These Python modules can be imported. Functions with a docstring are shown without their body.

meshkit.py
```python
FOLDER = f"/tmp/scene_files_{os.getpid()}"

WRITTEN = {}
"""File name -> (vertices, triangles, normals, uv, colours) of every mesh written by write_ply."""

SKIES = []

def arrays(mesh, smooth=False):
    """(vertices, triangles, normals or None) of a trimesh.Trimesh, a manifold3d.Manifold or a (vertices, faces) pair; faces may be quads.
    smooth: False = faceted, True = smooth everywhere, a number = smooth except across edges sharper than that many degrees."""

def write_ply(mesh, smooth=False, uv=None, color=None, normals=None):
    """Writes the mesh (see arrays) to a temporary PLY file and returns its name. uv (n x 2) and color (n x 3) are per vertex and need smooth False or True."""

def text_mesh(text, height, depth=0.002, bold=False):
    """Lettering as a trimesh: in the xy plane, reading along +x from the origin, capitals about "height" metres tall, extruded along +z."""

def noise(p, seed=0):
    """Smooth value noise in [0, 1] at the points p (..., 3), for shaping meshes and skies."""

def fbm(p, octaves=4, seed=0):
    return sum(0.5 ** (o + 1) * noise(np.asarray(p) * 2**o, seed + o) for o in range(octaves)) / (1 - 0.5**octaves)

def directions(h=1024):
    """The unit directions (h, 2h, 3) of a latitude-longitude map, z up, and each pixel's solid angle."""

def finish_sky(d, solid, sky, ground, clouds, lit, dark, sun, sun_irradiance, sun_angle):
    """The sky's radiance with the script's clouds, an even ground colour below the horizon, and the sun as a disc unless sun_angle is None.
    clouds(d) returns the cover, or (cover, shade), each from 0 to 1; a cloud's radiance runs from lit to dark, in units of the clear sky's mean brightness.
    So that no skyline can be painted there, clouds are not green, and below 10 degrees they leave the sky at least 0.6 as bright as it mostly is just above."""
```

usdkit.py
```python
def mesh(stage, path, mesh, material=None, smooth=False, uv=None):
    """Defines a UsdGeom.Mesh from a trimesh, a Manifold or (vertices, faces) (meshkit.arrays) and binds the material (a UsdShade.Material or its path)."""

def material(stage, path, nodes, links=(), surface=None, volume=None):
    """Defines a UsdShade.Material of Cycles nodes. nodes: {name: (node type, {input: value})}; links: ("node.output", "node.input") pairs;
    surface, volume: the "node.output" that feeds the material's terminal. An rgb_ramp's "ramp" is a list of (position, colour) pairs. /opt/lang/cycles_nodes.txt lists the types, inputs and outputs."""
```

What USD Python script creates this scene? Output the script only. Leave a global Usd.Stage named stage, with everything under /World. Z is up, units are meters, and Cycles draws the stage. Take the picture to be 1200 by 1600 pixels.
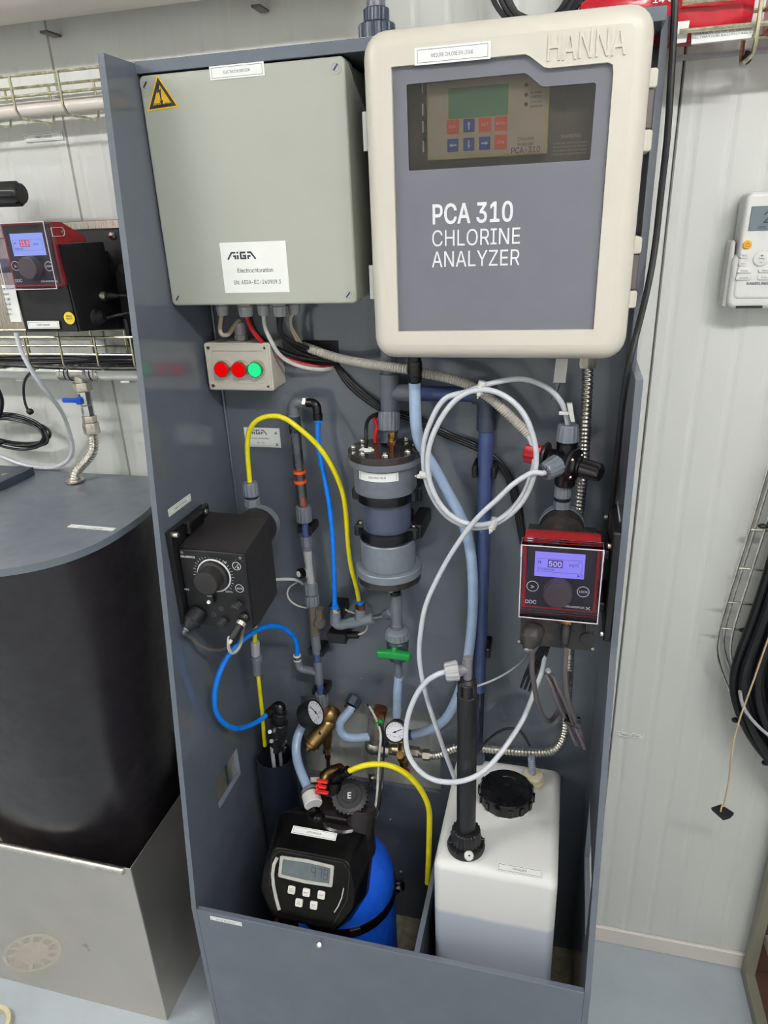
import math
import numpy as np, trimesh, usdkit, meshkit
import manifold3d as mf
from shapely.geometry import Polygon, Point, box as shbox, LineString
from shapely import affinity
from scipy.interpolate import CubicSpline
from pxr import Usd, UsdGeom, UsdLux, Gf, Sdf, UsdShade

stage = Usd.Stage.CreateInMemory()
UsdGeom.SetStageUpAxis(stage, 'Z'); UsdGeom.SetStageMetersPerUnit(stage, 1.0)
world = UsdGeom.Xform.Define(stage, '/World'); stage.SetDefaultPrim(world.GetPrim())
UsdGeom.Scope.Define(stage, '/World/Looks')

# ---------------------------------------------------------------- camera, exposure, lamps
CAM_POS = (0.0, -1.2, 1.638)
CAM_RIGHT = (0.96916347, 0.24335811, -0.03871701)
CAM_UP = (-0.05906877, 0.38196966, 0.92228524)
CAM_FWD = (-0.23923432, 0.89155819, -0.3845659)
cam = UsdGeom.Camera.Define(stage, '/World/camera')
cam.AddTransformOp().Set(Gf.Matrix4d(*CAM_RIGHT, 0, *CAM_UP, 0, *[-v for v in CAM_FWD], 0, *CAM_POS, 1))
cam.CreateHorizontalApertureAttr(36.0); cam.CreateVerticalApertureAttr(48.0)
cam.CreateFocalLengthAttr(32.952)
cam.CreateClippingRangeAttr(Gf.Vec2f(0.02, 100))
cam.CreateExposureAttr(0.0)
LAMP_WATT = 113.0          # emission strength of the ceiling battens' diffusers
# battens: (x centre, y centre, length), under the ceiling in front of the wall
BATTENS = [(-1.95, -1.36, 1.25), (.66, -1.42, 1.2)]

# ---------------------------------------------------------------- helpers: naming, things, parts
USED = {}
def numbered(path_name):
    n = USED.get(path_name, 0); USED[path_name] = n + 1
    return path_name if n == 0 else f'{path_name}_{n:03d}'
def meta(prim, label=None, cat=None, group=None, kind=None):
    for k, v in (('label', label), ('category', cat), ('group', group), ('kind', kind)):
        if v: prim.SetCustomDataByKey(k, v)
class Thing:
    """An Xform at the thing's base; add() takes meshes in its own frame, addw() in world coordinates."""
    def __init__(s, name, label=None, cat=None, loc=(0, 0, 0), rot=None, group=None, kind=None):
        s.path = numbered('/World/' + name)
        s.m = np.eye(4); s.m[:3, 3] = loc
        if rot is not None: s.m[:3, :3] = rot
        x = UsdGeom.Xform.Define(stage, s.path)
        x.AddTransformOp().Set(Gf.Matrix4d(*s.m.T.ravel().tolist()))
        meta(x.GetPrim(), label, cat, group, kind); s.prim = x.GetPrim(); s.inv = np.linalg.inv(s.m)
    def add(s, name, mesh, mat, label=None, parent=None, smooth=35, kind=None):
        path = numbered((parent or s.path) + '/' + name)
        if name == 'lettering': kind = 'stuff'
        p = usdkit.mesh(stage, path, mesh, MAT[mat], smooth=smooth)
        meta(p.GetPrim(), label, kind=kind)
        return path
    def addw(s, name, mesh, mat, label=None, parent=None, smooth=35, kind=None):
        mesh = mesh.copy(); mesh.apply_transform(s.inv)
        return s.add(name, mesh, mat, label, parent, smooth, kind)
def single(name, mesh, mat, label=None, cat=None, group=None, kind=None, smooth=35):
    """A thing that is one mesh given in world coordinates; its origin is its base."""
    b = mesh.bounds; o = np.array([(b[0, 0] + b[1, 0]) / 2, (b[0, 1] + b[1, 1]) / 2, b[0, 2]])
    mesh = mesh.copy(); mesh.apply_translation(-o)
    path = numbered('/World/' + name)
    p = usdkit.mesh(stage, path, mesh, MAT[mat], smooth=smooth)
    UsdGeom.Xformable(p).AddTranslateOp().Set(Gf.Vec3d(*o.tolist()))
    meta(p.GetPrim(), label, cat, group, kind)
    return path

# ---------------------------------------------------------------- helpers: shapes
V = lambda *a: np.array(a, float)
def join(*ms):
    ms = [m for m in (ms[0] if len(ms) == 1 and isinstance(ms[0], (list, tuple)) else ms) if m is not None]
    return trimesh.util.concatenate(ms)
def hull(pts):
    return trimesh.convex.convex_hull(np.asarray(pts, float))
def box(x0, x1, y0, y1, z0, z1, c=0.001):
    c = min(c, (x1 - x0) * .45, (y1 - y0) * .45, (z1 - z0) * .45)
    if c <= 1e-5:
        m = trimesh.creation.box([x1 - x0, y1 - y0, z1 - z0]); m.apply_translation([(x0 + x1) / 2, (y0 + y1) / 2, (z0 + z1) / 2]); return m
    P_ = []
    for sx in (0, 1):
        for sy in (0, 1):
            for sz in (0, 1):
                X, Y, Z = (x0, x1)[sx], (y0, y1)[sy], (z0, z1)[sz]
                dx, dy, dz = c * (1 - 2 * sx), c * (1 - 2 * sy), c * (1 - 2 * sz)
                P_ += [(X, Y + dy, Z + dz), (X + dx, Y, Z + dz), (X + dx, Y + dy, Z)]
    return hull(P_)
def hexa(front, back, c=0.0):
    """A box-like hull from its 4 front and 4 back corners."""
    return hull(list(front) + list(back))
def rrect(w, h, r, n=6, cx=0, cz=0):
    if r <= 0: return shbox(cx - w / 2, cz - h / 2, cx + w / 2, cz + h / 2)
    return affinity.translate(shbox(-w / 2 + r, -h / 2 + r, w / 2 - r, h / 2 - r).buffer(r, quad_segs=n), cx, cz)
def upright(m):          # xy-plane shape extruded along +z  ->  xz-plane, facing -y
    m.apply_transform(np.array([[1, 0, 0, 0], [0, 0, -1, 0], [0, 1, 0, 0], [0, 0, 0, 1.0]])); return m
def plate(poly, y0, y1):
    """A shapely polygon in x,z extruded from y0 (front) to y1 (back)."""
    geoms = getattr(poly, 'geoms', [poly])
    m = join([trimesh.creation.extrude_polygon(g, abs(y1 - y0), engine='earcut') for g in geoms])
    m = upright(m); m.apply_translation([0, max(y0, y1), 0]); return m
def pillow(poly, y0, y1, b, steps=4, back=0.0):
    """A convex polygon in x,z from y0 (front) to y1 with its front rim rounded by b (and the back rim by "back")."""
    P_ = []
    for k in range(steps + 1):
        a = math.pi / 2 * k / steps
        q = poly.buffer(-b * (1 - math.sin(a)), join_style=1)
        P_ += [(x, y0 + b * (1 - math.cos(a)), z) for x, z in q.exterior.coords]
    if back:
        for k in range(steps + 1):
            a = math.pi / 2 * k / steps
            q = poly.buffer(-back * (1 - math.sin(a)), join_style=1)
            P_ += [(x, y1 - back * (1 - math.cos(a)), z) for x, z in q.exterior.coords]
    else: P_ += [(x, y1, z) for x, z in poly.exterior.coords]
    return hull(P_)
def frame_to(d, up=None):
    d = np.asarray(d, float); d = d / np.linalg.norm(d)
    a = np.array(up if up is not None else ((0, 0, 1.0) if abs(d[2]) < .9 else (1.0, 0, 0)), float)
    x = np.cross(a, d); x /= np.linalg.norm(x); y = np.cross(d, x)
    return np.stack([x, y, d], 1)
def lathe(prof, p0=(0, 0, 0), d=(0, 0, 1), n=28, up=None):
    """Profile of (radius, height) pairs turned about the axis through p0 along d; ends are closed."""
    prof = [(max(r, 0), h) for r, h in prof]
    if prof[0][0] > 1e-6: prof = [(0, prof[0][1])] + prof
    if prof[-1][0] > 1e-6: prof = prof + [(0, prof[-1][1])]
    R = frame_to(d, up); ang = np.arange(n) * 2 * np.pi / n
    vs, rings = [], []
    for r, h in prof:
        if r < 1e-6: rings.append([len(vs)]); vs.append((0, 0, h))
        else:
            rings.append(list(range(len(vs), len(vs) + n))); vs += [(r * math.cos(t), r * math.sin(t), h) for t in ang]
    fs = []
    for a, b in zip(rings[:-1], rings[1:]):
        for j in range(n):
            k = (j + 1) % n
            if len(a) == 1 and len(b) == 1: continue
            if len(a) == 1: fs.append((a[0], b[k], b[j]))
            elif len(b) == 1: fs.append((a[j], a[k], b[0]))
            else: fs += [(a[j], a[k], b[k]), (a[j], b[k], b[j])]
    fs = [(a, b, c) for a, b, c in fs]
    v = np.array(vs) @ R.T + np.asarray(p0, float)
    m = trimesh.Trimesh(v, np.array(fs), process=False)
    if m.volume < 0: m.invert()
    return m
def cyl(p0, p1, r, r1=None, n=24, c=0.0):
    p0, p1 = np.asarray(p0, float), np.asarray(p1, float); L = np.linalg.norm(p1 - p0); r1 = r if r1 is None else r1
    prof = [(r, 0), (r1, L)] if not c else [(r - c, 0), (r, c), (r1, L - c), (r1 - c, L)]
    return lathe(prof, p0, p1 - p0, n)
def pipe(p0, p1, r, ri, n=28):
    p0, p1 = np.asarray(p0, float), np.asarray(p1, float); L = np.linalg.norm(p1 - p0)
    m = lathe([(ri, 0), (r, 0), (r, L), (ri, L)], p0, p1 - p0, n)
    return ring([(ri, 0), (r, 0), (r, L), (ri, L)], p0, p1 - p0, n)
def ring(prof, p0, d, n=28):
    """A closed profile turned about an axis (a hollow ring)."""
    R = frame_to(d); ang = np.arange(n) * 2 * np.pi / n; k = len(prof)
    v = np.array([(r * math.cos(t), r * math.sin(t), h) for t in ang for r, h in prof]) @ R.T + np.asarray(p0, float)
    f = []
    for i in range(n):
        for j in range(k):
            a, b, c, d_ = i * k + j, ((i + 1) % n) * k + j, ((i + 1) % n) * k + (j + 1) % k, i * k + (j + 1) % k
            f += [(a, b, c), (a, c, d_)]
    m = trimesh.Trimesh(v, np.array(f), process=False)
    if m.volume < 0: m.invert()
    return m
def ribbed(p0, p1, r, ribs=16, depth=0.06, r1=None, c=0.08):
    """A knurled nut or cap: a gear-edged cylinder with chamfered ends."""
    p0, p1 = np.asarray(p0, float), np.asarray(p1, float); L = np.linalg.norm(p1 - p0); R = frame_to(p1 - p0)
    r1 = r if r1 is None else r1
    n = ribs * 4; ang = np.arange(n) * 2 * np.pi / n
    f = np.array([1 if (i % 4) < 2 else 1 - depth for i in range(n)])
    lv = [(0, 0.86 * r, 1), (c * L, r, 0), ((1 - c) * L, r1, 0), (L, 0.9 * r1, 1)]
    vs = [(0, 0, 0)]; fs = []
    for h, rr, flat in lv:
        q = np.ones(n) * (1 - depth) if flat else f
        vs += [(rr * a * math.cos(t), rr * a * math.sin(t), h) for a, t in zip(q, ang)]
    vs.append((0, 0, L))
    for j in range(n):
        k = (j + 1) % n
        fs.append((0, 1 + k, 1 + j))
        for i in range(3):
            a, b = 1 + i * n, 1 + (i + 1) * n
            fs += [(a + j, a + k, b + k), (a + j, b + k, b + j)]
        fs.append((1 + 3 * n + j, 1 + 3 * n + k, len(vs) - 1))
    m = trimesh.Trimesh(np.array(vs) @ R.T + p0, np.array(fs), process=False)
    if m.volume < 0: m.invert()
    return m
def nut(p0, p1, r, n=6):
    p0, p1 = np.asarray(p0, float), np.asarray(p1, float); L = np.linalg.norm(p1 - p0)
    return lathe([(r * .93, 0), (r, L * .1), (r, L * .9), (r * .93, L)], p0, p1 - p0, n)
def smoothed(pts, step=0.008, closed=False):
    pts = np.asarray(pts, float)
    if closed: pts = np.vstack([pts, pts[:1]])
    t = np.r_[0, np.cumsum(np.sqrt(np.linalg.norm(np.diff(pts, axis=0), axis=1)))]
    cs = CubicSpline(t, pts, bc_type='periodic' if closed else 'natural')
    L = np.linalg.norm(np.diff(pts, axis=0), axis=1).sum()
    n = max(int(L / step), 4 * (len(pts) - 1))
    q = cs(np.linspace(0, t[-1], n + 1))
    return q[:-1] if closed else q
def sweep(path, r, n=10, closed=False, radii=None):
    p = np.asarray(path, float); N = len(p)
    T = np.roll(p, -1, 0) - np.roll(p, 1, 0) if closed else np.gradient(p, axis=0)
    T /= np.linalg.norm(T, axis=1, keepdims=True) + 1e-12
    u = np.cross(T[0], (0, 0, 1.0) if abs(T[0][2]) < .9 else (1.0, 0, 0)); u /= np.linalg.norm(u)
    ang = np.arange(n) * 2 * np.pi / n; vs = []
    rr = np.full(N, r) if radii is None else np.asarray(radii)
    for i in range(N):
        u = u - T[i] * (u @ T[i]); u /= np.linalg.norm(u); w = np.cross(T[i], u)
        vs.append(p[i] + rr[i] * (np.cos(ang)[:, None] * u + np.sin(ang)[:, None] * w))
    vs = np.vstack(vs); fs = []
    for i in range(N if closed else N - 1):
        a, b = i * n, ((i + 1) % N) * n
        for j in range(n):
            k = (j + 1) % n; fs += [(a + j, a + k, b + k), (a + j, b + k, b + j)]
    if not closed:
        c0, c1 = len(vs), len(vs) + 1; vs = np.vstack([vs, p[:1], p[-1:]]); e = (N - 1) * n
        for j in range(n):
            k = (j + 1) % n; fs += [(c0, k, j), (c1, e + j, e + k)]
    m = trimesh.Trimesh(vs, np.array(fs), process=False)
    if m.volume < 0: m.invert()
    return m
def hose(pts, r, n=10, step=0.008, closed=False):
    return sweep(smoothed(pts, step, closed), r, n, closed)
def corrugated(pts, r, pitch, depth, n=16, k=6):
    """A bellows hose: rounded ridges around the path."""
    q = smoothed(pts, 0.004); s = np.r_[0, np.cumsum(np.linalg.norm(np.diff(q, axis=0), axis=1))]
    t = np.arange(0, s[-1], pitch / k); q = np.stack([np.interp(t, s, q[:, j]) for j in range(3)], 1)
    return sweep(q, r, n, radii=r - depth * (0.5 - 0.5 * np.cos(2 * np.pi * np.arange(len(t)) / k)) ** 2)
def elbow(p0, pc, p1, r, n=18, bend=1.0):
    """A mitre-rounded pipe bend from p0 by the corner pc to p1."""
    p0, pc, p1 = map(lambda a: np.asarray(a, float), (p0, pc, p1))
    a, b = pc + (p0 - pc) * min(1, bend * r * 1.4 / np.linalg.norm(p0 - pc)), pc + (p1 - pc) * min(1, bend * r * 1.4 / np.linalg.norm(p1 - pc))
    q = [p0] + [(1 - t) ** 2 * a + 2 * t * (1 - t) * pc + t * t * b for t in np.linspace(0, 1, 9)] + [p1]
    out = [q[0]]
    for x in q[1:]:
        if np.linalg.norm(x - out[-1]) > 1e-5: out.append(x)
    return sweep(out, r, n)
def sphere(c, r, s=2, squash=(1, 1, 1)):
    m = trimesh.creation.icosphere(s, r); m.apply_scale(squash); m.apply_translation(c); return m
def text(s, h, w=None, at=(0, 0, 0), depth=0.0003, bold=False, anchor='l', tight=None):
    """Lettering in the xz plane facing -y; h = capital height; w = forced width."""
    m = meshkit.text_mesh(s, h, depth, bold)
    b = m.bounds; W = b[1, 0] - b[0, 0]
    m.apply_translation([-b[0, 0], 0, 0])
    if w: m.apply_scale([w / W, 1, 1]); W = w
    m.apply_translation([{'l': 0, 'c': -W / 2, 'r': -W}[anchor], 0, 0])
    m = upright(m); m.apply_translation(at); return m
def line2d(x0, z0, x1, z1, t, y, depth=0.0003):
    return plate(LineString([(x0, z0), (x1, z1)]).buffer(t / 2, cap_style=2), y - depth, y)
def outline(cx, cz, w, h, t, y, depth=0.0003):
    o = shbox(cx - w / 2, cz - h / 2, cx + w / 2, cz + h / 2)
    return plate(o.difference(o.buffer(-t, join_style=2)), y - depth, y)
def rotm(yaw=0, pitch=0, roll=0):
    a, b, c = np.radians([yaw, pitch, roll])
    Rz = np.array([[math.cos(a), -math.sin(a), 0], [math.sin(a), math.cos(a), 0], [0, 0, 1]])
    Rx = np.array([[1, 0, 0], [0, math.cos(b), -math.sin(b)], [0, math.sin(b), math.cos(b)]])
    Ry = np.array([[math.cos(c), 0, math.sin(c)], [0, 1, 0], [-math.sin(c), 0, math.cos(c)]])
    return Rz @ Rx @ Ry
def moved(m, R=None, t=(0, 0, 0)):
    m = m.copy(); M_ = np.eye(4); M_[:3, 3] = t
    if R is not None: M_[:3, :3] = R
    m.apply_transform(M_); return m
def sticker(t, centre, w, h, words, R=None, th=None, border=True, face='paper', ink='ink', parent=None, tw=None, label=None, size=None):
    """A small printed label (plate > lettering) lying on a face whose frame is R (x right, -y outwards, z up)."""
    R = np.eye(3) if R is None else R
    p = t.addw('label_plate', moved(box(-w / 2, w / 2, -0.0006, 0.0004, -h / 2, h / 2, 0.0001), R, centre), face, label, parent)
    if p.count('/') > 4: p = parent
    ms = []
    if border: ms.append(outline(0, 0, w * .93, h * .76, max(h * .03, .00025), -0.0006, 0.0002))
    if words: ms.append(text(words, th or h * .3, tw, (0, -0.0006, -(th or h * .3) / 2), 0.0002, anchor='c'))
    if ms: t.addw('lettering', moved(join(ms), R, centre), ink, None, p, smooth=False)
    return p
FACE_R = np.array([[0, -1, 0], [1, 0, 0], [0, 0, 1.0]])     # a face looking along +x: its right is +y
FACE_UP = np.array([[1, 0, 0], [0, 0, 1], [0, -1, 0.0]]).T  # a face looking up: its top is +y

# ---------------------------------------------------------------- materials
MAT = {}
def lin(c):
    if isinstance(c, str): c = [int(c[i:i + 2], 16) / 255 for i in (1, 3, 5)]
    return tuple(v / 12.92 if v <= .04045 else ((v + .055) / 1.055) ** 2.4 for v in c)
def mat(name, color, rough=0.4, metal=0.0, var=0.06, scale=40, spec=0.5, bump=0.0, bscale=300, trans=0.0, ior=1.5, sss=0.0, coat=0.0, emit=0.0, rvar=0.08, dirt=None, stretch=None):
    """A principled surface whose colour and gloss vary a little with a noise in object space."""
    c = np.array(lin(color))
    nodes = {'tc': ('texture_coordinate', {}), 'n': ('noise_texture', {'scale': scale, 'detail': 4.0, 'roughness': 0.6}),
             'r': ('rgb_ramp', {'ramp': [(0.3, tuple(c * (1 - var))), (0.7, tuple(np.minimum(c * (1 + var), 1)))]}),
             'm': ('map_range', {'from_min': 0.3, 'from_max': 0.7, 'to_min': max(rough - rvar, .02), 'to_max': min(rough + rvar, 1)}),
             'p': ('principled_bsdf', {'metallic': metal, 'specular_ior_level': spec, 'transmission_weight': trans, 'ior': ior, 'coat_weight': coat, 'subsurface_weight': sss, 'subsurface_radius': (1, 1, 1), 'subsurface_scale': 0.004})}
    links = [('n.fac', 'r.fac'), ('n.fac', 'm.value'), ('m.result', 'p.roughness')]
    if stretch: nodes['mp'] = ('mapping', {'scale': stretch}); links += [('tc.object', 'mp.vector'), ('mp.vector', 'n.vector')]
    else: links.append(('tc.object', 'n.vector'))
    last = 'r.color'
    if dirt:
        dc, thr, ds = dirt
        nodes['dn'] = ('noise_texture', {'scale': ds, 'detail': 6.0, 'roughness': 0.7}); nodes['dr'] = ('rgb_ramp', {'ramp': [(thr, (0, 0, 0)), (min(thr + .12, 1), (1, 1, 1))]})
        nodes['dm'] = ('mix', {'color2': lin(dc)})
        links += [('tc.object', 'dn.vector'), ('dn.fac', 'dr.fac'), ('dr.color', 'dm.fac'), (last, 'dm.color1')]; last = 'dm.color'
    links.append((last, 'p.base_color'))
    if emit: nodes['p'][1]['emission_strength'] = emit; links.append((last, 'p.emission_color'))
    if bump:
        nodes['bn'] = ('noise_texture', {'scale': bscale, 'detail': 3.0}); nodes['b'] = ('bump', {'strength': bump, 'distance': 0.002})
        links += [('tc.object', 'bn.vector'), ('bn.fac', 'b.height'), ('b.normal', 'p.normal')]
    MAT[name] = usdkit.material(stage, '/World/Looks/' + name, nodes, links, surface='p.BSDF')
def clear(name, tint, rough=0.03, body=0.0, body_color='#ffffff', ior=1.45):
    """A thin transparent sheet or tube: see-through, mirror-like at grazing angles, with a little milky body."""
    nodes = {'t': ('transparent_bsdf', {'color': lin(tint)}), 'g': ('glossy_bsdf', {'color': (1, 1, 1), 'roughness': rough}),
             'f': ('fresnel', {'IOR': ior}), 'x': ('mix_closure', {}), 'd': ('diffuse_bsdf', {'color': lin(body_color)}), 'y': ('mix_closure', {'fac': body}),
             'tc': ('texture_coordinate', {}), 'n': ('noise_texture', {'scale': 30.0}), 'r': ('map_range', {'to_min': max(body - .04, 0), 'to_max': min(body + .04, 1)})}
    links = [('f.fac', 'x.fac'), ('y.closure', 'x.closure1'), ('g.BSDF', 'x.closure2'), ('t.BSDF', 'y.closure1'), ('d.BSDF', 'y.closure2')]
    if body: links += [('tc.object', 'n.vector'), ('n.fac', 'r.value'), ('r.result', 'y.fac')]
    MAT[name] = usdkit.material(stage, '/World/Looks/' + name, nodes, links, surface='x.closure')
def glow(name, color, strength, var=0.05):
    nodes = {'tc': ('texture_coordinate', {}), 'n': ('noise_texture', {'scale': 20.0}), 'r': ('rgb_ramp', {'ramp': [(0.3, tuple(np.array(lin(color)) * (1 - var))), (0.7, lin(color))]}), 'e': ('emission', {'strength': strength})}
    MAT[name] = usdkit.material(stage, '/World/Looks/' + name, nodes, [('tc.object', 'n.vector'), ('n.fac', 'r.fac'), ('r.color', 'e.color')], surface='e.emission')

mat('wall_white', '#d0d2ce', 0.42, var=0.008, scale=2)
mat('ceiling_white', '#e8e8e4', 0.6, var=0.02, scale=3)
mat('cove_plastic', '#d8d0c8', 0.35, var=0.03, scale=4)
mat('skirting', '#dcd6cf', 0.4, var=0.03, scale=5)
mat('floor_paint', '#a6afb6', 0.32, var=0.05, scale=6, bump=0.1, bscale=120, dirt=('#4d5258', 0.70, 22))
mat('pvc_sheet', '#5f6671', 0.15, var=0.04, scale=5, rvar=0.05, ior=1.7)
mat('pvc_edge', '#7c8a99', 0.35, var=0.05, scale=12)
mat('pvc_pipe', '#6a6e78', 0.28, var=0.05, scale=20)
mat('pvc_grey_light', '#737b84', 0.33, var=0.05, scale=20)
mat('pvc_dark', '#3a4353', 0.3, var=0.06, scale=20)
mat('pvc_blue_tint', '#44527e', 0.22, var=0.08, scale=14)
mat('abs_grey_box', '#a6a99f', 0.42, var=0.015, scale=8, bump=0.03, bscale=400)
mat('abs_cream', '#c8c3b8', 0.38, var=0.015, scale=6)
mat('panel_grey', '#6d6e77', 0.16, var=0.02, scale=6)
mat('nylon_white', '#c9c8c6', 0.45, var=0.03)
mat('gland_grey', '#a9a9ad', 0.45, var=0.04)
mat('paper', '#e6e8e4', 0.55, var=0.015)
mat('ink', '#33353a', 0.6, var=0.05)
mat('ink_grey', '#6d7076', 0.6, var=0.05)
mat('print_white', '#d9dade', 0.5, var=0.03)
mat('warning_yellow', '#e8b818', 0.4, var=0.03)
mat('black_plastic', '#17171a', 0.42, var=0.12, scale=25, bump=0.06, bscale=500)
mat('black_gloss', '#0e0e11', 0.2, var=0.1, scale=25)
mat('black_dusty', '#292627', 0.5, var=0.15, scale=18, bump=0.08, bscale=400, dirt=('#4a443f', 0.60, 9))
mat('black_rubber', '#121318', 0.5, var=0.12, scale=30)
mat('cable_black', '#17181c', 0.42, var=0.1, scale=60)
mat('cable_grey', '#5b5457', 0.45, var=0.08, scale=60)
mat('cable_white', '#cfcac2', 0.45, var=0.04, scale=60)
mat('cable_beige', '#b9a993', 0.5, var=0.05, scale=60)
mat('cable_red', '#b3161f', 0.4, var=0.06, scale=60)
mat('red_plastic', '#a81c22', 0.38, var=0.06, scale=30)
mat('red_bag', '#b21226', 0.22, var=0.12, scale=14, bump=0.25, bscale=30)
mat('orange_plastic', '#ef5a12', 0.4, var=0.05, scale=60)
mat('green_plastic', '#0d8a3c', 0.3, var=0.05, scale=40)
mat('blue_plastic', '#1450c4', 0.35, var=0.06, scale=40)
mat('blue_tube', '#0a7ff0', 0.3, var=0.03, scale=60)
mat('yellow_tube', '#e2d610', 0.32, var=0.03, scale=60)
mat('blue_vessel', '#1a60e4', 0.28, var=0.07, scale=16, bump=0.12, bscale=60)
mat('hdpe_white', '#d9d9d8', 0.45, var=0.02, scale=8, sss=0.15)
mat('hose_milky', '#9fb4d2', 0.28, var=0.05, scale=30, spec=0.6)
mat('tube_white', '#c6cad2', 0.3, var=0.03, scale=60, sss=0.1)
mat('conduit_beige', '#b7b2a8', 0.5, var=0.05, scale=60)
mat('stainless', '#dcd7ce', 0.26, metal=1.0, var=0.04, scale=40, rvar=0.05)
mat('stainless_sheet', '#d3ccc4', 0.46, metal=1.0, var=0.05, scale=9, rvar=0.07, dirt=('#857c74', 0.68, 14))
mat('stainless_brushed', '#bdb5ab', 0.3, metal=1.0, var=0.05, scale=12, stretch=(60, 60, 2))
mat('chrome', '#d8d8d8', 0.12, metal=1.0, var=0.03)
mat('nickel', '#dbd3c8', 0.36, metal=1.0, var=0.05)
mat('zinc_wire', '#c9c3a6', 0.3, metal=1.0, var=0.08, scale=50)
mat('brass', '#a5793c', 0.3, metal=1.0, var=0.1, scale=40)
mat('bronze', '#94794f', 0.42, metal=1.0, var=0.12, scale=40)
mat('copper_dirty', '#8a5a3e', 0.4, metal=1.0, var=0.15, scale=50)
mat('tank_black', '#252125', 0.27, var=0.06, scale=6, bump=0.02, bscale=10, ior=1.6)
mat('tank_lid_grey', '#6b737c', 0.28, var=0.04, scale=6)
mat('smoked_acrylic', '#332f2e', 0.1, var=0.05, scale=20)
mat('lcd_green', '#6a9c80', 0.2, var=0.03, scale=20)
mat('lcd_grey', '#6d7a80', 0.2, var=0.05, scale=20)
mat('lcd_dark', '#26343c', 0.4, var=0.05)
mat('keypad_face', '#c0b7ae', 0.35, var=0.03)
mat('keypad_rim', '#c9bd88', 0.35, var=0.03)
mat('key_red', '#e8604f', 0.35, var=0.03)
mat('key_blue', '#3550b8', 0.35, var=0.03)
mat('key_white', '#d8d6cf', 0.4, var=0.03)
mat('dark_backplate', '#625c5a', 0.4, var=0.04)
mat('level_cap', '#c9c1a0', 0.45, var=0.04)
mat('gauge_face', '#e4e4ee', 0.35, var=0.02)
mat('remote_white', '#d6d6d4', 0.35, var=0.02)
mat('power_yellow', '#e8a81c', 0.4, var=0.04)
mat('speckle_floor', '#aaa58b', 0.55, var=0.3, scale=60, bump=0.3, bscale=90)
mat('cord_beige', '#c9b08a', 0.7, var=0.08, scale=90)
mat('white_residue', '#d8d8d6', 0.8, var=0.06, bump=0.5, bscale=200)
mat('wood_brown', '#5a4036', 0.5, var=0.15, scale=20, stretch=(1, 1, 12))
mat('tape_white', '#d5d6d8', 0.4, var=0.03)
mat('yellow_seal', '#e2c93a', 0.45, var=0.05)
clear('clear_cover', '#f6f4fa', rough=0.05, ior=1.22)
clear('clear_pane', '#e4e2de', rough=0.03)
clear('clear_tube', '#dfe3e8', body=0.04)
clear('clear_pvc', '#9aa6c0', body=0.06, body_color='#8fa0c8')
clear('water_tube', '#8ea6d6', rough=0.04, body=0.34, body_color='#5a76c0')
clear('gauge_glass', '#f4f4f8', rough=0.02)
glow('screen_violet', '#9a94ff', 1.0)
glow('screen_blue', '#9fb4ff', 1.0)
glow('lamp_red', '#e8080a', 1.0)
glow('lamp_green', '#2cf59a', 1.0)
glow('lamp_diffuser', '#fffdfb', LAMP_WATT, 0.01)
glow('led_green', '#4fd02a', 0.8)
glow('screen_print', '#6a5cb8', 0.8); glow('screen_letter', '#d9d2ff', 0.9); glow('value_red', '#e06a86', 0.9)
mat('clear_rim', '#cdbfc6', 0.25, var=0.05)
mat('reflection_tint', '#c2b8ad', 0.65, metal=0.25, var=0.08, scale=60)  # pale tone for the reflection painted on the tray front
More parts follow.
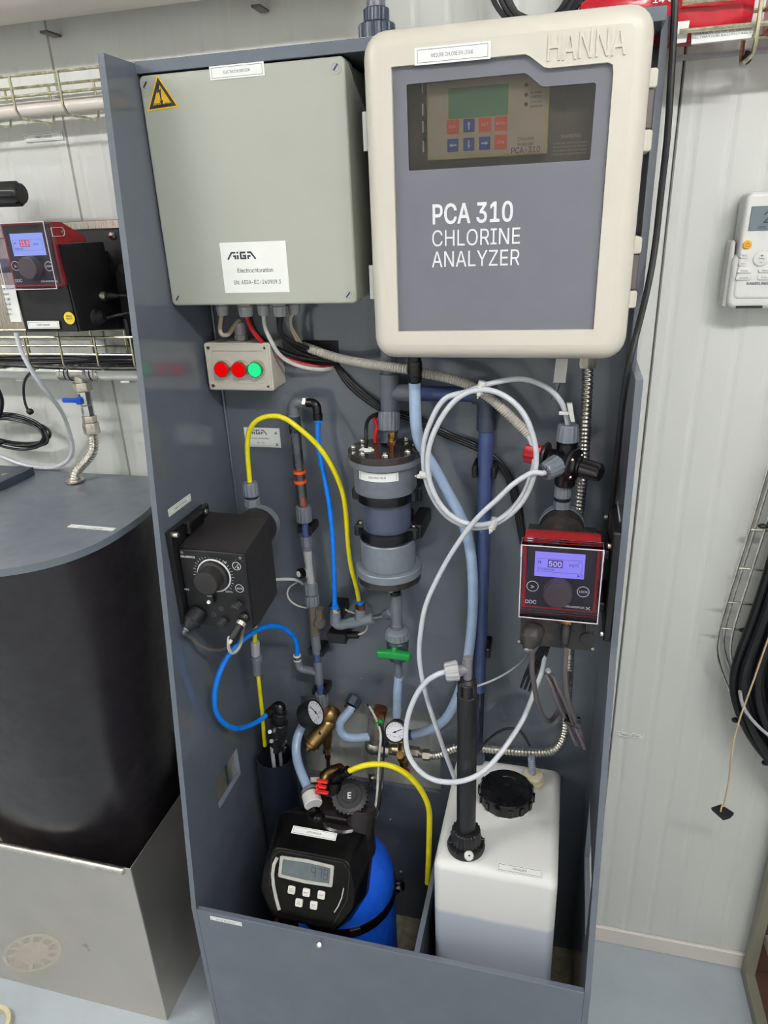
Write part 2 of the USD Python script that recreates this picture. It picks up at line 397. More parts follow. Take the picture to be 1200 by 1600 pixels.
mat('shelf_paint', '#8d897a', 0.42, metal=0.2, var=0.06, scale=12)
mat('orange_rim', '#d98a5a', 0.4, var=0.03)
clear('clear_pvc_brown', '#b9aea4', body=0.30, body_color='#b0a296')
mat('hose_grey', '#8d97a8', 0.4, var=0.05, scale=40)
mat('gland_dark', '#77747a', 0.35, var=0.06, scale=40)
mat('pvc_black', '#1d222d', 0.4, var=0.08, scale=20)
mat('copper_dark', '#4a3a36', 0.35, metal=0.8, var=0.12, scale=60)
mat('brass_pale', '#c4b697', 0.34, metal=1.0, var=0.1, scale=50)
mat('black_satin', '#090808', 0.3, spec=0.2, var=0.1, scale=20)
mat('black_translucent', '#252023', 0.28, var=0.12, scale=18, spec=0.4)
mat('panel_silver', '#b9b7b2', 0.3, metal=0.4, var=0.04)
mat('lcd_slate', '#5b666a', 0.22, var=0.04)
mat('lcd_ink', '#3a4650', 0.4, var=0.04)
mat('red_bright', '#d8231f', 0.35, var=0.05)
# translucent white tank: the liquid inside shows as a bluish tone up to its level
MAT['tank_milky'] = usdkit.material(stage, '/World/Looks/tank_milky', {
    'tc': ('geometry', {}), 'sx': ('separate_xyz', {}), 'n': ('noise_texture', {'scale': 14.0}), 'w': ('math', {'math_type': 'multiply_add', 'value2': 0.006, 'value3': -0.003}),
    's': ('math', {'math_type': 'add'}), 'm': ('map_range', {'from_min': 0.452, 'from_max': 0.462}), 'r': ('rgb_ramp', {'ramp': [(0, lin('#b3bac8')), (1, lin('#d9d9d7'))]}),
    'p': ('principled_bsdf', {'roughness': 0.42, 'subsurface_weight': 0.15, 'subsurface_radius': (1, 1, 1), 'subsurface_scale': 0.004})},
    [('tc.position', 'sx.vector'), ('tc.position', 'n.vector'), ('n.fac', 'w.value1'), ('sx.z', 's.value1'), ('w.value', 's.value2'), ('s.value', 'm.value'), ('m.result', 'r.fac'), ('r.color', 'p.base_color')], surface='p.BSDF')
mat('knob_grey', '#57504f', 0.5, var=0.1, scale=30)
mat('pvc_tube_dark', '#4b5266', 0.24, var=0.06, scale=14)
mat('display_panel', '#26232a', 0.35, var=0.06)

# ================================================================ the room
X0, X1, Y0, YW, ZC = -3.2, 1.18, -2.6, 0.06, 2.56
def ribbed_sheet(x0, x1):
    """One sandwich panel seen from the room: fine ribs pressed into its sheet, seams at both ends, 40 mm thick (xy section)."""
    n = max(int(round((x1 - x0) / 0.0517)), 1); w = (x1 - x0) / n
    q = [(x0 + .0007, .006), (x0 + .0025, 0)]
    for i in range(n):
        a = x0 + i * w
        q += [(a + f_ * w, d) for f_, d in ((.30, 0), (.42, .0010), (.50, .0010), (.62, 0))]
    q += [(x1 - .0025, 0), (x1 - .0007, .006)]
    return [(x, YW + y) for x, y in q]
DY, DZ = -.037, 2.043
wall = Thing('wall_back', loc=(0, YW, 0), kind='structure')
seams = [-3.2, -2.998, -1.952, -.906, .139, 1.18]
for a, b in zip(seams[:-1], seams[1:]):
    q = ribbed_sheet(a, b); q = q + [(q[-1][0], YW + .045), (q[0][0], YW + .045)]
    m = trimesh.creation.extrude_polygon(Polygon(q), ZC, engine='earcut')
    wall.addw('wall_panel', m, 'wall_white', smooth=False)
wall.addw('backing', box(X0, X1, YW + .0455, YW + .06, 0, ZC, 0), 'wall_white')
# small printed labels stuck on the wall, a pencil tick
sticker(wall, ((0.1742, 0.06, 0.6214)[0], YW - .0022, (0.1742, 0.06, 0.6214)[2]), .055, .0125, 'COMMANDE A DISTANCE', th=.0042, tw=.038)
sticker(wall, ((-0.9527, 0.06, 1.8006)[0], YW - .0022, (-0.9527, 0.06, 1.8006)[2]), .082, .0135, 'POMPE DOSEUSE', th=.0034, tw=.036, ink='ink_grey')
def shell(name, m, mt): return single(name, m, mt, kind='structure')
shell('floor', box(X0, X1, Y0, YW + .05, -.06, 0, 0), 'floor_paint')
shell('ceiling', box(X0, X1, Y0, YW + .06, ZC, ZC + .06, 0), 'ceiling_white')
shell('wall_left', box(X0 - .06, X0, Y0, YW + .06, 0, ZC, 0), 'wall_white')
shell('wall_right', box(X1, X1 + .06, Y0, YW + .06, 0, ZC, 0), 'wall_white')
shell('wall_front', box(X0, X1, Y0 - .06, Y0, 0, ZC, 0), 'ceiling_white')
shell('baseboard_back', box(X0, X1, .051, YW, 0, .047, .002), 'skirting')
# white plastic duct along the top of the wall, left of the vent pipe
t = Thing('air_duct', 'white round plastic duct running along the top of the wall at the upper left', 'duct', (-1.7, -.035, 1.94))
t.addw('duct', cyl((-3.1, DY, DZ), (-.31, DY, DZ), .090, n=48), 'cove_plastic'); t.addw('duct_end', cyl((-.31, DY, DZ), (-.29, DY, DZ), .0945, n=48, c=.003), 'cove_plastic')
for x in (-.885, -.50, -1.9, -2.7): t.addw('duct_bracket', box(x - .008, x + .008, .022, YW - .001, DZ - .0945, DZ - .0905, .001), 'dark_backplate')
# ceiling lamps (above and behind the photographer)
def batten(x, y, L, label):
    t = Thing('ceiling_lamp', label, 'lamp', (x, y, ZC), group=None)
    t.add('housing', box(-L / 2, L / 2, -.045, .045, -.03, 0, .004), 'ceiling_white')
    t.add('diffuser', box(-L / 2 + .01, L / 2 - .01, -.038, .038, -.055, -.0301, .012), 'lamp_diffuser')
for (x, y, L), lb in zip(BATTENS, ('long white ceiling batten lamp on the left in front of the wall', 'long white ceiling batten lamp on the right in front of the wall')):
    batten(x, y, L, lb)

# ================================================================ left of the cabinet
# --- upper wire cable tray with a beige conduit in it
def wire_tray(name, label, x0, x1, yf, yb, zt, zm, zb, ux, r=.0022, rear=True, bx=.1):
    t = Thing(name, label, 'cable tray', ((x0 + x1) / 2, yb, zb))
    for y, z in ((yf, zt), (yf, zm)) + (((yb, zt), (yb, zm)) if rear else ()):
        t.addw('long_wire', cyl((x0, y, z), (x1, y, z), r, n=8), 'zinc_wire')
    for x in ux:
        w = [(x, yf - .003, zt), (x, yf - .003, zm), (x, yf - .003, zb + .012), (x, yf + .004, zb + .002), (x, yf + .014, zb), (x, yb - .012, zb), (x, yb - .002, zb + .003), (x, yb + .002, zb + .012), (x, yb + .002, zt)]
        t.addw('cross_wire', sweep(w, r, 8), 'zinc_wire')
    t.addw('wall_bracket', box(x0 + bx, x0 + bx + .03, yb, YW, zb - .002, zb + .03, .001), 'stainless')
    return t
wire_tray('cable_tray', 'zinc wire cable tray high on the left wall with a beige conduit in it', -2.2, -.655, -.06, .03, 1.875, 1.846, 1.815, [-.903 - .0905 * k for k in range(13)][::1] + [-.8125, -.722])
single('conduit_pipe', cyl((-2.2, .008, 1.832), (-.655, .008, 1.838), .0115, n=18), 'cove_plastic', 'beige plastic conduit lying in the upper left cable tray', 'pipe')
# --- lower wire tray with black cables
wire_tray('cable_tray', 'zinc wire cable tray under the red-lidded pump on the left wall', -2.2, -.655, -.06, .03, 1.4588, 1.4274, 1.3975, [-.991 - .0755 * k for k in range(15)] + [-.9155, -.84, -.7645], rear=True)
rng = np.random.RandomState(4)
for k in range(5):
    z0 = 1.403 + .006 * (k % 3); y0 = -.045 + .013 * k
    pts = [(x, y0 + .006 * math.sin(3.1 * x + k), z0 + .004 * math.sin(9 * x + 2 * k)) for x in np.linspace(-2.15, -.66, 10)]
    single('power_cable', hose(pts, .0042, 8, .03), 'cable_black', 'black cable lying in the lower left wire tray', 'cable', 'black cables in the lower left tray')
# --- stainless mounting plate behind the left pump
t = Thing('mounting_plate', 'flat stainless plate on the left wall behind the red-lidded pump', 'plate', (-1.05, .04, 1.457))
t.addw('plate', box(-1.5, -.66, .04, .044, 1.457, 1.656, .0008), 'stainless_brushed')
t.addw('spacer', box(-1.3, -1.27, .044, YW, 1.5, 1.6, .001), 'stainless'); t.addw('spacer', box(-.7, -.68, .044, YW, 1.5, 1.6, .001), 'stainless')
# --- dosing pump with a clear flip-up cover: used for both digital pumps
def digital_pump(label, loc, rot, reading, screen, k=1.0, body=True):
    """Local frame: face plane y=0 (outwards -y), z=0 at the bottom of the red cube; k scales everything."""
    t = Thing('dosing_pump', label, 'dosing pump', loc, rot)
    def add(name, m, *a, **kw):
        m = m.copy(); m.apply_scale(k); return t.add(name, m, *a, **kw)
    W = .0525; H = .111
    cube = trimesh.creation.extrude_polygon(Polygon([(0, 0), (0, H), (.03, H), (.098, .083), (.098, .074), (.03, .074), (.022, 0)]), 2 * W, engine='earcut')
    cube.apply_transform(np.array([[0, 0, 1, -W], [1, 0, 0, 0], [0, 1, 0, 0], [0, 0, 0, 1.0]]))
    add('red_hood', cube, 'red_plastic', 'red hood')
    if body: add('body', hexa([(-W - .001, .008, .074), (W + .001, .008, .074), (-W - .001, .012, -.073), (W + .001, .012, -.073)], [(-W, .14, .074), (W, .14, .074), (-W + .002, .14, -.062), (W - .002, .14, -.062)]), 'black_dusty')
    add('front_panel', pillow(rrect(2 * W - .009, .104, .003, cz=.0560), -.003, .001, .001), 'display_panel')
    sp = add('screen', box(-.0365, .0325, -.0042, -.0029, .055, .094, .0003), screen, 'lit violet screen')
    L_ = -.0042
    if reading == '500':
        ms = [outline(-.002, .0735, .062, .021, .0004, L_), text('ml/h', .0050, None, (.011, L_, .0735), .0002), text('Distance', .0040, None, (-.031, L_, .0655), .0002)]
        ms += [box(-.0315, -.0302, L_ - .0003, L_, .0755, .080, 0), box(-.029, -.0277, L_ - .0003, L_, .0755, .080, 0), plate(Polygon([(.0235, .0575), (.0270, .0597), (.0235, .062)]), L_ - .0003, L_), text('0', .0045, None, (.028, L_, .0575), .0002), line2d(.0225, .0785, .027, .082, .0006, L_)]
        vx, vw = -.008, .021
    else:
        ms = [outline(-.002, .0735, .062, .019, .0003, L_), text('ml/h', .0040, None, (.010, L_, .073), .0002), text('Manual', .0036, None, (-.030, L_, .066), .0002), box(-.030, -.029, L_ - .0003, L_, .0755, .079, 0), box(-.028, -.027, L_ - .0003, L_, .0755, .079, 0)]
        vx, vw = -.008, .021
    add('lettering', join(ms), 'screen_print', None, sp, smooth=False)
    add('value_block', box(vx - vw / 2, vx + vw / 2, L_ - .0005, L_, .0705, .0825, 0), 'screen_print' if reading == '500' else 'value_red', None, sp)
    add('lettering', text(reading, .0080, vw * .84, (vx, L_ - .0005, .0725), .0002, True, 'c'), 'screen_letter', None, sp, smooth=False)
    add('adjusting_knob', lathe([(.0205, 0), (.0205, .013), (.0195, .017), (.017, .0185), (0, .0178)], (-.002, -.003, .034), (0, -1, 0), 36), 'knob_grey')
    for x, z, s in ((-.038, .038, '>'), (.0330, .0355, '100%')):
        b = add('push_button', lathe([(.0085, 0), (.0085, .0008), (.008, .0014)], (x, -.003, z), (0, -1, 0), 28), 'black_plastic')
        g = [ring([(.0076, .0014), (.0087, .0014), (.0087, .0016), (.0076, .0016)], (x, -.003, z), (0, -1, 0), 28)]
        g.append(text(s, .0070 if s == '>' else .0032, None, (x, -.0045, z - (.0035 if s == '>' else .0016)), .0002, True, 'c'))
        add('lettering', join(g), 'print_white', None, b, smooth=False)
    g = [text('DDC', .0056, None, (-.0475, -.003, .0085), .0002, True), text('GRUNDFOS', .0030, .028, (.0085, -.003, .0072), .0002, True)]
    for s_ in (-1, 1): g.append(line2d(.0385, .0082 - s_ * .0024, .0440, .0082 + s_ * .0024, .0011, -.003))
    add('lettering', join(g), 'print_white', smooth=False)
    a, zt, zb, yo = W + .003, H + .002, -.004, -.024
    c = add('clear_cover', join(box(-a, a, yo, yo + .0018, zb, zt, .0003), box(-a, a, yo + .0019, .004, zt - .0018, zt, .0003), box(-a, a, yo + .0019, -.002, zb, zb + .0018, .0003), box(-a, -a + .0016, yo + .0019, .004, zb + .0019, zt - .0019, .0003), box(a - .0016, a, yo + .0019, .004, zb + .0019, zt - .0019, .0003)), 'clear_cover', 'clear plastic flip-up cover')
    for s_ in (-1, 1):
        hg = Point(0, 0).buffer(.008).union(shbox(-.03, -.008, 0, .008))
        add('cover_hinge', moved(plate(hg.difference(hg.buffer(-.0012)), -.0006, .0010), np.array([[0, s_, 0], [1, 0, 0], [0, 0, 1.0]]), (s_ * (a + .0006), .022, .094)), 'clear_rim', None, c)
        add('hinge_pin', cyl((s_ * (a - .002), .022, .094), (s_ * (a + .0015), .022, .094), .003, n=14), 'chrome', None, c)
    add('cover_rim', outline(0, (zt + zb) / 2, 2 * a, zt - zb, .0016, yo, .0006), 'clear_rim', None, c, smooth=False)
    return t
tl = digital_pump('dosing pump with red hood and clear cover on the stainless wall plate', (-.882, -.124, 1.5545), rotm(2), '15.9', 'screen_blue', .9, False)
# its lower black body, mounting foot, side plugs and labels
tl.addw('side_housing', hexa([(-0.835, -0.1131, 1.553), (-0.835, -0.1087, 1.4763), (-.942, -.113, 1.553), (-.942, -.109, 1.476)], [(-0.835, 0.0193, 1.6043), (-0.835, 0.0198, 1.4631), (-.942, .02, 1.60), (-.942, .02, 1.463)]), 'black_plastic')
tl.addw('side_panel', moved(plate(Polygon([(-.1176, .0117), (.0026, .0113), (.0198, -.145), (-.1087, -.131)]), -.003, 0), FACE_R, (-.8325, 0, 1.608)), 'black_plastic')
tl.addw('mounting_foot', join(box(-.95, -.80, .018, .038, 1.462, 1.642, .004), box(-.83, -.775, .0, .036, 1.47, 1.58, .02)), 'black_plastic')
tl.addw('bolt', lathe([(.0068, 0), (.0068, .003), (.0045, .006)], (-.818, .018, 1.629), (0, -1, 0), 16), 'chrome')
tl.addw('mains_plug', lathe([(.017, 0), (.018, .004), (.018, .016), (.013, .021), (.012, .028), (.006, .034)], (-0.8478, -0.06, 1.4929), (1, 0.1, 0.05), 24), 'black_rubber')
tl.addw('signal_plug', lathe([(.0045, 0), (.0075, .002), (.0075, .012), (.006, .013), (.0065, .03), (.003, .045)], (-0.8436, -0.03, 1.5277), (1, .15, 0), 16), 'black_rubber')
tl.addw('plug_ring', cyl((-0.8316, -0.03, 1.5275), (-0.8223, -0.028, 1.5272), .0082, n=16), 'nickel')
sticker(tl, (-0.899, -0.1135, 1.4888), .0635, .0135, 'POMPE DOSEUSE', R=rotm(2), th=.003, tw=.026, face='paper', ink='ink_grey')
pl_ = tl.addw('rating_plate', hexa([(-0.965, -0.1165, 1.5577), (-0.9373, -0.1165, 1.5572), (-0.943, -0.1135, 1.494), (-0.9659, -0.1135, 1.4941)], [(-0.9703, -0.1105, 1.5573), (-0.9425, -0.1105, 1.5568), (-0.9473, -0.1085, 1.4933), (-0.9704, -0.1085, 1.4935)]), 'paper')
q0 = np.array((-0.9635, -0.1165, 1.5308))
tl.addw('lettering', join([moved(text(s, .0035, .011), rotm(2), q0 + [0.0 - .0008 * k, -.0004, .018 - .0085 * k]) for k, s in enumerate(('IP65', '24V', 'CE', '15 l/h', '50Hz', 'QC'))]), 'ink', None, pl_, smooth=False)
yl = tl.addw('round_sticker', lathe([(.0105, 0), (.0105, .0006)], (-0.844, -0.1125, 1.4998), (0.05, -1, 0), 28), 'yellow_seal', 'round yellow sticker')
tl.addw('lettering', join([text(s, .0026, .012, np.array((-0.8435, -0.1132, 1.4999)) + [0, -.0008, .002 - .0042 * k], .0002, anchor='c') for k, s in enumerate(('TEST', 'DATE'))]), 'ink', None, yl, smooth=False)
single('power_cable', hose([(-0.8116, -0.055, 1.492), (-0.7999, -0.04, 1.4945), (-0.7819, -0.03, 1.4976), (-0.7663, -0.025, 1.4991)], .0028, 8), 'cable_black', 'short black mains cable from the side plug of the left wall pump', 'cable')
single('signal_cable', hose([(-0.8036, -0.022, 1.5274), (-0.795, -0.015, 1.5266), (-0.7826, -0.01, 1.5247), (-0.7698, -0.008, 1.5221)], .003, 8), 'cable_black', 'short black signal cable from the nickel plug of the left wall pump', 'cable')
single('power_cable', hose([(-0.7961, -0.02, 1.4861), (-0.7947, -0.02, 1.4664), (-0.7942, -0.02, 1.4489), (-0.7922, -0.01, 1.4294)], .0055, 8), 'cable_black', 'black cable hanging beside the left pump at the cabinet edge', 'cable')
# --- black valve handle poking in at the left edge
t = Thing('valve', 'black ribbed valve knob poking in at the left edge above the red-hooded pump', 'valve', (-1.0, -.05, 1.66))
t.addw('adjusting_knob', ribbed((-.998, -.05, 1.704), (-.937, -.05, 1.703), .0205, 8, .14, c=.1), 'black_plastic')
t.addw('neck', cyl((-1.03, -.05, 1.704), (-.998, -.05, 1.704), .023, c=.003), 'black_plastic')
t.addw('valve_body', join(lathe([(.03, 0), (.03, .04), (.024, .05)], (-1.075, -.05, 1.704), (1, 0, 0), 24), cyl((-1.06, -.05, 1.66), (-1.06, -.05, 1.75), .024, c=.003)), 'black_plastic')
t.addw('lower_pipe', cyl((-1.06, -.05, 1.60), (-1.06, -.05, 1.66), .016), 'pvc_grey_light')
t.addw('lower_elbow', elbow((-1.06, -.05, 1.62), (-1.06, -.05, 1.585), (-.99, -.0, 1.585), .013), 'pvc_grey_light')
# --- white water pipe with press fittings, tee, blue-handled valve and flexible hose to the tank
t = Thing('water_pipe', 'white composite water pipe with press-fit tee along the left wall', 'pipe', (-1.3, .012, 1.377))
zp = 1.3775; r = .0145
t.addw('pipe', cyl((-2.3, .012, zp), (-.975, .012, zp), r, n=20), 'paper'); t.addw('pipe', cyl((-.903, .012, zp), (-.655, .012, zp + .002), r, n=20), 'paper')
for a in (-.985, -.918):
    for k in range(3): t.addw('press_ring', ring([(.0145, 0), (.0165, 0), (.0165, .006), (.0145, .006)], (a + .0095 * k, .012, zp), (1, 0, 0), 20), 'stainless')
t.addw('sleeve', cyl((-.966, .012, zp), (-.960, .012, zp), .0165), 'gland_grey'); t.addw('sleeve', cyl((-.926, .012, zp), (-.919, .012, zp), .0165), 'gland_grey')
t.addw('tee', join(cyl((-.962, .012, zp), (-.924, .012, zp), .014), cyl((-.943, .012, zp), (-.943, .012, zp - .032), .013)), 'nickel')
t.addw('nut', nut((-.943, .012, zp - .018), (-.943, .012, zp - .036), .0185), 'nickel')
for x in (-1.085, -.84): t.addw('pipe_clip', box(x - .011, x + .011, .006, YW, zp - .019, zp - .0135, .002), 'paper')
t = Thing('ball_valve', 'small chrome ball valve with blue lever under the white pipe tee', 'valve', (-.942, .012, 1.29))
t.addw('valve_body', lathe([(.011, 0), (.0125, .001), (.0125, .02), (.011, .022), (.0125, .024), (.0125, .05), (.010, .052)], (-.942, .012, 1.29), (0, 0, 1), 8), 'chrome')
t.addw('lever', join(box(-.985, -.945, -.006, .002, 1.320, 1.329, .002), box(-.952, -.938, -.008, .004, 1.317, 1.331, .002)), 'blue_plastic')
t.addw('nut', nut((-.942, .012, 1.276), (-.942, .012, 1.29), .0145), 'nickel')
t = Thing('flexible_hose', 'corrugated steel flexible hose from the blue-handled valve down to the grey tank lid', 'hose', (-1.0, -.02, 1.155))
t.addw('nut', nut((-.942, .012, 1.252), (-.942, .012, 1.2755), .0165), 'nickel')
t.addw('bellows', corrugated([(-.942, .012, 1.255), (-.943, .011, 1.235), (-.949, .007, 1.212), (-.972, -.004, 1.186), (-.984, -.01, 1.172), (-.99, -.012, 1.155)], .0110, .0060, .0026, 18), 'stainless', smooth=True)
t.addw('flange', lathe([(.019, 0), (.019, .003), (.013, .004), (.013, .007)], (-.99, -.012, 1.1535), (0, 0, 1), 20), 'nickel')
# --- milky drain tube and black sensor cable with its coil
single('drain_tube', hose([(-0.9813, -0.09, 1.4715), (-0.9797, -0.09, 1.4426), (-0.9702, -0.085, 1.4002), (-0.9673, -0.06, 1.3519), (-0.9865, -0.01, 1.3003), (-1.0112, 0.03, 1.2405), (-1.0275, 0.045, 1.1995), (-1.0651, 0.045, 1.1656), (-1.1623, 0.05, 1.1595), (-1.2249, 0.05, 1.1794)], .0042, 10), 'tube_white', 'thin milky plastic tube hanging down from the red-hooded left pump', 'tube')
coil = []
for k in range(5):
    cx, cz, a_, b_ = -1.146 + .003 * math.sin(k * 2), 1.246 + .003 * math.cos(k * 3), .083 + .004 * math.sin(k * 1.7), .031 + .004 * math.cos(k * 2.3)
    for i in range(12):
        an = 2 * math.pi * i / 12 + .3 * k
        coil.append((cx + a_ * math.cos(an), .022 + .008 * math.sin(an * .5 + k), cz + b_ * math.sin(an) - .006 * math.cos(an)))
t = Thing('cable_coil', 'coiled black cable hanging by the left wall above the tank lid', 'cable', (-1.146, .03, 1.21))
t.addw('coil', hose(coil, .0027, 8, .012), 'cable_black')
t.addw('riser', hose([(-1.0111, -0.03, 1.3923), (-1.0638, 0, 1.3663), (-1.0938, 0.02, 1.3347), (-1.0984, 0.022, 1.3069), (-1.0917, 0.022, 1.285)], .0027, 8), 'cable_black')
for c in ((-1.0852, 0.015, 1.2939), (-1.1776, 0.015, 1.2248)): t.addw('cable_tie', join([sphere(c, .0075, 1, (1.1, .9, .9))]), 'black_rubber')
single('power_cable', hose([(-1.123, -0.02, 1.3593), (-1.1341, 0, 1.3279), (-1.1517, 0.01, 1.2977), (-1.1884, 0.02, 1.2589)], .004, 8), 'cable_black', 'thick black cable bowing in at the left edge above the coil', 'cable')
# --- dark plastic tank with grey lid in a steel tray
def squircle(cx, cy, a, b, n=2.6, N=64):
    q = []
    for i in range(N):
        t_ = 2 * math.pi * i / N; c, s = math.cos(t_), math.sin(t_)
        q.append((cx + a * abs(c) ** (2 / n) * np.sign(c), cy + b * abs(s) ** (2 / n) * np.sign(s)))
    return q
def loft(levels):
    """Outlines (same number of points) at rising heights, closed at both ends."""
    N = len(levels[0][0]); vs = []; fs = []
    for q, z in levels: vs += [(x, y, z) for x, y in q]
    for i in range(len(levels) - 1):
        for j in range(N):
            a, b, k = i * N + j, i * N + (j + 1) % N, N
            fs += [(a, b, b + k), (a, b + k, a + k)]
    c0 = len(vs); vs.append(tuple(np.mean(vs[:N], 0))); c1 = len(vs); vs.append(tuple(np.mean(vs[(len(levels) - 1) * N:len(levels) * N], 0)))
    for j in range(N):
        k = (j + 1) % N; fs += [(c0, k, j), (c1, (len(levels) - 1) * N + j, (len(levels) - 1) * N + k)]
    m = trimesh.Trimesh(np.array(vs), np.array(fs), process=False)
    if m.volume < 0: m.invert()
    return m
t = Thing('storage_tank', 'big glossy black plastic tank with flat grey lid at the left edge', 'tank', (-1.02, -.19, .02))
def tl_at(s_, z): f = (z - .03) / 1.1; k = .62 + .38 * f; return (squircle(-1.02, -.13 - .06 * f, .270 * k + s_, .223 * k + s_), z)
t.addw('body', loft([tl_at(-.03, .02), tl_at(-.005, .035), tl_at(0, .06), tl_at(0, .4), tl_at(0, .8), tl_at(0, 1.1), tl_at(0, 1.137)]), 'tank_black', smooth=50)
lid = squircle(-1.02, -.19, .276, .23); lidp = Polygon(lid).union(shbox(-1.24, -.1, -.80, .045)).buffer(0)
ml = trimesh.creation.extrude_polygon(lidp, .013, engine='earcut'); ml.apply_translation([0, 0, 1.1375])
t.addw('lid', ml, 'tank_lid_grey', 'flat grey lid')
lp = t.addw('label_plate', moved(box(-.047, .047, -.006, .006, 0, .0007, .0001), rotm(-1), (-.803, -.2205, 1.1505)), 'paper')
t.addw('lettering', moved(text('CUVE TAMPON', .004, .05, depth=.0002, anchor='c'), np.array([[1, 0, 0], [0, 0, 1], [0, -1, 0]]).T @ np.eye(3), (-.803, -.222, 1.1513)), 'ink_grey', None, lp, smooth=False)
t = Thing('pump_base_plate', 'thick dark grey plastic block with a bolt on the grey tank lid', 'plate', (-1.19, -.04, 1.1507))
t.addw('plate', box(-1.36, -1.115, -.095, .02, 1.1507, 1.168, .001), 'pvc_dark'); t.addw('bolt', lathe([(.007, 0), (.007, .0015), (.004, .003)], (-1.142, -.035, 1.168), (0, 0, 1), 16), 'stainless')
t = Thing('drip_tray', 'brushed stainless steel catch tray on the floor around the black tank', 'tray', (-1.2, -.15, 0))
xa, xb, ya, yb, zt = -1.62, -.78, -.35, .045, .468
t.addw('front_panel', box(xa, xb, ya, ya + .002, .0, zt, .0005), 'stainless_sheet'); t.addw('side_panel', box(xb - .002, xb, ya + .002, yb, 0, zt, .0005), 'stainless_sheet')
t.addw('side_panel', box(xa, xa + .002, ya + .002, yb, 0, zt, .0005), 'stainless_sheet'); t.addw('back_panel', box(xa, xb, yb - .002, yb, 0, zt, .0005), 'stainless_sheet'); t.addw('bottom', box(xa + .002, xb - .002, ya + .002, yb - .002, .0, .003, .0005), 'stainless_sheet')
t.addw('rolled_rim', cyl((xa, ya - .003, zt - .004), (xb - .012, ya - .003, zt - .004), .0075, n=16), 'stainless')
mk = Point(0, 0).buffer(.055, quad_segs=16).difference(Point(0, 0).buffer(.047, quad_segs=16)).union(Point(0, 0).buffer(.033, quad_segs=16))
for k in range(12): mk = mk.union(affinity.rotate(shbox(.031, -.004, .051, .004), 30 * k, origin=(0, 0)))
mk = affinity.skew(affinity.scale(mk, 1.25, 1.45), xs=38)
t.addw('glue_mark', moved(plate(mk, -.0004, 0), None, ((-1.1046, -0.3502, 0.1222)[0], ya - .0001, (-1.1046, -0.3502, 0.1222)[2])), 'reflection_tint', 'cog-shaped reflection painted on the tray front')  # reflection in the steel front, drawn as a thin pale cog shape
# white plastic ring lying by the tray
single('plastic_ring', ring([(.035, 0), (.045, 0), (.047, .006), (.045, .014), (.036, .014)], ((-1.1533, -0.46, 0.0482)[0] - .008, -.455, .001), (0, 0, 1), 36), 'level_cap', 'off-white plastic ring on the floor at the lower left corner', 'ring')

# ================================================================ right of the cabinet
# --- red bag in a wire tray at the top right
t = wire_tray('cable_tray', 'zinc wire cable tray at the top right holding a red bag', .116, 1.15, -.06, .022, 1.877, 1.8465, 1.8145, [.2085 + .12 * k for k in range(8)], r=.0028, bx=.9)
def bag(x0, x1, yc, z0, z1, d):
    m = trimesh.creation.box([1, 1, 1]); 
    for _ in range(4): m = m.subdivide()
    v = m.vertices.copy(); u = v * 2
    fx = 1 - np.abs(u[:, 0]) ** 6 * .35; 
    w = np.stack([(x0 + x1) / 2 + (x1 - x0) / 2 * u[:, 0], yc + d / 2 * np.sign(u[:, 1]) * np.abs(u[:, 1]) ** .8 * fx * (1 - .35 * np.abs(u[:, 2]) ** 4), (z0 + z1) / 2 + (z1 - z0) / 2 * u[:, 2] * (1 - .12 * np.abs(u[:, 1]) ** 2 * (u[:, 2] > 0)) * fx], 1)
    w += (meshkit.fbm(w * [60, 30, 25], 3, 5)[:, None] - .5) * [0, .012, .010]
    return trimesh.Trimesh(w, m.faces, process=False)
t = Thing('plastic_bag', 'shiny red plastic bag with white print lying in the top right wire tray', 'bag', (.16, -.02, 1.84))
t.addw('bag_body', bag(-.01, .205, -.018, 1.840, 1.91, .062), 'red_bag', smooth=60)
pb = t.addw('white_band', hexa([(0.1326, -0.0545, 1.8322), (0.2041, -0.0545, 1.8331), (0.1315, -0.0545, 1.8478), (0.2063, -0.0545, 1.848)], [(0.1343, -0.042, 1.8329), (0.2034, -0.042, 1.8341), (0.1323, -0.048, 1.849), (0.2075, -0.048, 1.8492)]), 'paper', 'white printed band')
c = np.array((0.1683, -0.0547, 1.841))
t.addw('lettering', join([text(s, .0022, .07, c + [0, -.0004, .001 - .004 * k], .0002, anchor='c') for k, s in enumerate(('CHARBON ACTIF EN GRAINS', 'FILTRATION EAU POTABLE'))]), 'ink_grey', None, pb, smooth=False)
t.addw('white_corner', hexa([(0.1127, -0.052, 1.859), (0.1282, -0.052, 1.859), (0.1264, -0.052, 1.8353), (0.1131, -0.052, 1.835)], [(0.1135, -0.044, 1.8606), (0.1291, -0.044, 1.8605), (0.1273, -0.044, 1.8367), (0.1139, -0.044, 1.8364)]), 'paper')
t.addw('lettering', text('14 000', .006, .04, (0.0804, -0.055, 1.8815), .0003, True), 'paper', smooth=False)
single('plastic_bag', bag(.226, .46, -.018, 1.832, 1.905, .06), 'red_bag', 'second red plastic bag in the top right wire tray, cut off by the right edge', 'bag', smooth=60)
single('cable_tie', join(sphere((0.215, 0.015, 1.8221), .006, 1, (1, 1, 1.4)), cyl((0.2134, 0.012, 1.8292), (0.2125, 0.01, 1.8163), .003, n=8), cyl((0.2094, 0.012, 1.8236), (0.2178, 0.01, 1.8181), .0022, n=6)), 'black_rubber', 'black cable tie knotted on the top right wire tray', 'cable tie')
single('tray_rail', cyl((.12, .050, 1.834), (1.15, .050, 1.838), .0038, n=12), 'gland_grey', 'thin grey rail behind the top right wire tray', 'rail')
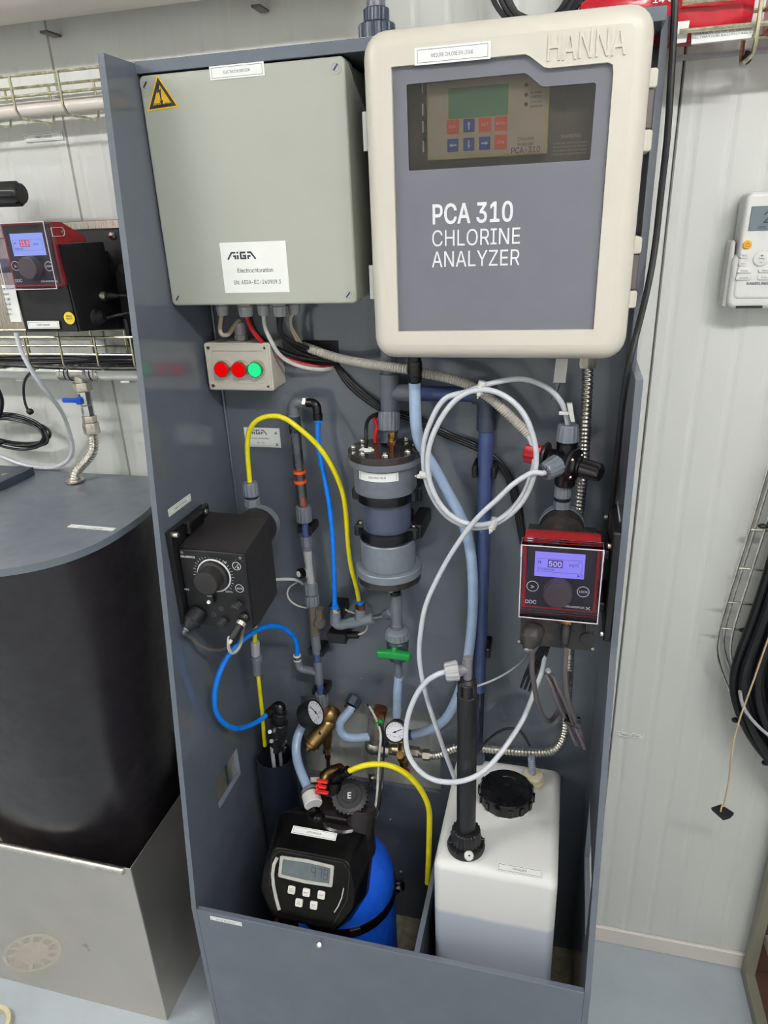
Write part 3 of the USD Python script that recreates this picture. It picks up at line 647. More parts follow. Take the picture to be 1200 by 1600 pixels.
# --- black cables coiled behind the analyser box
def loops(cx, cz, y, n, a, b, seed, t0=0.0):
    rg = np.random.RandomState(seed); q = []
    for k in range(n):
        aa, bb, dx, dy = a + rg.uniform(-.012, .012), b + rg.uniform(-.01, .01), rg.uniform(-.006, .006), rg.uniform(-.016, .016)
        for i in range(14):
            an = 2 * math.pi * i / 14
            q.append((cx + dx + aa * math.cos(an), y + dy, cz + bb * math.sin(an)))
    return q
single('cable_coil', hose(loops(-.062, 1.95, .0, 7, .062, .066, 3), .0036, 8, .012), 'cable_black', 'coil of black cable hanging above and behind the cream analyser box', 'cable')
single('cable_bundle', join([hose([(.000 + .007 * k, .0 + .004 * (k % 3), 1.99), (-.012 + .008 * k, -.0 + .004 * (k % 3), 1.93), (-.02 + .011 * k, .0, 1.885), (-.03 + .012 * k, .004, 1.84)], .0042, 8) for k in range(7)]), 'cable_black', 'bunch of black cables beside the red bag behind the cream box', 'cable')
# --- black cable down the cabinet's right edge
single('power_cable', hose([(0.1032, -0.09, 1.8829), (0.1057, -0.09, 1.848), (0.1089, -0.09, 1.7851), (0.1114, -0.09, 1.7189), (0.1108, -0.09, 1.6571), (0.1097, -0.095, 1.5922), (0.1049, -0.11, 1.5427), (0.0954, -0.14, 1.4945), (0.0855, -0.165, 1.4461), (0.0813, -0.16, 1.3907), (0.0824, -0.14, 1.3081), (0.0825, -0.12, 1.2178), (0.0828, -0.11, 1.1353)], .0046, 10), 'cable_black', 'long black cable running down the right edge of the cabinet', 'cable')
# --- air conditioner remote in its wall holder
xr, zr = .2905, 1.572
t = Thing('remote_control', 'white air conditioner remote with yellow power button in a wall holder', 'remote control', (xr, .06, 1.49))
t.addw('holder', join(pillow(rrect(.118, .080, .012, cx=xr, cz=1.530), .008, .0595, .008), box(xr - .0625, xr - .056, .016, .058, 1.491, 1.588, .003)), 'remote_white')
t.addw('body', pillow(rrect(.106, .150, .010, cx=xr, cz=1.578), .006, .05, .006), 'remote_white')
f0 = .0055
sc = t.addw('display', box(xr - .044, xr + .044, f0 - .001, f0 + .004, 1.601, 1.634, .0005), 'lcd_grey')
t.addw('lettering', join(text('24', .015, None, (xr - .026, f0 - .001, 1.611), .0003), text('COOL', .003, None, (xr - .032, f0 - .001, 1.604), .0003, True)), 'lcd_dark', None, sc, smooth=False)
b = t.addw('power_button', lathe([(.0062, 0), (.0062, .002), (.005, .003)], (xr - .0425, f0 + .001, 1.582), (0, -1, 0), 20), 'power_yellow', 'round yellow power button')
t.addw('lettering', join(ring([(.0022, .003), (.003, .003), (.003, .0034), (.0022, .0034)], (xr - .0425, f0 + .001, 1.582), (0, -1, 0), 16), box(xr - .0429, xr - .0421, f0 - .0024, f0 - .002, 1.582, 1.5855, 0)), 'bronze', None, b, smooth=False)
for dx, z, w, h, s in ((-.0445, 1.567, .012, .007, 'MODE'), (-.0455, 1.5555, .010, .007, 'OFF'), (-.041, 1.5455, .020, .0065, 'Timer'), (-.041, 1.5355, .022, .0065, 'Set'), (-.012, 1.5455, .02, .0065, 'Options'), (-.012, 1.5355, .02, .0065, 'Info'), (.02, 1.5455, .02, .0065, 'Quiet'), (.02, 1.5355, .02, .0065, 'Fan')):
    b = t.addw('push_button', pillow(rrect(w, h, .003, cx=xr + dx, cz=z), f0 - .0016, f0 + .002, .001), 'remote_white')
    t.addw('lettering', text(s, .0022, w * .55, (xr + dx, f0 - .0016, z - .001), .0002, anchor='c'), 'ink_grey', None, b, smooth=False)
b = t.addw('rocker_button', lathe([(.0105, 0), (.0105, .0025), (.009, .0035)], (xr - .021, f0 + .001, 1.5625), (0, -1, 0), 24), 'remote_white')
t.addw('lettering', join(text('+', .005, None, (xr - .021, f0 - .0026, 1.5645), .0002, True, 'c'), text('Temp', .0022, .008, (xr - .021, f0 - .0026, 1.5615), .0002, False, 'c'), box(xr - .0225, xr - .0195, f0 - .0028, f0 - .0025, 1.5572, 1.5578, 0)), 'ink_grey', None, b, smooth=False)
t.addw('lettering', text('SAMSUNG', .0036, .030, ((0.2548, 0.0055, 1.5255)[0], f0, (0.2548, 0.0055, 1.5255)[2]), .0004, True), 'ink_grey', smooth=False)
t.addw('finger_slot', box(xr - .045, xr - .008, .0072, .0085, 1.491, 1.4945, .0003), 'black_plastic')
# --- cable ladder with thick black cables at the right edge
t = Thing('cable_ladder', 'upright grey wire cable ladder on the wall at the right edge', 'cable tray', (.36, .05, .60))
rail = lambda x, y: [(x + .033, y, 1.25), (x + .018, y, 1.10), (x, y, .93), (x - .001, y, .90), (x + .004, y, .86), (x + .06, y, .74), (x + .13, y, .62), (x + .2, y, .5)]
for x, y in ((.302, .02), (.318, .045), (.3255, .02)): t.addw('long_wire', hose(rail(x, y), .0022, 8), 'stainless')
for z, dx in ((1.12, .024), (1.045, .0145), (.975, .006), (.92, .0), (.80, .038)): t.addw('rung', cyl((.298 + dx, .022, z), (.50, .03, z - .005), .0022, n=8), 'stainless')
for k in range(3): single('cable_tie', join(sphere((p := np.array(((1192,822), (1162,985), (1147,1058))[k] and ((0.3389, 0.01, 1.1327), (0.3389, 0.01, 0.9264), (0.3373, 0.01, 0.8246))[k])), .0055, 1, (1.5, 1, .8)), cyl(p, p + [.03, 0, -.003], .0028, n=8)), 'black_rubber', ('uppermost black cable tie on the wire ladder at the right edge', 'black cable tie in the middle of the wire ladder at the right edge', 'lowest black cable tie before the ladder bends at the right edge')[k], 'cable tie')
for k in range(2): single('cable_tie', join(sphere((p := np.array(((0.353, 0.01, 0.7282), (0.4196, 0.01, 0.6361))[k])), .0055, 1, (1.3, 1, 1)), cyl(p, p + [.03, 0, -.003], .0028, n=8)), 'black_rubber', ('black cable tie on the bend of the wire ladder', 'black cable tie at the lower end of the wire ladder at the frame edge')[k], 'cable tie')
for k in range(8):
    o = .0105 * k
    pts = [(.375 + o * .9, .0 - .015 * (k % 2), 1.35), (.362 + o, .0 - .015 * (k % 2), 1.1), (.343 + o, -.004 - .015 * (k % 2), .93), (.333 + o * 1.1, -.006 - .015 * (k % 2), .85), (.345 + o * 1.2, -.006 - .015 * (k % 2), .78), (.40 + o * 1.1, -.004 - .015 * (k % 2), .68), (.50 + o, -.0 - .015 * (k % 2), .58)]
    single('power_cable', hose(pts, .0085 if k % 2 == 0 else .0075, 10, .02), 'black_rubber', ('leftmost', 'second from the left', 'third from the left', 'fourth from the left', 'fifth from the left', 'sixth from the left', 'seventh from the left', 'rightmost')[k] + ' thick black cable in the bundle on the right-hand wire ladder', 'cable', 'thick cables on the right-hand ladder')
single('signal_cable', hose([(0.3398, -0.03, 0.8227), (0.3511, -0.03, 0.7888), (0.3751, -0.03, 0.7565), (0.4, -0.03, 0.7342), (0.4363, -0.03, 0.7079)], .0032, 8), 'gland_grey', 'thin light grey cable crossing the black cable bundle at the right edge', 'cable')
# --- pull cord with a black toggle
t = Thing('pull_switch', 'beige pull cord with a black diamond toggle hanging at the right', 'switch', (0.3431, -0.06, 0.5462))
t.addw('cord', hose([(0.3562, -0.09, 1.0208), (0.3495, -0.085, 0.9554), (0.3422, -0.08, 0.8734), (0.3354, -0.075, 0.8003), (0.3335, -0.07, 0.7315), (0.3378, -0.065, 0.6758), (0.3412, -0.06, 0.6257), (0.3406, -0.06, 0.5813)], .0016, 8), 'cord_beige')
t.addw('knot', join([hose([np.array((0.3369, -0.062, 0.5809)) + d for d in ((-.003, 0, 0), (0, -.004, .003), (.004, 0, 0), (0, .004, -.002), (-.002, -.002, .002), (.007, -.002, .003))], .0014, 7, .002), hose([(0.337, -0.064, 0.5861), (0.3349, -0.068, 0.58), (0.3348, -0.068, 0.572)], .0016, 7)]), 'cord_beige')
q = [(0.3194, -0.06, 0.5704), (0.3342, -0.066, 0.5875), (0.3606, -0.06, 0.5662), (0.3636, -0.05, 0.5502), (0.3461, -0.055, 0.5385), (0.3236, -0.052, 0.5568)]
t.addw('toggle', hull([np.array(a) for a in q] + [np.array((0.335, -0.045, 0.5653)), np.array((0.3531, -0.066, 0.5561))]), 'black_rubber')
# --- steel frame unit standing at the lower right corner
t = Thing('steel_frame_shelf', 'grey steel frame shelf with brown boards at the lower right corner', 'shelf', (.6, -.2, 0))
t.addw('rear_post', box(.4735, .494, .018, .045, 0, .75, .001), 'shelf_paint'); 
t.addw('floor_rail', hexa([(.49, -.9, .0), (.515, -.9, .0), (.49, -.9, .03), (.515, -.9, .03)], [(.4735, .018, 0), (.494, .018, 0), (.4735, .018, .03), (.494, .018, .03)]), 'shelf_paint')
t.addw('upper_rail', hexa([(.52, -.9, .20), (.545, -.9, .20), (.52, -.9, .225), (.545, -.9, .225)], [(.4735 + .021, .018, .14), (.515, .018, .14), (.4945, .018, .165), (.515, .018, .165)]), 'shelf_paint')
t.addw('board', box(.495, 1.1, -.9, .045, .004, .012, .001), 'wood_brown'); t.addw('back_board', box(.495, 1.1, .046, .0505, .0, .7, .001), 'wood_brown'); t.addw('front_post', box(1.08, 1.1, -.9, -.88, 0, .75, .001), 'shelf_paint')
for k in range(3): single('hose_coil', ring([(.07 - .001 * k, 0), (.078, .002), (.078, .012), (.07, .012)], (.62, -.05, .24 + .016 * k), (0, .25, 1), 40), 'black_gloss', ('lowest', 'middle', 'uppermost')[k] + ' black hose loop inside the steel frame shelf at the lower right', 'hose', 'black hose loops in the steel shelf')

# ================================================================ the cabinet
cab = Thing('equipment_cabinet', 'tall open grey plastic equipment cabinet with low front board', 'cabinet', (-.27, -.17, 0))
XL, XR = -.63, .092       # inner faces of the side panels
def side_sheet(poly_yz, x0, x1):
    m = trimesh.creation.extrude_polygon(poly_yz, x1 - x0, engine='earcut')
    m.apply_transform(np.array([[0, 0, 1, x0], [1, 0, 0, 0], [0, 1, 0, 0], [0, 0, 0, 1.0]])); return m
left = Polygon([(.045, 0), (-.372, 0), (-.372, .424), (-.298, .986), (-.2477, 1.417), (-.21, 1.859), (.045, 1.859)]).difference(shbox(-.240, .545, -.137, .6155))
right = Polygon([(.045, 0), (-.372, 0), (-.372, .424), (-.225, 1.0), (-.2, 1.4237), (-.072, 1.428), (-.078, 1.861), (.045, 1.861)]).difference(shbox(-.30, .455, -.12, .60))
lp = cab.addw('side_panel', side_sheet(left, XL - .01, XL), 'pvc_sheet', smooth=False)
rp = cab.addw('side_panel', side_sheet(right, XR, XR + .01), 'pvc_sheet', smooth=False)
back = shbox(XL, 0.02, XR, 1.845).difference(shbox(-.534, .440, -.217, .661)).difference(shbox(-.460, 1.395, -.392, 1.444))
bp = cab.addw('back_panel', plate(back, 0, .012), 'pvc_sheet', smooth=False)
cab.addw('top_board', box(XL, XR, -.136, .045, 1.8455, 1.861, .0006), 'pvc_sheet')
cab.addw('top_strip', box(XL + .01, XR - .12, -.12, .03, 1.8612, 1.8645, .0006), 'paper', 'thin white strip on the top board')
fb = cab.addw('front_board', box(XL, XR, -.372, -.362, 0, .4225, .0008), 'pvc_sheet')
cab.addw('divider', box(-.207, -.197, -.3615, 0, .02, .4005, .0008), 'pvc_sheet')
cab.addw('bottom_board', box(XL, XR, -.3615, .045, .004, .02, .0005), 'speckle_floor', 'speckled bottom')
cab.addw('weld_seam', cyl((XL + .003, -.003, .66), (XL + .003, -.003, 1.84), .0025, n=8), 'pvc_sheet')
cab.addw('screw', join(lathe([(.0065, 0), (.0062, .0025), (.004, .0045)], (-0.3813, -0.372, 0.3993), (0, -1, 0), 16), cyl((-0.3808, -0.373, 0.4008), (-0.3771, -0.381, 0.4128), .0035, n=12)), 'stainless')
for p in ((-0.3378, 0, 0.3371), (-0.3874, 0, 0.728)): cab.addw('rivet', sphere(p, .002, 1), 'nickel')
cab.addw('cable_gland_plate', box(-.459, -.393, .0125, .03, 1.396, 1.443, .0005), 'black_rubber')
sticker(cab, (-0.5695, -0.3721, 0.409), .066, .010, 'BAC DE RETENTION', th=.003, tw=.04, ink='ink_grey', parent=None)
sticker(cab, (-0.6296, -0.2039, 1.1983), .075, .013, 'POMPE DOSEUSE', R=FACE_R, th=.0035, tw=.045, ink='ink_grey')
# AIGA info label on the back panel
def aiga(w, at, y, d=.0003):
    """The five-stroke angular word mark, drawn as strokes; width w, left foot at "at" (x, z)."""
    s = w / 10.0; L = []
    def st(*p, t=.55): L.append(LineString(p).buffer(t / 2, cap_style=2, join_style=2))
    st((0, 0), (1.5, 2.1), (2.9, 2.1)); st((2.0, 1.0), (2.75, 1.0)); st((2.75, 0), (2.75, 1.28), t=.6)
    st((3.65, 0), (3.65, 1.3), t=.6); st((3.65, 1.8), (3.65, 2.36), t=.6)
    st((6.5, 2.1), (4.55, 2.1)); st((4.75, 2.36), (4.75, .27), (6.4, .27), (6.4, 1.1), (5.5, 1.1))
    st((7.2, 2.1), (8.4, 2.1), (10, 0)); st((7.35, 0), (7.35, 1.0), (8.3, 1.0), t=.5)
    from shapely.ops import unary_union
    g = affinity.scale(unary_union(L), s, s, origin=(0, 0)); g = affinity.translate(g, *at)
    return plate(g, y - d, y)
c = np.array((-0.5569, -0.0003, 1.2605)); w, h = .0735, .0385
p = cab.addw('label_plate', box(c[0] - w / 2, c[0] + w / 2, -.0009, 0, c[2] - h / 2, c[2] + h / 2, .0001), 'paper', 'white printed data label')
g = [aiga(.040, (c[0] - .030, c[2] + .006), -.0009), text('Cellule de chloration', .0028, .036, (c[0] - .004, -.0009, c[2] - .003), .0002, False, 'c'), text('EC-10', .0034, None, (c[0] - .004, -.0009, c[2] - .012), .0002, False, 'c')]
for dz in (.0105, -.0125): g += [plate(Polygon([(c[0] + .026, c[2] + dz - .003), (c[0] + .0315, c[2] + dz - .003), (c[0] + .0288, c[2] + dz + .003)]), -.0011, -.0009)]
cab.addw('lettering', join(g), 'ink_grey', None, p, smooth=False)

# ================================================================ grey electrical enclosure
x0, x1, z0, z1, yf = -.628, -.3145, 1.5208, 1.8435, -.135
enc = Thing('electrical_enclosure', 'light grey electrical enclosure with yellow high-voltage warning triangle', 'electrical box', ((x0 + x1) / 2, 0, z0))
cx, cz = (x0 + x1) / 2, (z0 + z1) / 2
enc.addw('body', pillow(rrect(x1 - x0 - .004, z1 - z0 - .004, .010, cx=cx, cz=cz), -.097, -.0005, .001), 'abs_grey_box')
enc.addw('lid', pillow(rrect(x1 - x0, z1 - z0, .008, cx=cx, cz=cz), yf, -.0985, .0035), 'abs_grey_box')
for x, z in ((x0 + .010, z1 - .012), (x1 - .013, z1 - .013), (x0 + .012, z0 + .012), (x1 - .013, z0 + .013)):
    s = enc.addw('corner_screw', ring([(.0052, 0), (.0085, 0), (.0085, .0008), (.0052, .0008)], (x, yf + .0002, z), (0, -1, 0), 24), 'abs_grey_box')
    enc.addw('screw_head', lathe([(.0052, 0), (.0048, .0005)], (x, yf, z), (0, -1, 0), 20), 'gland_grey', None, s)
    enc.addw('slot', moved(box(-.0045, .0045, -.0008, 0, -.0010, .0010, 0), rotm(roll=-50), (x, yf - .0004, z)), 'ink', None, s)
# warning triangle
a = [np.array(q) for q in ((-0.5964, -0.1352, 1.8413), (-0.5704, -0.1352, 1.8008), (-0.619, -0.1352, 1.7984))]
tri = Polygon([(q[0], q[2]) for q in a])
w_ = enc.addw('warning_triangle', plate(tri.buffer(.001), yf - .0005, yf), 'warning_yellow', 'yellow high-voltage warning triangle')
inner = tri.buffer(-.0012, join_style=2).difference(tri.buffer(-.0052, join_style=2))
bx, bz = (-0.5966, -0.135, 1.8181)[0], (-0.5966, -0.135, 1.8181)[2]
bolt = Polygon([(bx + q[0], bz + q[1]) for q in ((-.001, .013), (-.0042, .001), (-.0006, .0028), (.0002, -.009), (-.0022, -.0085), (.0014, -.0140), (.0042, -.0075), (.0018, -.0083), (.0024, .0068), (-.0008, .0048), (.002, .0130))])
enc.addw('lettering', join(plate(inner, yf - .0008, yf - .0005), plate(bolt.buffer(0), yf - .0008, yf - .0005), text('220/380 VOLT', .0038, .027, ((-0.595, -0.135, 1.8038)[0], yf - .0005, (-0.5951, -0.135, 1.803)[2]), .0003, True, 'c')), 'ink', None, w_, smooth=False)
sticker(enc, (-0.4724, -0.1352, 1.8372), .083, .0170, 'ELECTROCHLORATION', th=.0036, tw=.040, ink='ink_grey')
c = np.array((-0.4762, -0.135, 1.5764)); w, h = .109, .0745
p = enc.addw('label_plate', box(c[0] - w / 2, c[0] + w / 2, yf - .0006, yf, c[2] - h / 2, c[2] + h / 2, .0001), 'paper', 'white serial number label')
g = [aiga(.0465, (c[0] - .043, c[2] + .0125), yf - .0006), text('Électrochloration', .0058, .059, (c[0] - .029, yf - .0006, c[2] - .0070), .0002), text('SN: AIGA-EC-240909.3', .0060, .079, (c[0] - .0375, yf - .0006, c[2] - .0245), .0002)]
enc.addw('lettering', join(g), 'ink', None, p, smooth=False)
# cable glands under it
def gland(t, p, d, r=.0125, L=.03, m='gland_grey'):
    p = np.array(p, float); d = np.array(d, float) / np.linalg.norm(d)
    g = t.addw('cable_gland', nut(p, p + d * L * .3, r, 6), m)
    t.addw('gland_nut', ribbed(p + d * L * .3, p + d * L, r * .96, 10, .05, r1=r * .84, c=.1), m, None, g)
GL = [((-0.5773, -0.06, 1.5113), .0115), ((-0.5275, -0.075, 1.5125), .0135), ((-0.5016, -0.06, 1.5126), .0115), ((-0.4654, -0.075, 1.5139), .0130), ((-0.4503, -0.05, 1.5119), .0105)]
for q, rr in GL: gland(enc, (q[0], q[1], z0 - .0005), (0, 0, -1), rr, .025)

# ================================================================ push-button box with three lamps
x0, x1, z0, z1, yb = -.6225, -.497, 1.365, 1.449, -.062
pb = Thing('control_box', 'small light grey control box with two red and one green lit button', 'control box', ((x0 + x1) / 2, 0, z0))
cx, cz = (x0 + x1) / 2, (z0 + z1) / 2
pb.addw('body', pillow(rrect(x1 - x0 - .002, z1 - z0 - .002, .004, cx=cx, cz=cz), -.044, -.0005, .001), 'abs_cream')
pb.addw('lid', pillow(rrect(x1 - x0, z1 - z0, .005, cx=cx, cz=cz), yb + .002, -.0445, .002), 'abs_cream')
rim = rrect(x1 - x0 - .006, z1 - z0 - .006, .004, cx=cx, cz=cz).difference(rrect(x1 - x0 - .028, z1 - z0 - .026, .006, cx=cx, cz=cz))
pb.addw('raised_rim', plate(rim, yb, yb + .0025), 'abs_cream', smooth=False)
for sx in (0, 1):
    for sz in (0, 1):
        pb.addw('corner_screw', lathe([(.004, 0), (.0036, .0006), (.002, .0006), (.0016, -.0002)], ((x0 + .0095, x1 - .0095)[sx], yb, (z0 + .0085, z1 - .0085)[sz]), (0, -1, 0), 16), 'nickel')
for (u, v), m, nm in (((351,575), 'lamp_red', 'red lit button'), ((378,575.5), 'lamp_red', 'red lit button'), ((403,575.5), 'lamp_green', 'green lit button')):
    q = np.array((-0.9384, 0, 1.9939)) * 0 + np.array((0, 0, 0)); 
    b = pb.addw('push_button', lathe([(.0150, 0), (.0150, .008), (.0142, .0105)], {351: (-0.5871, -0.06, 1.4051), 378: (-0.5539, -0.06, 1.4049), 403: (-0.5234, -0.06, 1.4052)}[u], (0, -1, 0), 32), 'stainless', nm)
    pb.addw('lens', lathe([(.0128, 0), (.0128, .0035), (.0115, .005), (0, .0054)], np.array({351: (-0.5871, -0.06, 1.4051), 378: (-0.5539, -0.06, 1.4049), 403: (-0.5234, -0.06, 1.4052)}[u]) + [0, -.0105, 0], (0, -1, 0), 32), m, None, b)
    pb.addw('lens_rim', ring([(.0115, 0), (.0136, 0), (.0134, .004), (.0122, .0045)], np.array({351: (-0.5871, -0.06, 1.4051), 378: (-0.5539, -0.06, 1.4049), 403: (-0.5234, -0.06, 1.4052)}[u]) + [0, -.0105, 0], (0, -1, 0), 32), 'red_plastic' if m == 'lamp_red' else 'green_plastic', None, b)
gq = ((-0.5633, -0.03, 1.4393)[0], -.03, z1)
gland(pb, gq, (0, 0, 1), .0115, .03)
# wiring between the boxes
def bent(name, pts, r, m, label, cat='cable', group=None, n=9): single(name, hose(pts, r, n, .006), m, label, cat, group)
g0, g1, g2, g3, g4 = [np.array((q[0], q[1], 1.4955)) for q, _ in GL]
bent('power_cable', [g0 + (0, 0, .01), (-0.5828, -0.065, 1.48), (-0.5799, -0.07, 1.4656), (-0.5743, -0.06, 1.463), (-0.5692, -0.045, 1.4727), (gq[0], -.03, z1 + .034), (gq[0], -.03, z1 + .02)], .0038, 'cable_beige', 'beige cable looping from the grey enclosure to the control box with lit buttons')
bent('power_cable', [g1 + (-.002, 0, .01), (-0.5237, -0.07, 1.4762), (-0.5152, -0.06, 1.4553), (-0.5059, -0.04, 1.4322), (-0.4937, -0.02, 1.4175), (-0.4641, -0.005, 1.4034), (-0.4327, 0.008, 1.3954), (-0.4097, 0.012, 1.3937)], .0042, 'cable_red', 'thick red cable bending from the grey enclosure into the wall opening')
bent('power_cable', [g1 + (.004, .004, .01), (-0.5244, -0.05, 1.4646), (-0.5056, -0.03, 1.4394), (-0.4731, -0.01, 1.418), (-0.409, 0.012, 1.4041)], .0042, 'cable_black', 'black cable running close beside the red cable')
bent('signal_cable', [g2 + (0, 0, .01), (-0.4999, -0.065, 1.4775), (-0.495, -0.06, 1.4553), (-0.4865, -0.05, 1.4297), (-0.4704, -0.035, 1.4103), (-0.4409, -0.02, 1.3975), (-0.4152, -0.008, 1.3942), (-0.4049, 0.012, 1.3937)], .0037, 'nylon_white', 'white cable hanging lowest below the grey enclosure')
for k in range(3): bent('power_cable', [g3 + (-.005 + .005 * k, .002 * k, .01), (-0.4749, -0.055, 1.4653), np.array((-0.4709, -0.04, 1.4467)) + [.006 * k, 0, 0], np.array((-0.4527, -0.015, 1.4224)) + [.008 * k, 0, .004 * k], np.array((-0.4064, 0.012, 1.4064)) + [0, 0, .004 * k]], .0034, 'cable_black', ('left black cable of the trio under the middle grey gland', 'middle black cable of the trio under the grey glands', 'right black cable of the trio under the grey glands')[k])
for k in range(2): bent('signal_cable', [g4 + (-.003 + .006 * k, 0, .01), (-0.459, -0.05, 1.4805), np.array((-0.456, -0.04, 1.4543)) + [.003 * k, 0, .004 * k], np.array((-0.4561, -0.02, 1.4312)) + [.004 * k, 0, .004 * k], np.array((-0.4597, 0, 1.4186)) + [.004 * k, 0, .0], np.array((-0.4623, 0.012, 1.4118))], .0025, 'cable_beige', ('left thin beige cable of the pair under the last gland', 'right thin beige cable of the pair under the last gland')[k])
# black cables from the opening down to the cell
for k in range(3): bent('power_cable', [np.array((-0.4067, 0.012, 1.4029)) + [0, 0, .004 * k], np.array((-0.3901, -0.006, 1.3849)) + [.004 * k, 0, 0], np.array((-0.3702, -0.006, 1.3587)) + [.004 * k, 0, .003 * k], np.array((-0.3404, -0.01, 1.337)) + [.002 * k, 0, .004 * k], np.array((-0.3133, -0.012, 1.3218)) + [0, 0, .004 * k], np.array((-0.2654, -0.008, 1.3068)) + [0, 0, .004 * k], np.array((-0.1965, -0.008, 1.276)) + [0, 0, .004 * k], np.array((-0.1448, -0.01, 1.2561)) + [0, 0, .004 * k], np.array((-0.1106, -0.01, 1.2338)) + [.004 * k, 0, 0], np.array((-0.0871, -0.01, 1.1952)) + [.004 * k, 0, 0], np.array((-0.073, -0.01, 1.1405)) + [.004 * k, 0, 0], np.array((-0.0605, -0.01, 1.0776)) + [.003 * k, 0, 0]], .0036, 'cable_black', ('lowest black cable crossing the cabinet back from the opening to the right pump', 'middle black cable crossing the cabinet back from the opening to the right pump', 'topmost black cable crossing the cabinet back from the opening to the right pump')[k])

# ================================================================ the cream analyser box
HY = -.197
an = Thing('analyser_box', 'large cream analyser box with grey front and viewing window', 'analyser', (-.10, -.06, 1.4478))
hx0, hx1, hz0, hz1 = -.2755, .0765, 1.4478, 1.857
cx, cz = (hx0 + hx1) / 2, (hz0 + hz1) / 2
an.addw('case', pillow(rrect(hx1 - hx0 - .012, hz1 - hz0 - .012, .026, 8, cx, cz), -.122, -.055, .002), 'abs_cream')
# door: rounded frame around the recess
outer = rrect(hx1 - hx0, hz1 - hz0, .030, 10, cx, cz)
rec = Polygon([(-.2356, 1.8137), (-.0700, 1.8139), (-.0640, 1.8110), (-.0470, 1.7985), (-.0410, 1.7972), (.0265, 1.7976), (.0318, 1.7950), (.0333, 1.7879), (.0325, 1.4900), (-.2370, 1.4880)]).buffer(-.001).buffer(.001)
def rounded_frame(outer, hole, y0, y1, b, steps=6):
    """A plate with a hole whose outer front rim is rounded: a stack of rings (outer wall, bevel, flat front, hole wall)."""
    parts = []
    co = np.array(outer.exterior.coords)[:-1]; n = len(co); c0 = co.mean(0)
    lv = [(co, y1)]
    for k in range(steps + 1):
        a = math.pi / 2 * k / steps
        q = outer.buffer(-b * (1 - math.cos(a)) - 1e-6)
        qq = np.array(q.exterior.coords)
        # resample each ring at the same angles seen from the centre
        lv.append((qq, y1 - (y1 - y0 - b) - b * math.sin(a)))
    ang = np.linspace(0, 2 * math.pi, 193)[:-1]
    def atang(q):
        poly = Polygon(q); ln = poly.exterior; out = []
        for t in ang:
            ray = LineString([tuple(c0), (c0[0] + math.cos(t), c0[1] + math.sin(t))]); i = ray.intersection(ln)
            out.append(i.coords[0] if i.geom_type == 'Point' else list(i.geoms)[0].coords[0])
        return np.array(out)
    ringsl = [(atang(q), y) for q, y in lv]; vs = []; fs = []
    for q, y in ringsl: vs += [(x, y, z) for x, z in q]
    N = len(ang)
    for i in range(len(ringsl) - 1):
        for j in range(N):
            a, b_ = i * N + j, i * N + (j + 1) % N; fs += [(a, b_ + N, b_), (a, a + N, b_ + N)]
    m = trimesh.Trimesh(np.array(vs), np.array(fs), process=False)
    front = Polygon(ringsl[-1][0]).difference(hole)
    fl = plate(front, y0, y0 + .0105)
    return join(m, fl)
an.addw('door', rounded_frame(outer, rec, HY, -.124, .022), 'abs_cream', smooth=40)
an.addw('embossed_name', text('HANNA', .0275, .089, ((-0.0438, -0.197, 1.8041)[0], HY + .0002, (-0.0438, -0.197, 1.8041)[2]), .0020), 'abs_cream', smooth=False, kind='stuff')
winp = Polygon([(-.2180, 1.7943), (-.0705, 1.7953), (-.0660, 1.7930), (-.0500, 1.7800), (-.0460, 1.7790), (.0125, 1.7790), (.0146, 1.7765), (.0134, 1.6957), (-.2172, 1.6953)]).buffer(-.002).buffer(.002)
an.addw('front_panel', plate(rec.buffer(.003).difference(winp), HY + .0065, HY + .0095), 'panel_grey', 'matt grey front panel', smooth=False)
an.addw('window_pane', plate(winp.buffer(.004), HY + .0097, HY + .0117), 'clear_pane', 'clear window pane', smooth=False)
g = [text('PCA 310', .0236, .1065, ((-0.1861, -0.191, 1.6291)[0], HY + .0065, (-0.1861, -0.191, 1.6291)[2]), .0004, True), text('CHLORINE', .0200, .1175, ((-0.1869, -0.191, 1.6008)[0], HY + .0065, (-0.1869, -0.191, 1.6008)[2]), .0004), text('ANALYZER', .0200, .1185, ((-0.1876, -0.191, 1.574)[0], HY + .0065, (-0.1876, -0.191, 1.574)[2]), .0004)]
an.addw('lettering', join(g), 'print_white', smooth=False)
sticker(an, ((-0.1583, -0.197, 1.8217)[0], HY, (-0.1583, -0.197, 1.8217)[2]), .094, .0185, 'MESURE CHLORE EN LIGNE', th=.0042, tw=.052, ink='ink_grey')
# inside: back plate and the controller with its keypad
an.addw('inner_plate', box(-.232, .028, -.152, -.149, 1.66, 1.812, .0005), 'dark_backplate')
an.addw('inner_hood', box(-.020, .03, -.1525, -.1519, 1.70, 1.80, .0002), 'dark_backplate')
CY = -.168
ct = an.addw('controller', box(-.1965, -.0405, CY, -.1525, 1.7073, 1.806, .001), 'keypad_rim', 'controller with keypad')
an.addw('keypad_face', box(-.1935, -.0435, CY - .0006, CY + .001, 1.7103, 1.803, .0003), 'keypad_face', None, ct)
for z in (1.795, 1.769, 1.749, 1.726): an.addw('hinge_clip', box(-.2035, -.2010, -.166, -.1525, z - .008, z + .006, .0004), 'nickel', None, ct)
KY = CY - .0012
def px_rect(a, b): return a[0], b[0], b[2], a[2]
xa, xb, zb, zt = px_rect((-0.1677, -0.1692, 1.7888), (-0.0911, -0.1692, 1.7602))
an.addw('display_rim', plate(shbox(xa - .0015, zb - .0075, xb + .0015, zt + .0015), KY, CY), 'keypad_rim', None, ct)
an.addw('display', plate(shbox(xa, zb - .006, xb, zt), KY - .0004, KY + .0003), 'lcd_green', None, ct)
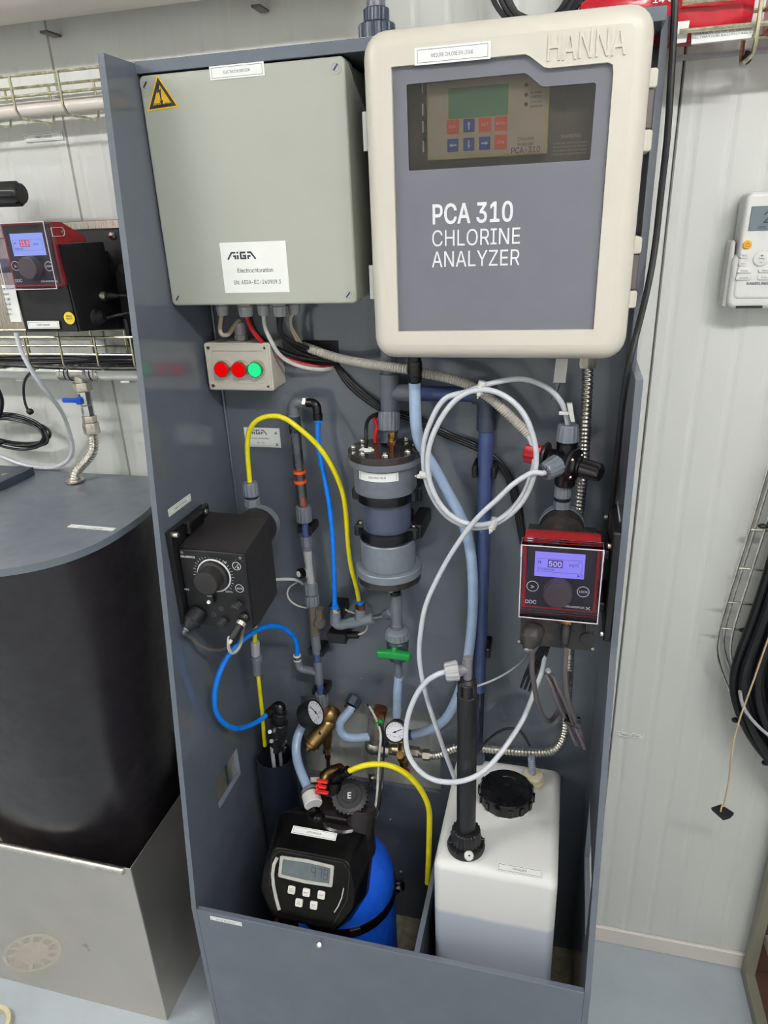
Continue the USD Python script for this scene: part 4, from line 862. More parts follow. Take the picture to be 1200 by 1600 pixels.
cols = [(-0.1619, -0.1692, 1.7453)[0], (-0.1409, -0.1692, 1.7455)[0], (-0.1202, -0.1692, 1.7451)[0], (-0.0996, -0.1692, 1.745)[0]]
rows = [(-0.1407, -0.1692, 1.7454)[2], (-0.1405, -0.1692, 1.7237)[2]]
def arrow(ang_):
    a = Polygon([(-.0048, -.0009), (.001, -.0009), (.001, -.0023), (.0048, 0), (.001, .0023), (.001, .0009), (-.0048, .0009)])
    return affinity.rotate(a, ang_, origin=(0, 0))
for (i, j), w in {(0, 0): 'ESC', (1, 0): 90, (2, 0): 'SET', (3, 0): 'MENU', (0, 1): 180, (1, 1): -90, (2, 1): 0, (3, 1): 'CFM'}.items():
    s = isinstance(w, str); X, Z = cols[i], rows[j]
    an.addw('key_rim', plate(rrect(.0168, .0178, .001, cx=X, cz=Z), KY + .0003, CY), 'orange_rim' if s else 'keypad_rim', None, ct)
    an.addw('key', pillow(rrect(.0145, .0152, .001, cx=X, cz=Z), KY - .0005, CY, .0004, 2), 'key_red' if s else 'key_blue', None, ct)
    g = text(w, .0036, .0095 if w != 'MENU' else .0125, (X, KY - .0005, Z - .0018), .0002, False, 'c') if s else plate(affinity.translate(arrow(w), X, Z), KY - .0007, KY - .0005)
    an.addw('lettering', g, 'key_white', None, ct, smooth=False)
for u, z in ((0, (-0.0693, -0.1692, 1.7857)), (1, (-0.0692, -0.1692, 1.7749)), (2, (-0.0688, -0.1692, 1.7644))): an.addw('indicator', lathe([(.0022, 0), (.0018, .0008)], z, (0, -1, 0), 16), 'dark_backplate', None, ct)
g = [text('Chlorine', .0042, .0205, ((-0.0778, -0.1692, 1.724)[0], CY - .0006, (-0.0778, -0.1692, 1.724)[2]), .0002), text('Analyzer', .0042, .0205, ((-0.078, -0.1692, 1.7189)[0], CY - .0006, (-0.078, -0.1692, 1.7181)[2]), .0002), text('PCA-310', .0068, .036, ((-0.0855, -0.1692, 1.7097)[0], CY - .0006, (-0.0855, -0.1692, 1.7097)[2]), .0003)]
for k, (s1_, s2_) in enumerate((('ALARM', 'CONTROL'), ('CYCLE', 'ERROR'))):
    q = ((-0.0638, -0.1692, 1.7759), (-0.0633, -0.1692, 1.7654))[k]
    g += [text(s1_, .0026, .013, (q[0], CY - .0006, q[2] - .0004), .0002), text(s2_, .0026, .015, (q[0], CY - .0006, q[2] - .0052), .0002)]
an.addw('lettering', join(g), 'ink', None, ct, smooth=False)
g = [text('WARNING', .0042, .025, ((-0.0245, -0.154, 1.7249)[0], -.1526, (-0.0245, -0.154, 1.7249)[2]), .0003)]
for k, s in enumerate(('To prevent electrical shock', 'do not remove cover. No user', 'serviceable parts inside. Refer', 'servicing to qualified personnel')):
    q = (-0.0338, -0.154, 1.7182); g.append(text(s, .0024, .042, (q[0], -.1526, q[2] - .0042 * k), .0002))
an.addw('lettering', join(g), 'keypad_face', smooth=False)
# hinges on the left, latches on the right
for z, h in (((-0.3021, -0.12, 1.7509)[2], .048), ((-0.2997, -0.12, 1.5511)[2], .048)):
    an.addw('hinge', join(box(-.290, -.272, -.135, -.075, z - h / 2, z + h / 2, .002), cyl((-.2885, -.130, z - h / 2), (-.2885, -.130, z + h / 2), .006, n=16)), 'nylon_white')
an.addw('hinge_backing', box(-.284, -.270, -.10, -.07, (-0.3052, -0.1, 1.7992)[2] - .02, (-0.3052, -0.1, 1.7992)[2] + .01, .001), 'black_plastic')
for za, zb_, zc, zd in (((0.0822, -0.14, 1.7951)[2], (0.0844, -0.14, 1.7738)[2], (0.089, -0.14, 1.7286)[2], (0.0846, -0.14, 1.7035)[2]), ((0.0817, -0.14, 1.6036)[2], (0.0837, -0.14, 1.5819)[2], (0.0849, -0.14, 1.5348)[2], (0.0828, -0.14, 1.5119)[2])):
    for a, b in ((zb_, za), (zd, zc)): an.addw('latch_bracket', pillow(rrect(.020, a * 0 + b - a, .004, cx=.0775, cz=(a + b) / 2), -.152, -.10, .002), 'abs_cream')
    an.addw('latch', box(.0725, .0855, -.150, -.10, zc + .001, zb_ - .001, .0015), 'dark_backplate', 'dark brown latch')
# under the box: hose barb, strap, hose stub
t = Thing('hose_fitting', 'black hose tail fitting under the cream analyser box', 'fitting', (-0.2348, -0.1, 1.4012))
q = np.array((-0.2345, -0.1, 1.4166)); 
t.addw('flange', lathe([(.019, 0), (.019, .006), (.014, .008)], (q[0], q[1], 1.4478 + .0), (0, 0, -1), 24), 'black_plastic')
t.addw('tail', lathe([(.0105, 0), (.0105, .012), (.012, .014), (.0125, .028), (.0112, .036), (.0118, .037), (.0105, .046)], (q[0], q[1], 1.4405), (0, 0, -1), 24), 'black_gloss')
q0 = np.array((-0.007, -0.1, 1.4286)); q1 = np.array((-0.009, -0.1, 1.3974))
t = Thing('pull_strap', 'white plastic strap with a short clear tube end hanging under the cream box', 'strap', q1)
t.addw('strap', hexa([q0 + (-.009, 0, .004), q0 + (.009, 0, .004), q1 + (-.009, -.004, 0), q1 + (.009, -.004, 0)], [q0 + (-.009, .002, .004), q0 + (.009, .002, .004), q1 + (-.009, -.002, 0), q1 + (.009, -.002, 0)]), 'nylon_white')
t.addw('tube_end', cyl((-0.01, -0.095, 1.3953), (-0.0171, -0.1, 1.3703), .0032, n=12), 'clear_tube')

# ================================================================ pipework behind and under the analyser box
AX, AY = -.294, -.085                                   # axis of the electrolysis cell
def Z(p): return p[2]
t = Thing('vent_pipe', 'grey plastic pipe with tee rising behind the cream box, branching into a blue pipe', 'pipe', (-.294, -.04, 1.25))
px_, py_ = -.293, -.035
t.addw('pipe', cyl((px_, py_, 1.34), (px_, py_, 2.3), .0135), 'pvc_pipe')
z1 = Z((-0.2863, -0.03, 1.8973))
t.addw('union_nut', ribbed((px_, py_, z1 - .03), (px_, py_, z1), .0265, 18, .07), 'pvc_dark')
t.addw('pipe_nut', ribbed((px_, py_, z1), (px_, py_, z1 + .018), .0185, 14, .05), 'pvc_dark')
za, zb_ = Z((-0.2909, -0.04, 1.3943)), Z((-0.2936, -0.04, 1.3192))
t.addw('tee', join(cyl((px_, py_, zb_), (px_, py_, za), .0168, c=.001), cyl((px_, py_, Z((-0.274, -0.04, 1.3604))), (px_ + .056, py_, Z((-0.274, -0.04, 1.3604))), .0155, c=.001)), 'pvc_pipe')
zh = Z((-0.274, -0.04, 1.3604))
t.addw('blue_pipe', cyl((px_ + .05, py_, zh), (-.135, py_, zh), .0130), 'pvc_blue_tint', 'blue-tinted horizontal pipe')
t.addw('elbow', join(elbow((-.150, py_, zh), (-.126, py_, zh), (-.126, py_, zh - .055), .0165), cyl((-.126, py_, zh - .035), (-.126, py_, zh - .062), .0168, c=.001)), 'pvc_dark')
zl = Z((-0.1319, -0.035, 0.7608))
t.addw('blue_pipe', cyl((-.126, py_, zh - .05), (-.1315, py_, zl), .0130), 'pvc_blue_tint', 'blue-tinted vertical pipe')
t.addw('clear_pipe', pipe((-.1315, py_, zl + .02), (-.133, py_, Z((-0.1233, -0.035, 0.6136))), .0115, .0095), 'clear_pvc', 'clear lower pipe')
t.addw('lower_nut', ribbed((-.133, py_, Z((-0.1233, -0.035, 0.6102)) - .03), (-.133, py_, Z((-0.1233, -0.035, 0.6102))), .0165, 14, .06), 'pvc_dark')
for q in ((-0.1274, -0.03, 1.2267), (-0.1288, -0.03, 0.8576)):
    xx = -.126 - .0055 * (zh - q[2]) / (zh - zl)
    t.addw('pipe_clip', join(box(xx - .021, xx - .0125, -.05, -.001, q[2] - .011, q[2] + .011, .002), box(xx + .0125, xx + .021, -.05, -.001, q[2] - .011, q[2] + .011, .002), box(xx - .02, xx + .02, -.02, -.0005, q[2] - .011, q[2] + .011, .002)), 'black_plastic')
# --- the electrolysis cell: flanged cylinder in two black clamps
t = Thing('electrolysis_cell', 'grey flanged cylinder cell with bolted clear end plates in black clamps', 'cell', (AX, AY, 1.03))
zt = 1.276
def turned(name, prof, m, label=None, parent=None, n=48): return t.addw(name, lathe(prof, (AX, AY, 0), (0, 0, 1), n), m, label, parent)
turned('top_plate', [(.0620, zt - .0115), (.0625, zt - .011), (.0625, zt - .001), (.0620, zt)], 'smoked_acrylic', 'smoked clear end plate')
turned('top_flange', [(.0605, zt - .0235), (.0625, zt - .0225), (.0625, zt - .0118)], 'pvc_pipe')
turned('upper_socket', [(.0535, 1.203), (.0545, 1.206), (.0545, zt - .0236)], 'pvc_pipe')
turned('tube', [(.0430, 1.10), (.0430, 1.2028)], 'pvc_tube_dark', 'dark blue middle tube')
turned('lower_socket', [(.0480, 1.0565), (.0495, 1.060), (.0495, 1.1065), (.0480, 1.1085), (.044, 1.109)], 'pvc_grey_light')
turned('lower_flange', [(.0600, 1.0415), (.0600, 1.0545), (.0585, 1.0563)], 'pvc_grey_light')
turned('bottom_plate', [(.0585, 1.0285), (.0590, 1.029), (.0590, 1.0410), (.0585, 1.0413)], 'smoked_acrylic', 'smoked clear end plate')
for k in range(8):
    a = 2 * math.pi * (k + .35) / 8; x, y = AX + .0535 * math.cos(a), AY + .0535 * math.sin(a)
    b = t.addw('bolt', join(cyl((x, y, zt), (x, y, zt + .0085), .0036, n=10), nut((x, y, zt + .0005), (x, y, zt + .0055), .0056)), 'stainless')
    a2 = a; x, y = AX + .050 * math.cos(a2), AY + .050 * math.sin(a2)
    t.addw('bolt', join(cyl((x, y, 1.0235), (x, y, 1.0284), .0034, n=10), nut((x, y, 1.0245), (x, y, 1.0284), .0055)), 'stainless')
def clamp(z, r, foot):
    c = t.addw('clamp', ring([(r - .001, z - .008), (r + .007, z - .008), (r + .008, z), (r + .007, z + .008), (r - .001, z + .008)], (AX, AY, 0), (0, 0, 1), 48), 'black_gloss', 'black pipe clamp')
    for s_ in (-1, 1):
        x = AX + s_ * (r + .004)
        t.addw('clamp_lug', box(x - .010, x + .010, AY - .016, AY + .012, z - .010, z + .012, .003), 'black_plastic', None, c)
        t.addw('clamp_screw', lathe([(.004, 0), (.0035, .002)], (x, AY - .002, z + .012), (0, 0, 1), 12), 'nickel', None, c)
    t.addw('clamp_arm', join(box(AX - r * .7, AX + r * .7, AY + r - .006, -.0005, z - .012, z + .012, .003), box(AX + r - .004, AX + r + .020, AY - .004, -.0005, z - .012, z + .014, .003)), 'black_plastic', None, c)
clamp(1.194, .0445, True); clamp(1.1225, .0445, True)
turned('clamp_bush', [(.0440, 1.186), (.0445, 1.2028)], 'black_plastic')
# union above it, wires, gas fitting, residue
zu = Z((-0.2897, -0.06, 1.294))
t.addw('union_nut', ribbed((px_ , -.052, 1.296), (px_, -.045, 1.330), .0190, 18, .06), 'pvc_pipe')
t.addw('neck', cyl((px_, -.056, zt), (px_, -.050, 1.298), .0150), 'pvc_dark')
q = np.array((-0.2755, -0.105, 1.2765)); q[2] = zt
g_ = t.addw('gas_fitting', join(cyl(q, q + [0, 0, .012], .0052, n=14), nut(q + [0, 0, .012], q + [0, 0, .020], .0078)), 'copper_dirty', 'small brass fitting')
t.addw('fitting_cap', join(cyl(q + [0, 0, .020], q + [0, 0, .026], .0055, n=14), nut(q + [0, 0, .026], q + [0, 0, .034], .0066)), 'brass', None, g_)
q = np.array((-0.3209, -0.1, 1.2787)); q[2] = zt
t.addw('residue', trimesh.Trimesh(*(lambda m: (m.vertices * [.013, .010, .0045] + (meshkit.fbm(m.vertices * 3, 3, 2)[:, None] - .5) * .004 + q, m.faces))(trimesh.creation.icosphere(3)), process=False), 'white_residue', 'white crust around the wire')
# curved label
an_ = np.radians(np.linspace(-128, -52, 15)); r0 = .0549; zc_ = Z((-0.2823, -0.139, 1.2415))
vs = [(AX + rr * math.cos(a), AY + rr * math.sin(a), zc_ + dz) for rr in (r0 - .0008, r0 + .0004) for dz in (-.0075, .0075) for a in an_]
N = 15; fs = []
for i in range(N - 1):
    for a, b in ((2 * N, 3 * N), (N, 0), (3 * N, N), (0, 2 * N)): fs += [(a + i, a + i + 1, b + i + 1), (a + i, b + i + 1, b + i)]
lb = t.addw('label_plate', trimesh.Trimesh(np.array(vs), np.array(fs), process=False), 'paper', 'curved white label')
def bend_text(m, r, x0):       # wrap xz lettering around the cell
    v = m.vertices.copy(); a = (v[:, 0]) / r - math.pi / 2; rr = r - v[:, 1]
    m.vertices = np.stack([AX + rr * np.cos(a), AY + rr * np.sin(a), v[:, 2]], 1); return m
t.addw('lettering', bend_text(join(text('ELECTROLYSEUR', .0034, .030, (0, 0, zc_ - .0017), .0003, anchor='c'), outline(0, zc_, .066, .0115, .0004, 0, .0003)), r0 + .0004, 0), 'ink_grey', None, lb, smooth=False)
wq = np.array((-0.322, -0.1, 1.2798)); wq[2] = zt + .002
single('power_cable', hose([wq, (-0.3208, -0.1, 1.3024), (-0.323, -0.085, 1.3182), (-0.3216, -0.06, 1.3238), (-0.3157, -0.03, 1.3218)], .0033, 9, .004), 'cable_black', 'black cable rising from the white crust on the cell cover', 'cable')
rq = np.array((-0.3165, -0.06, 1.2861)); rq[2] = zt + .001
single('power_cable', hose([rq, (-0.3149, -0.06, 1.2954), (-0.3133, -0.055, 1.3079), (-0.3203, -0.045, 1.3153), (-0.3182, -0.03, 1.3194)], .0034, 9, .004), 'cable_red', 'short red cable rising from the back of the cell cover', 'cable')
# --- beige corrugated conduit
single('conduit', corrugated([(-0.4603, 0.005, 1.4325), (-0.4387, -0.015, 1.4315), (-0.4149, -0.02, 1.4247), (-0.3796, -0.022, 1.4152), (-0.3006, -0.065, 1.4132), (-0.2484, -0.075, 1.4083), (-0.2251, -0.075, 1.4034), (-0.185, -0.075, 1.3955), (-0.1485, -0.075, 1.3835), (-0.1142, -0.075, 1.3622), (-0.0809, -0.07, 1.331), (-0.0513, -0.065, 1.3002)], .0082, .0042, .0013, 16), 'conduit_beige', 'beige corrugated conduit arching from the wall opening to the right', 'conduit', smooth=True)
# --- milky hose from the black tail down and round to the lower gauge
single('drain_hose', hose([(-0.235, -0.1, 1.3929), (-0.2355, -0.098, 1.3428), (-0.2306, -0.09, 1.2892), (-0.2112, -0.08, 1.247), (-0.1911, -0.07, 1.2024), (-0.1667, -0.06, 1.1478), (-0.1522, -0.055, 1.0979), (-0.1448, -0.055, 1.0403), (-0.1429, -0.055, 0.9667), (-0.147, -0.055, 0.889), (-0.1564, -0.055, 0.8145), (-0.1734, -0.05, 0.7472), (-0.1974, -0.04, 0.6847), (-0.2334, -0.03, 0.641), (-0.2805, -0.02, 0.6095)], .0098, 14, .006), 'hose_milky', 'milky blue hose curving down from the cream box behind the black tube', 'hose')
# --- flow meter column
FX, FY = -.4715, -.036
t = Thing('flow_meter', 'clear flow meter tube with orange rings on a grey fitting column', 'flow meter', (FX, FY, .66))
zz = lambda py, px=470: Z((px, 0, 0)) 
def fz(p): return p[2]
e0 = fz((-0.468, -0.036, 1.3406))
t.addw('elbow', join(elbow((FX - .0025, FY, e0 - .045), (FX - .0025, FY, e0), (FX + .022, FY - .004, e0), .0102), cyl((FX - .0025, FY, e0 - .05), (FX - .0025, FY, e0 - .022), .0112, c=.0006)), 'pvc_pipe')
t.addw('brass_nut', nut((FX + .0205, FY - .004, e0), (FX + .0275, FY - .0045, e0), .0110), 'nickel')
t.addw('push_elbow', join(elbow((FX + .0275, FY - .0045, e0), (FX + .045, FY - .006, e0 + .001), (FX + .046, FY - .007, e0 - .026), .0080), cyl((FX + .046, FY - .007, e0 - .018), (FX + .046, FY - .007, e0 - .030), .0088, c=.0006)), 'black_gloss')
t.addw('blue_collar', cyl((FX + .046, FY - .007, e0 - .030), (FX + .046, FY - .007, e0 - .0335), .0086), 'blue_tube')
ta, tb_ = fz((-0.4742, -0.036, 1.3144)), fz((-0.4729, -0.036, 1.1481))
t.addw('clear_socket', pipe((FX - .0025, FY, ta - .030), (FX - .0025, FY, ta), .0118, .0100), 'clear_pvc')
t.addw('clear_tube', pipe((FX - .001, FY, tb_ - .01), (FX - .0024, FY, ta - .0305), .0098, .0080), 'clear_tube', 'clear measuring tube')
for k in range(16):
    z_ = ta - .034 - .0065 * k
    t.addw('scale_mark', box(FX - .008, FX - (.003 if k % 4 else 0), FY - .0101, FY - .0097, z_, z_ + .0007, 0), 'ink', None)
for py in ((-0.4791, -0.036, 1.2078), (-0.4783, -0.036, 1.1887)): t.addw('limit_ring', ring([(.0098, 0), (.0118, 0), (.0118, .0055), (.0098, .0055)], (FX - .0015, FY, py[2] - .003), (0, 0, 1), 28), 'orange_plastic', 'orange ring')
t.addw('float', cyl((FX + .0005, FY, fz((-0.4716, -0.036, 1.1337))), (FX - .0005, FY, fz((-0.4695, -0.036, 1.1575))), .0072), 'orange_plastic', 'orange float')
za, zb_ = fz((-0.4727, -0.036, 1.1056)), fz((-0.4698, -0.036, 1.1391))
t.addw('union_nut', ribbed((FX, FY, za), (FX, FY, zb_), .0155, 16, .06), 'pvc_pipe')
t.addw('blue_neck', cyl((FX, FY, fz((-0.4728, -0.036, 1.0743))), (FX, FY, za), .0072), 'pvc_blue_tint')
def clip(z, x=FX, r=.0085):
    t.addw('pipe_clip', join(box(x - r - .007, x - r, FY - .006, -.0005, z - .008, z + .008, .0015), box(x + r, x + r + .007, FY - .006, -.0005, z - .008, z + .008, .0015), box(x - r, x + r, -.012, -.0005, z - .008, z + .008, .0015)), 'black_plastic')
clip(fz((-0.472, -0.02, 1.0892)), FX, .0082)
z2, z3 = fz((-0.4739, -0.036, 1.0466)), fz((-0.4714, -0.036, 1.0758))
t.addw('reducer', join(nut((FX, FY, z2 + .008), (FX, FY, z3), .0118, 8), cyl((FX, FY, z2), (FX, FY, z2 + .008), .0098)), 'pvc_pipe')
z4 = fz((-0.4723, -0.036, 1.0187))
t.addw('grey_fitting', join(cyl((FX + .0005, FY, z4), (FX, FY, z2 - .002), .0080, .0092), cyl((FX, FY, z2 - .003), (FX, FY, z2), .0075)), 'gland_grey')
z5 = fz((-0.4724, -0.036, 0.97))
t.addw('sampling_valve', join(cyl((FX + .002, FY, z5), (FX + .0005, FY, z4), .0085, .0075), cyl((FX + .001, FY, fz((-0.4705, -0.036, 0.9918))), (FX - .013, FY - .010, fz((-0.4769, -0.046, 1.0007))), .0082)), 'gland_grey')
c0 = np.array((FX - .013, FY - .012, fz((-0.4831, -0.048, 0.9984))))
t.addw('valve_knob', lathe([(.0098, 0), (.0102, .002), (.0102, .010), (.0085, .0115)], c0 + (.004, .004, 0), (-.55, -.8, .1), 22), 'black_gloss'); t.addw('knob_cap', lathe([(.0062, 0), (.0058, .0015)], c0 + np.array((-.55, -.8, .1)) / .976 * .0113 + (.004, .004, 0), (-.55, -.8, .1), 20), 'paper')
z6 = fz((-0.4723, -0.036, 0.9215))
t.addw('clear_union', join(ribbed((FX + .001, FY, z6), (FX + .001, FY, (z5 + z6) / 2 - .0005), .0145, 12, .08), ribbed((FX + .001, FY, (z5 + z6) / 2 + .0005), (FX + .001, FY, z5 + .003), .0140, 8, .08)), 'pvc_grey_light')
z7 = fz((-0.4697, -0.036, 0.852))
t.addw('flow_sensor', join(cyl((FX + .001, FY, z7), (FX + .001, FY, z6), .0110, c=.001), lathe([(.013, 0), (.013, .008), (.0105, .010)], (FX + .012, FY - .003, (z6 + z7) / 2 - .002), (.75, -.65, 0), 24), box(FX + .010, FX + .024, FY - .012, FY + .006, (z6 + z7) / 2 + .006, z6 - .004, .002)), 'clear_pvc_brown', 'clear brownish flow sensor body')
t.addw('sensor_core', join(cyl((FX + .001, FY, z7 + .004), (FX + .001, FY, z6 - .004), .0070), lathe([(.008, 0), (.008, .007)], (FX + .0135, FY - .004, (z6 + z7) / 2 - .002), (.75, -.65, 0), 20)), 'dark_backplate')
z8 = fz((-0.4719, -0.036, 0.8064))
t.addw('coupler', cyl((FX + .001, FY, z8), (FX + .001, FY, z7), .0098, c=.0008), 'pvc_pipe')
clip(fz((-0.4731, -0.02, 0.8084)), FX, .0098)
z9, z10 = fz((-0.4693, -0.036, 0.786)), fz((-0.4708, -0.036, 0.7306))
t.addw('blue_neck', cyl((FX + .001, FY, z9), (FX + .001, FY, z8), .0075), 'pvc_blue_tint')
zt_ = fz((-0.4954, -0.036, 0.7648)); qx = (-0.5138, -0.036, 0.785)[0]
t.addw('tee', join(cyl((FX + .001, FY, z10), (FX + .001, FY, z9), .0092, c=.0008), elbow((FX, FY, zt_ - .006), (qx, FY, zt_ - .004), (qx - .002, FY, zt_ + .022), .0085)), 'pvc_pipe')
zn = zt_ + .020
t.addw('brass_nut', join(nut((qx - .002, FY, zn), (qx - .002, FY, zn + .008), .0078)), 'brass'); t.addw('white_collar', join(cyl((qx - .002, FY, zn - .002), (qx - .002, FY, zn + .0005), .0088), cyl((qx - .002, FY, zn + .008), (qx - .002, FY, zn + .011), .0082)), 'paper')
clip(fz((-0.4723, -0.02, 0.7071)), FX, .0092)
z11, z12 = fz((-0.4713, -0.036, 0.7057)), fz((-0.4694, -0.036, 0.674))
t.addw('blue_neck', cyl((FX + .002, FY, z11), (FX + .001, FY, z10), .0080), 'pvc_blue_tint')
t.addw('union_nut', ribbed((FX + .003, FY, z12), (FX + .002, FY, z11), .0150, 14, .06), 'pvc_pipe')
# --- blue, yellow tubes
bt = np.array((FX + .046, FY - .007, e0 - .031))
single('tube', hose([bt, (-0.4275, -0.046, 1.2708), (-0.4235, -0.046, 1.2283), (-0.4159, -0.05, 1.1788), (-0.4114, -0.054, 1.137), (-0.4091, -0.058, 1.0797), (-0.411, -0.06, 1.0055), (-0.4152, -0.06, 0.9267)], .0050, 12, .006), 'blue_tube', 'bright blue tube running straight down beside the flow meter', 'tube')
PUMPH = ((-0.5485, -0.1, 1.1601)[0], -.10)
single('tube', hose([(-0.5452, -0.1, 1.1981), (-0.5441, -0.1, 1.2375), (-0.5411, -0.1, 1.2772), (-0.5305, -0.1, 1.3093), (-0.5104, -0.1, 1.326), (-0.4871, -0.1, 1.3312), (-0.4681, -0.098, 1.3278), (-0.4482, -0.095, 1.3138), (-0.4304, -0.09, 1.2957), (-0.4137, -0.085, 1.275), (-0.3974, -0.08, 1.2457), (-0.3847, -0.075, 1.2108), (-0.3771, -0.072, 1.1756), (-0.3761, -0.068, 1.1323), (-0.3771, -0.064, 1.0756), (-0.3741, -0.06, 1.0199), (-0.3671, -0.06, 0.9845), (-0.363, -0.06, 0.9424)], .0046, 12, .006), 'yellow_tube', 'yellow tube arching from the black pump head over to the lower manifold', 'tube')
# --- lower manifold, union and green-handled valve
t = Thing('injection_manifold', 'grey plastic manifold joining the blue and yellow tubes below the cell', 'pipe', (-.33, -.06, .85))
MY = -.060
A = np.array((-0.4148, -0.06, 0.8929)); B = np.array((-0.3382, -0.06, 0.9191)); D = np.array((-0.3067, -0.07, 0.9371)); E_ = np.array(((-0.2837, -0.085, 0.9526)[0] - .008, -.085, (-0.2837, -0.085, 0.9526)[2]))
t.addw('elbow', join(elbow(np.array((-0.4138, -0.06, 0.9269)), A, B * .5 + A * .5, .0102), cyl((-0.4158, -0.06, 0.8973), (-0.4143, -0.06, 0.9195), .0108, c=.0005)), 'pvc_grey_light')
t.addw('tee', join(cyl(A * .62 + B * .38, B + (B - A) * .02, .0112, c=.0008), cyl(A * .36 + B * .64, np.array((-0.3619, -0.06, 0.9382)), .0100, c=.0008)), 'pvc_grey_light')
t.addw('nickel_nut', join(nut((-0.4151, -0.06, 0.918), (-0.4143, -0.06, 0.9297), .0098), cyl((-0.4143, -0.06, 0.9297), (-0.414, -0.06, 0.9341), .0085)), 'nickel'); t.addw('blue_collar', cyl((-0.414, -0.06, 0.9334), (-0.4138, -0.06, 0.9399), .0072), 'blue_tube')
t.addw('nickel_nut', join(nut((-0.362, -0.06, 0.9367), (-0.3617, -0.06, 0.9496), .0098)), 'copper_dirty'); t.addw('blue_collar', cyl((-0.3617, -0.06, 0.9496), (-0.3617, -0.06, 0.9561), .0072), 'blue_tube')
t.addw('threaded_rod', cyl(B, D, .0052), 'stainless'); t.addw('socket', ribbed(D - (E_ - D) * .1, E_, .0108, 8, .06), 'pvc_pipe')
vx = (-0.2831, -0.085, 0.9527)[0]; v0, v1 = (-0.2812, -0.085, 0.9928)[2], (-0.2836, -0.085, 0.9175)[2]
t.addw('tee', join(cyl((vx, AY, v1), (vx, AY, v0), .0115, c=.001), cyl((vx, AY, v1), (vx, AY, v1 + .012), .0125, c=.001)), 'pvc_pipe')
t.addw('neck', cyl((vx - .002, AY, v0), (AX + .006, AY, 1.0283), .0085), 'clear_pvc'); t.addw('seal', cyl((vx, AY, v0), (vx, AY, v0 + .006), .0092), 'black_rubber')
v2, v3 = (-0.2796, -0.105, 0.9345)[2], (-0.2809, -0.105, 0.8963)[2]
t.addw('union_nut', join(lathe([(.018, v3), (.0235, v3 + .002), (.0235, v3 + .016), (.021, v3 + .020), (.014, v3 + .024)], (vx, AY, 0), (0, 0, 1), 40), ribbed((vx, AY, v3 + .001), (vx, AY, v3 + .016), .0245, 18, .06)), 'pvc_grey_light')
t.addw('valve_body', lathe([(.012, v3 - .052), (.018, v3 - .046), (.020, v3 - .03), (.022, v3 - .006), (.018, v3)], (vx, AY, 0), (0, 0, 1), 28), 'pvc_dark')
hz = (-0.2828, -0.115, 0.8798)[2]; hx = (-0.2828, -0.115, 0.8798)[0]
hd = t.addw('valve_handle', moved(pillow(Polygon([(-.0335, -.003), (-.030, -.0085), (-.010, -.0075), (.010, -.0075), (.030, -.0085), (.0335, -.003), (.0335, .003), (.031, .0070), (.010, .0095), (-.010, .0095), (-.031, .0070), (-.0335, .003)]).convex_hull, -.008, .006, .006, 4, .003), None, (hx, -.117, hz)), 'green_plastic', 'green valve handle')
t.addw('handle_hub', join(cyl((hx, -.112, hz), (hx, -.085, hz), .009), cyl((hx, -.117, hz + .004), (hx, -.112, hz + .013), .006)), 'green_plastic', None, hd)
b0, b1 = (-0.2864, -0.085, 0.8328)[2], (-0.2862, -0.085, 0.7967)[2]
t.addw('hose_tail', cyl((vx, AY, b1), (vx, AY, v3 - .05), .0078), 'pvc_pipe')
single('hose', hose([(vx, AY, b1 + .012), (-0.2876, -0.083, 0.7705), (-0.2913, -0.075, 0.7326), (-0.2942, -0.07, 0.6995)], .0088, 14, .006), 'hose_milky', 'short milky hose between the green-handled valve and the round gauge', 'hose')
# black solenoid blocks and white wires behind the manifold
t = Thing('solenoid_valve', 'black solenoid blocks with white wires behind the grey manifold', 'valve', (-0.4077, -0.02, 0.8814))
t.addw('coil_block', box((-0.4347, -0.03, 0.9026)[0], (-0.4034, -0.03, 0.9238)[0], -.045, -.001, (-0.417, -0.03, 0.9015)[2], (-0.4154, -0.03, 0.9255)[2], .002), 'black_plastic'); t.addw('coil_block', box((-0.442, -0.03, 0.8391)[0], (-0.4017, -0.03, 0.8639)[0], -.045, -.001, (-0.4211, -0.03, 0.8401)[2], (-0.4195, -0.03, 0.8633)[2], .002), 'black_plastic')
t.addw('plug', cyl((-0.405, -0.03, 0.8543), (-0.3789, -0.03, 0.8574), .0075, n=16), 'black_rubber')
t.addw('wire', hose([(-0.4053, -0.03, 0.9147), (-0.3895, -0.03, 0.9089), (-0.3713, -0.025, 0.899), (-0.3616, -0.02, 0.879), (-0.3659, -0.022, 0.8631), (-0.376, -0.03, 0.8593), (-0.3898, -0.03, 0.8561)], .0020, 8, .004), 'cable_white')
single('signal_cable', hose([(-0.523, -0.1, 1.0079), (-0.5126, -0.07, 0.9944), (-0.4979, -0.045, 0.9811), (-0.4942, -0.02, 0.9594)], .0032, 9), 'nylon_white', 'thick white cable from behind the black dial pump to the flow meter', 'cable')
single('signal_cable', hose([(-0.5022, -0.03, 0.9669), (-0.5185, -0.03, 0.9551), (-0.5259, -0.03, 0.9366), (-0.5177, -0.03, 0.9194), (-0.499, -0.03, 0.9108), (-0.4824, -0.03, 0.9095)], .0018, 8, .004), 'cable_white', 'thin white wire looping left of the flow meter', 'cable')

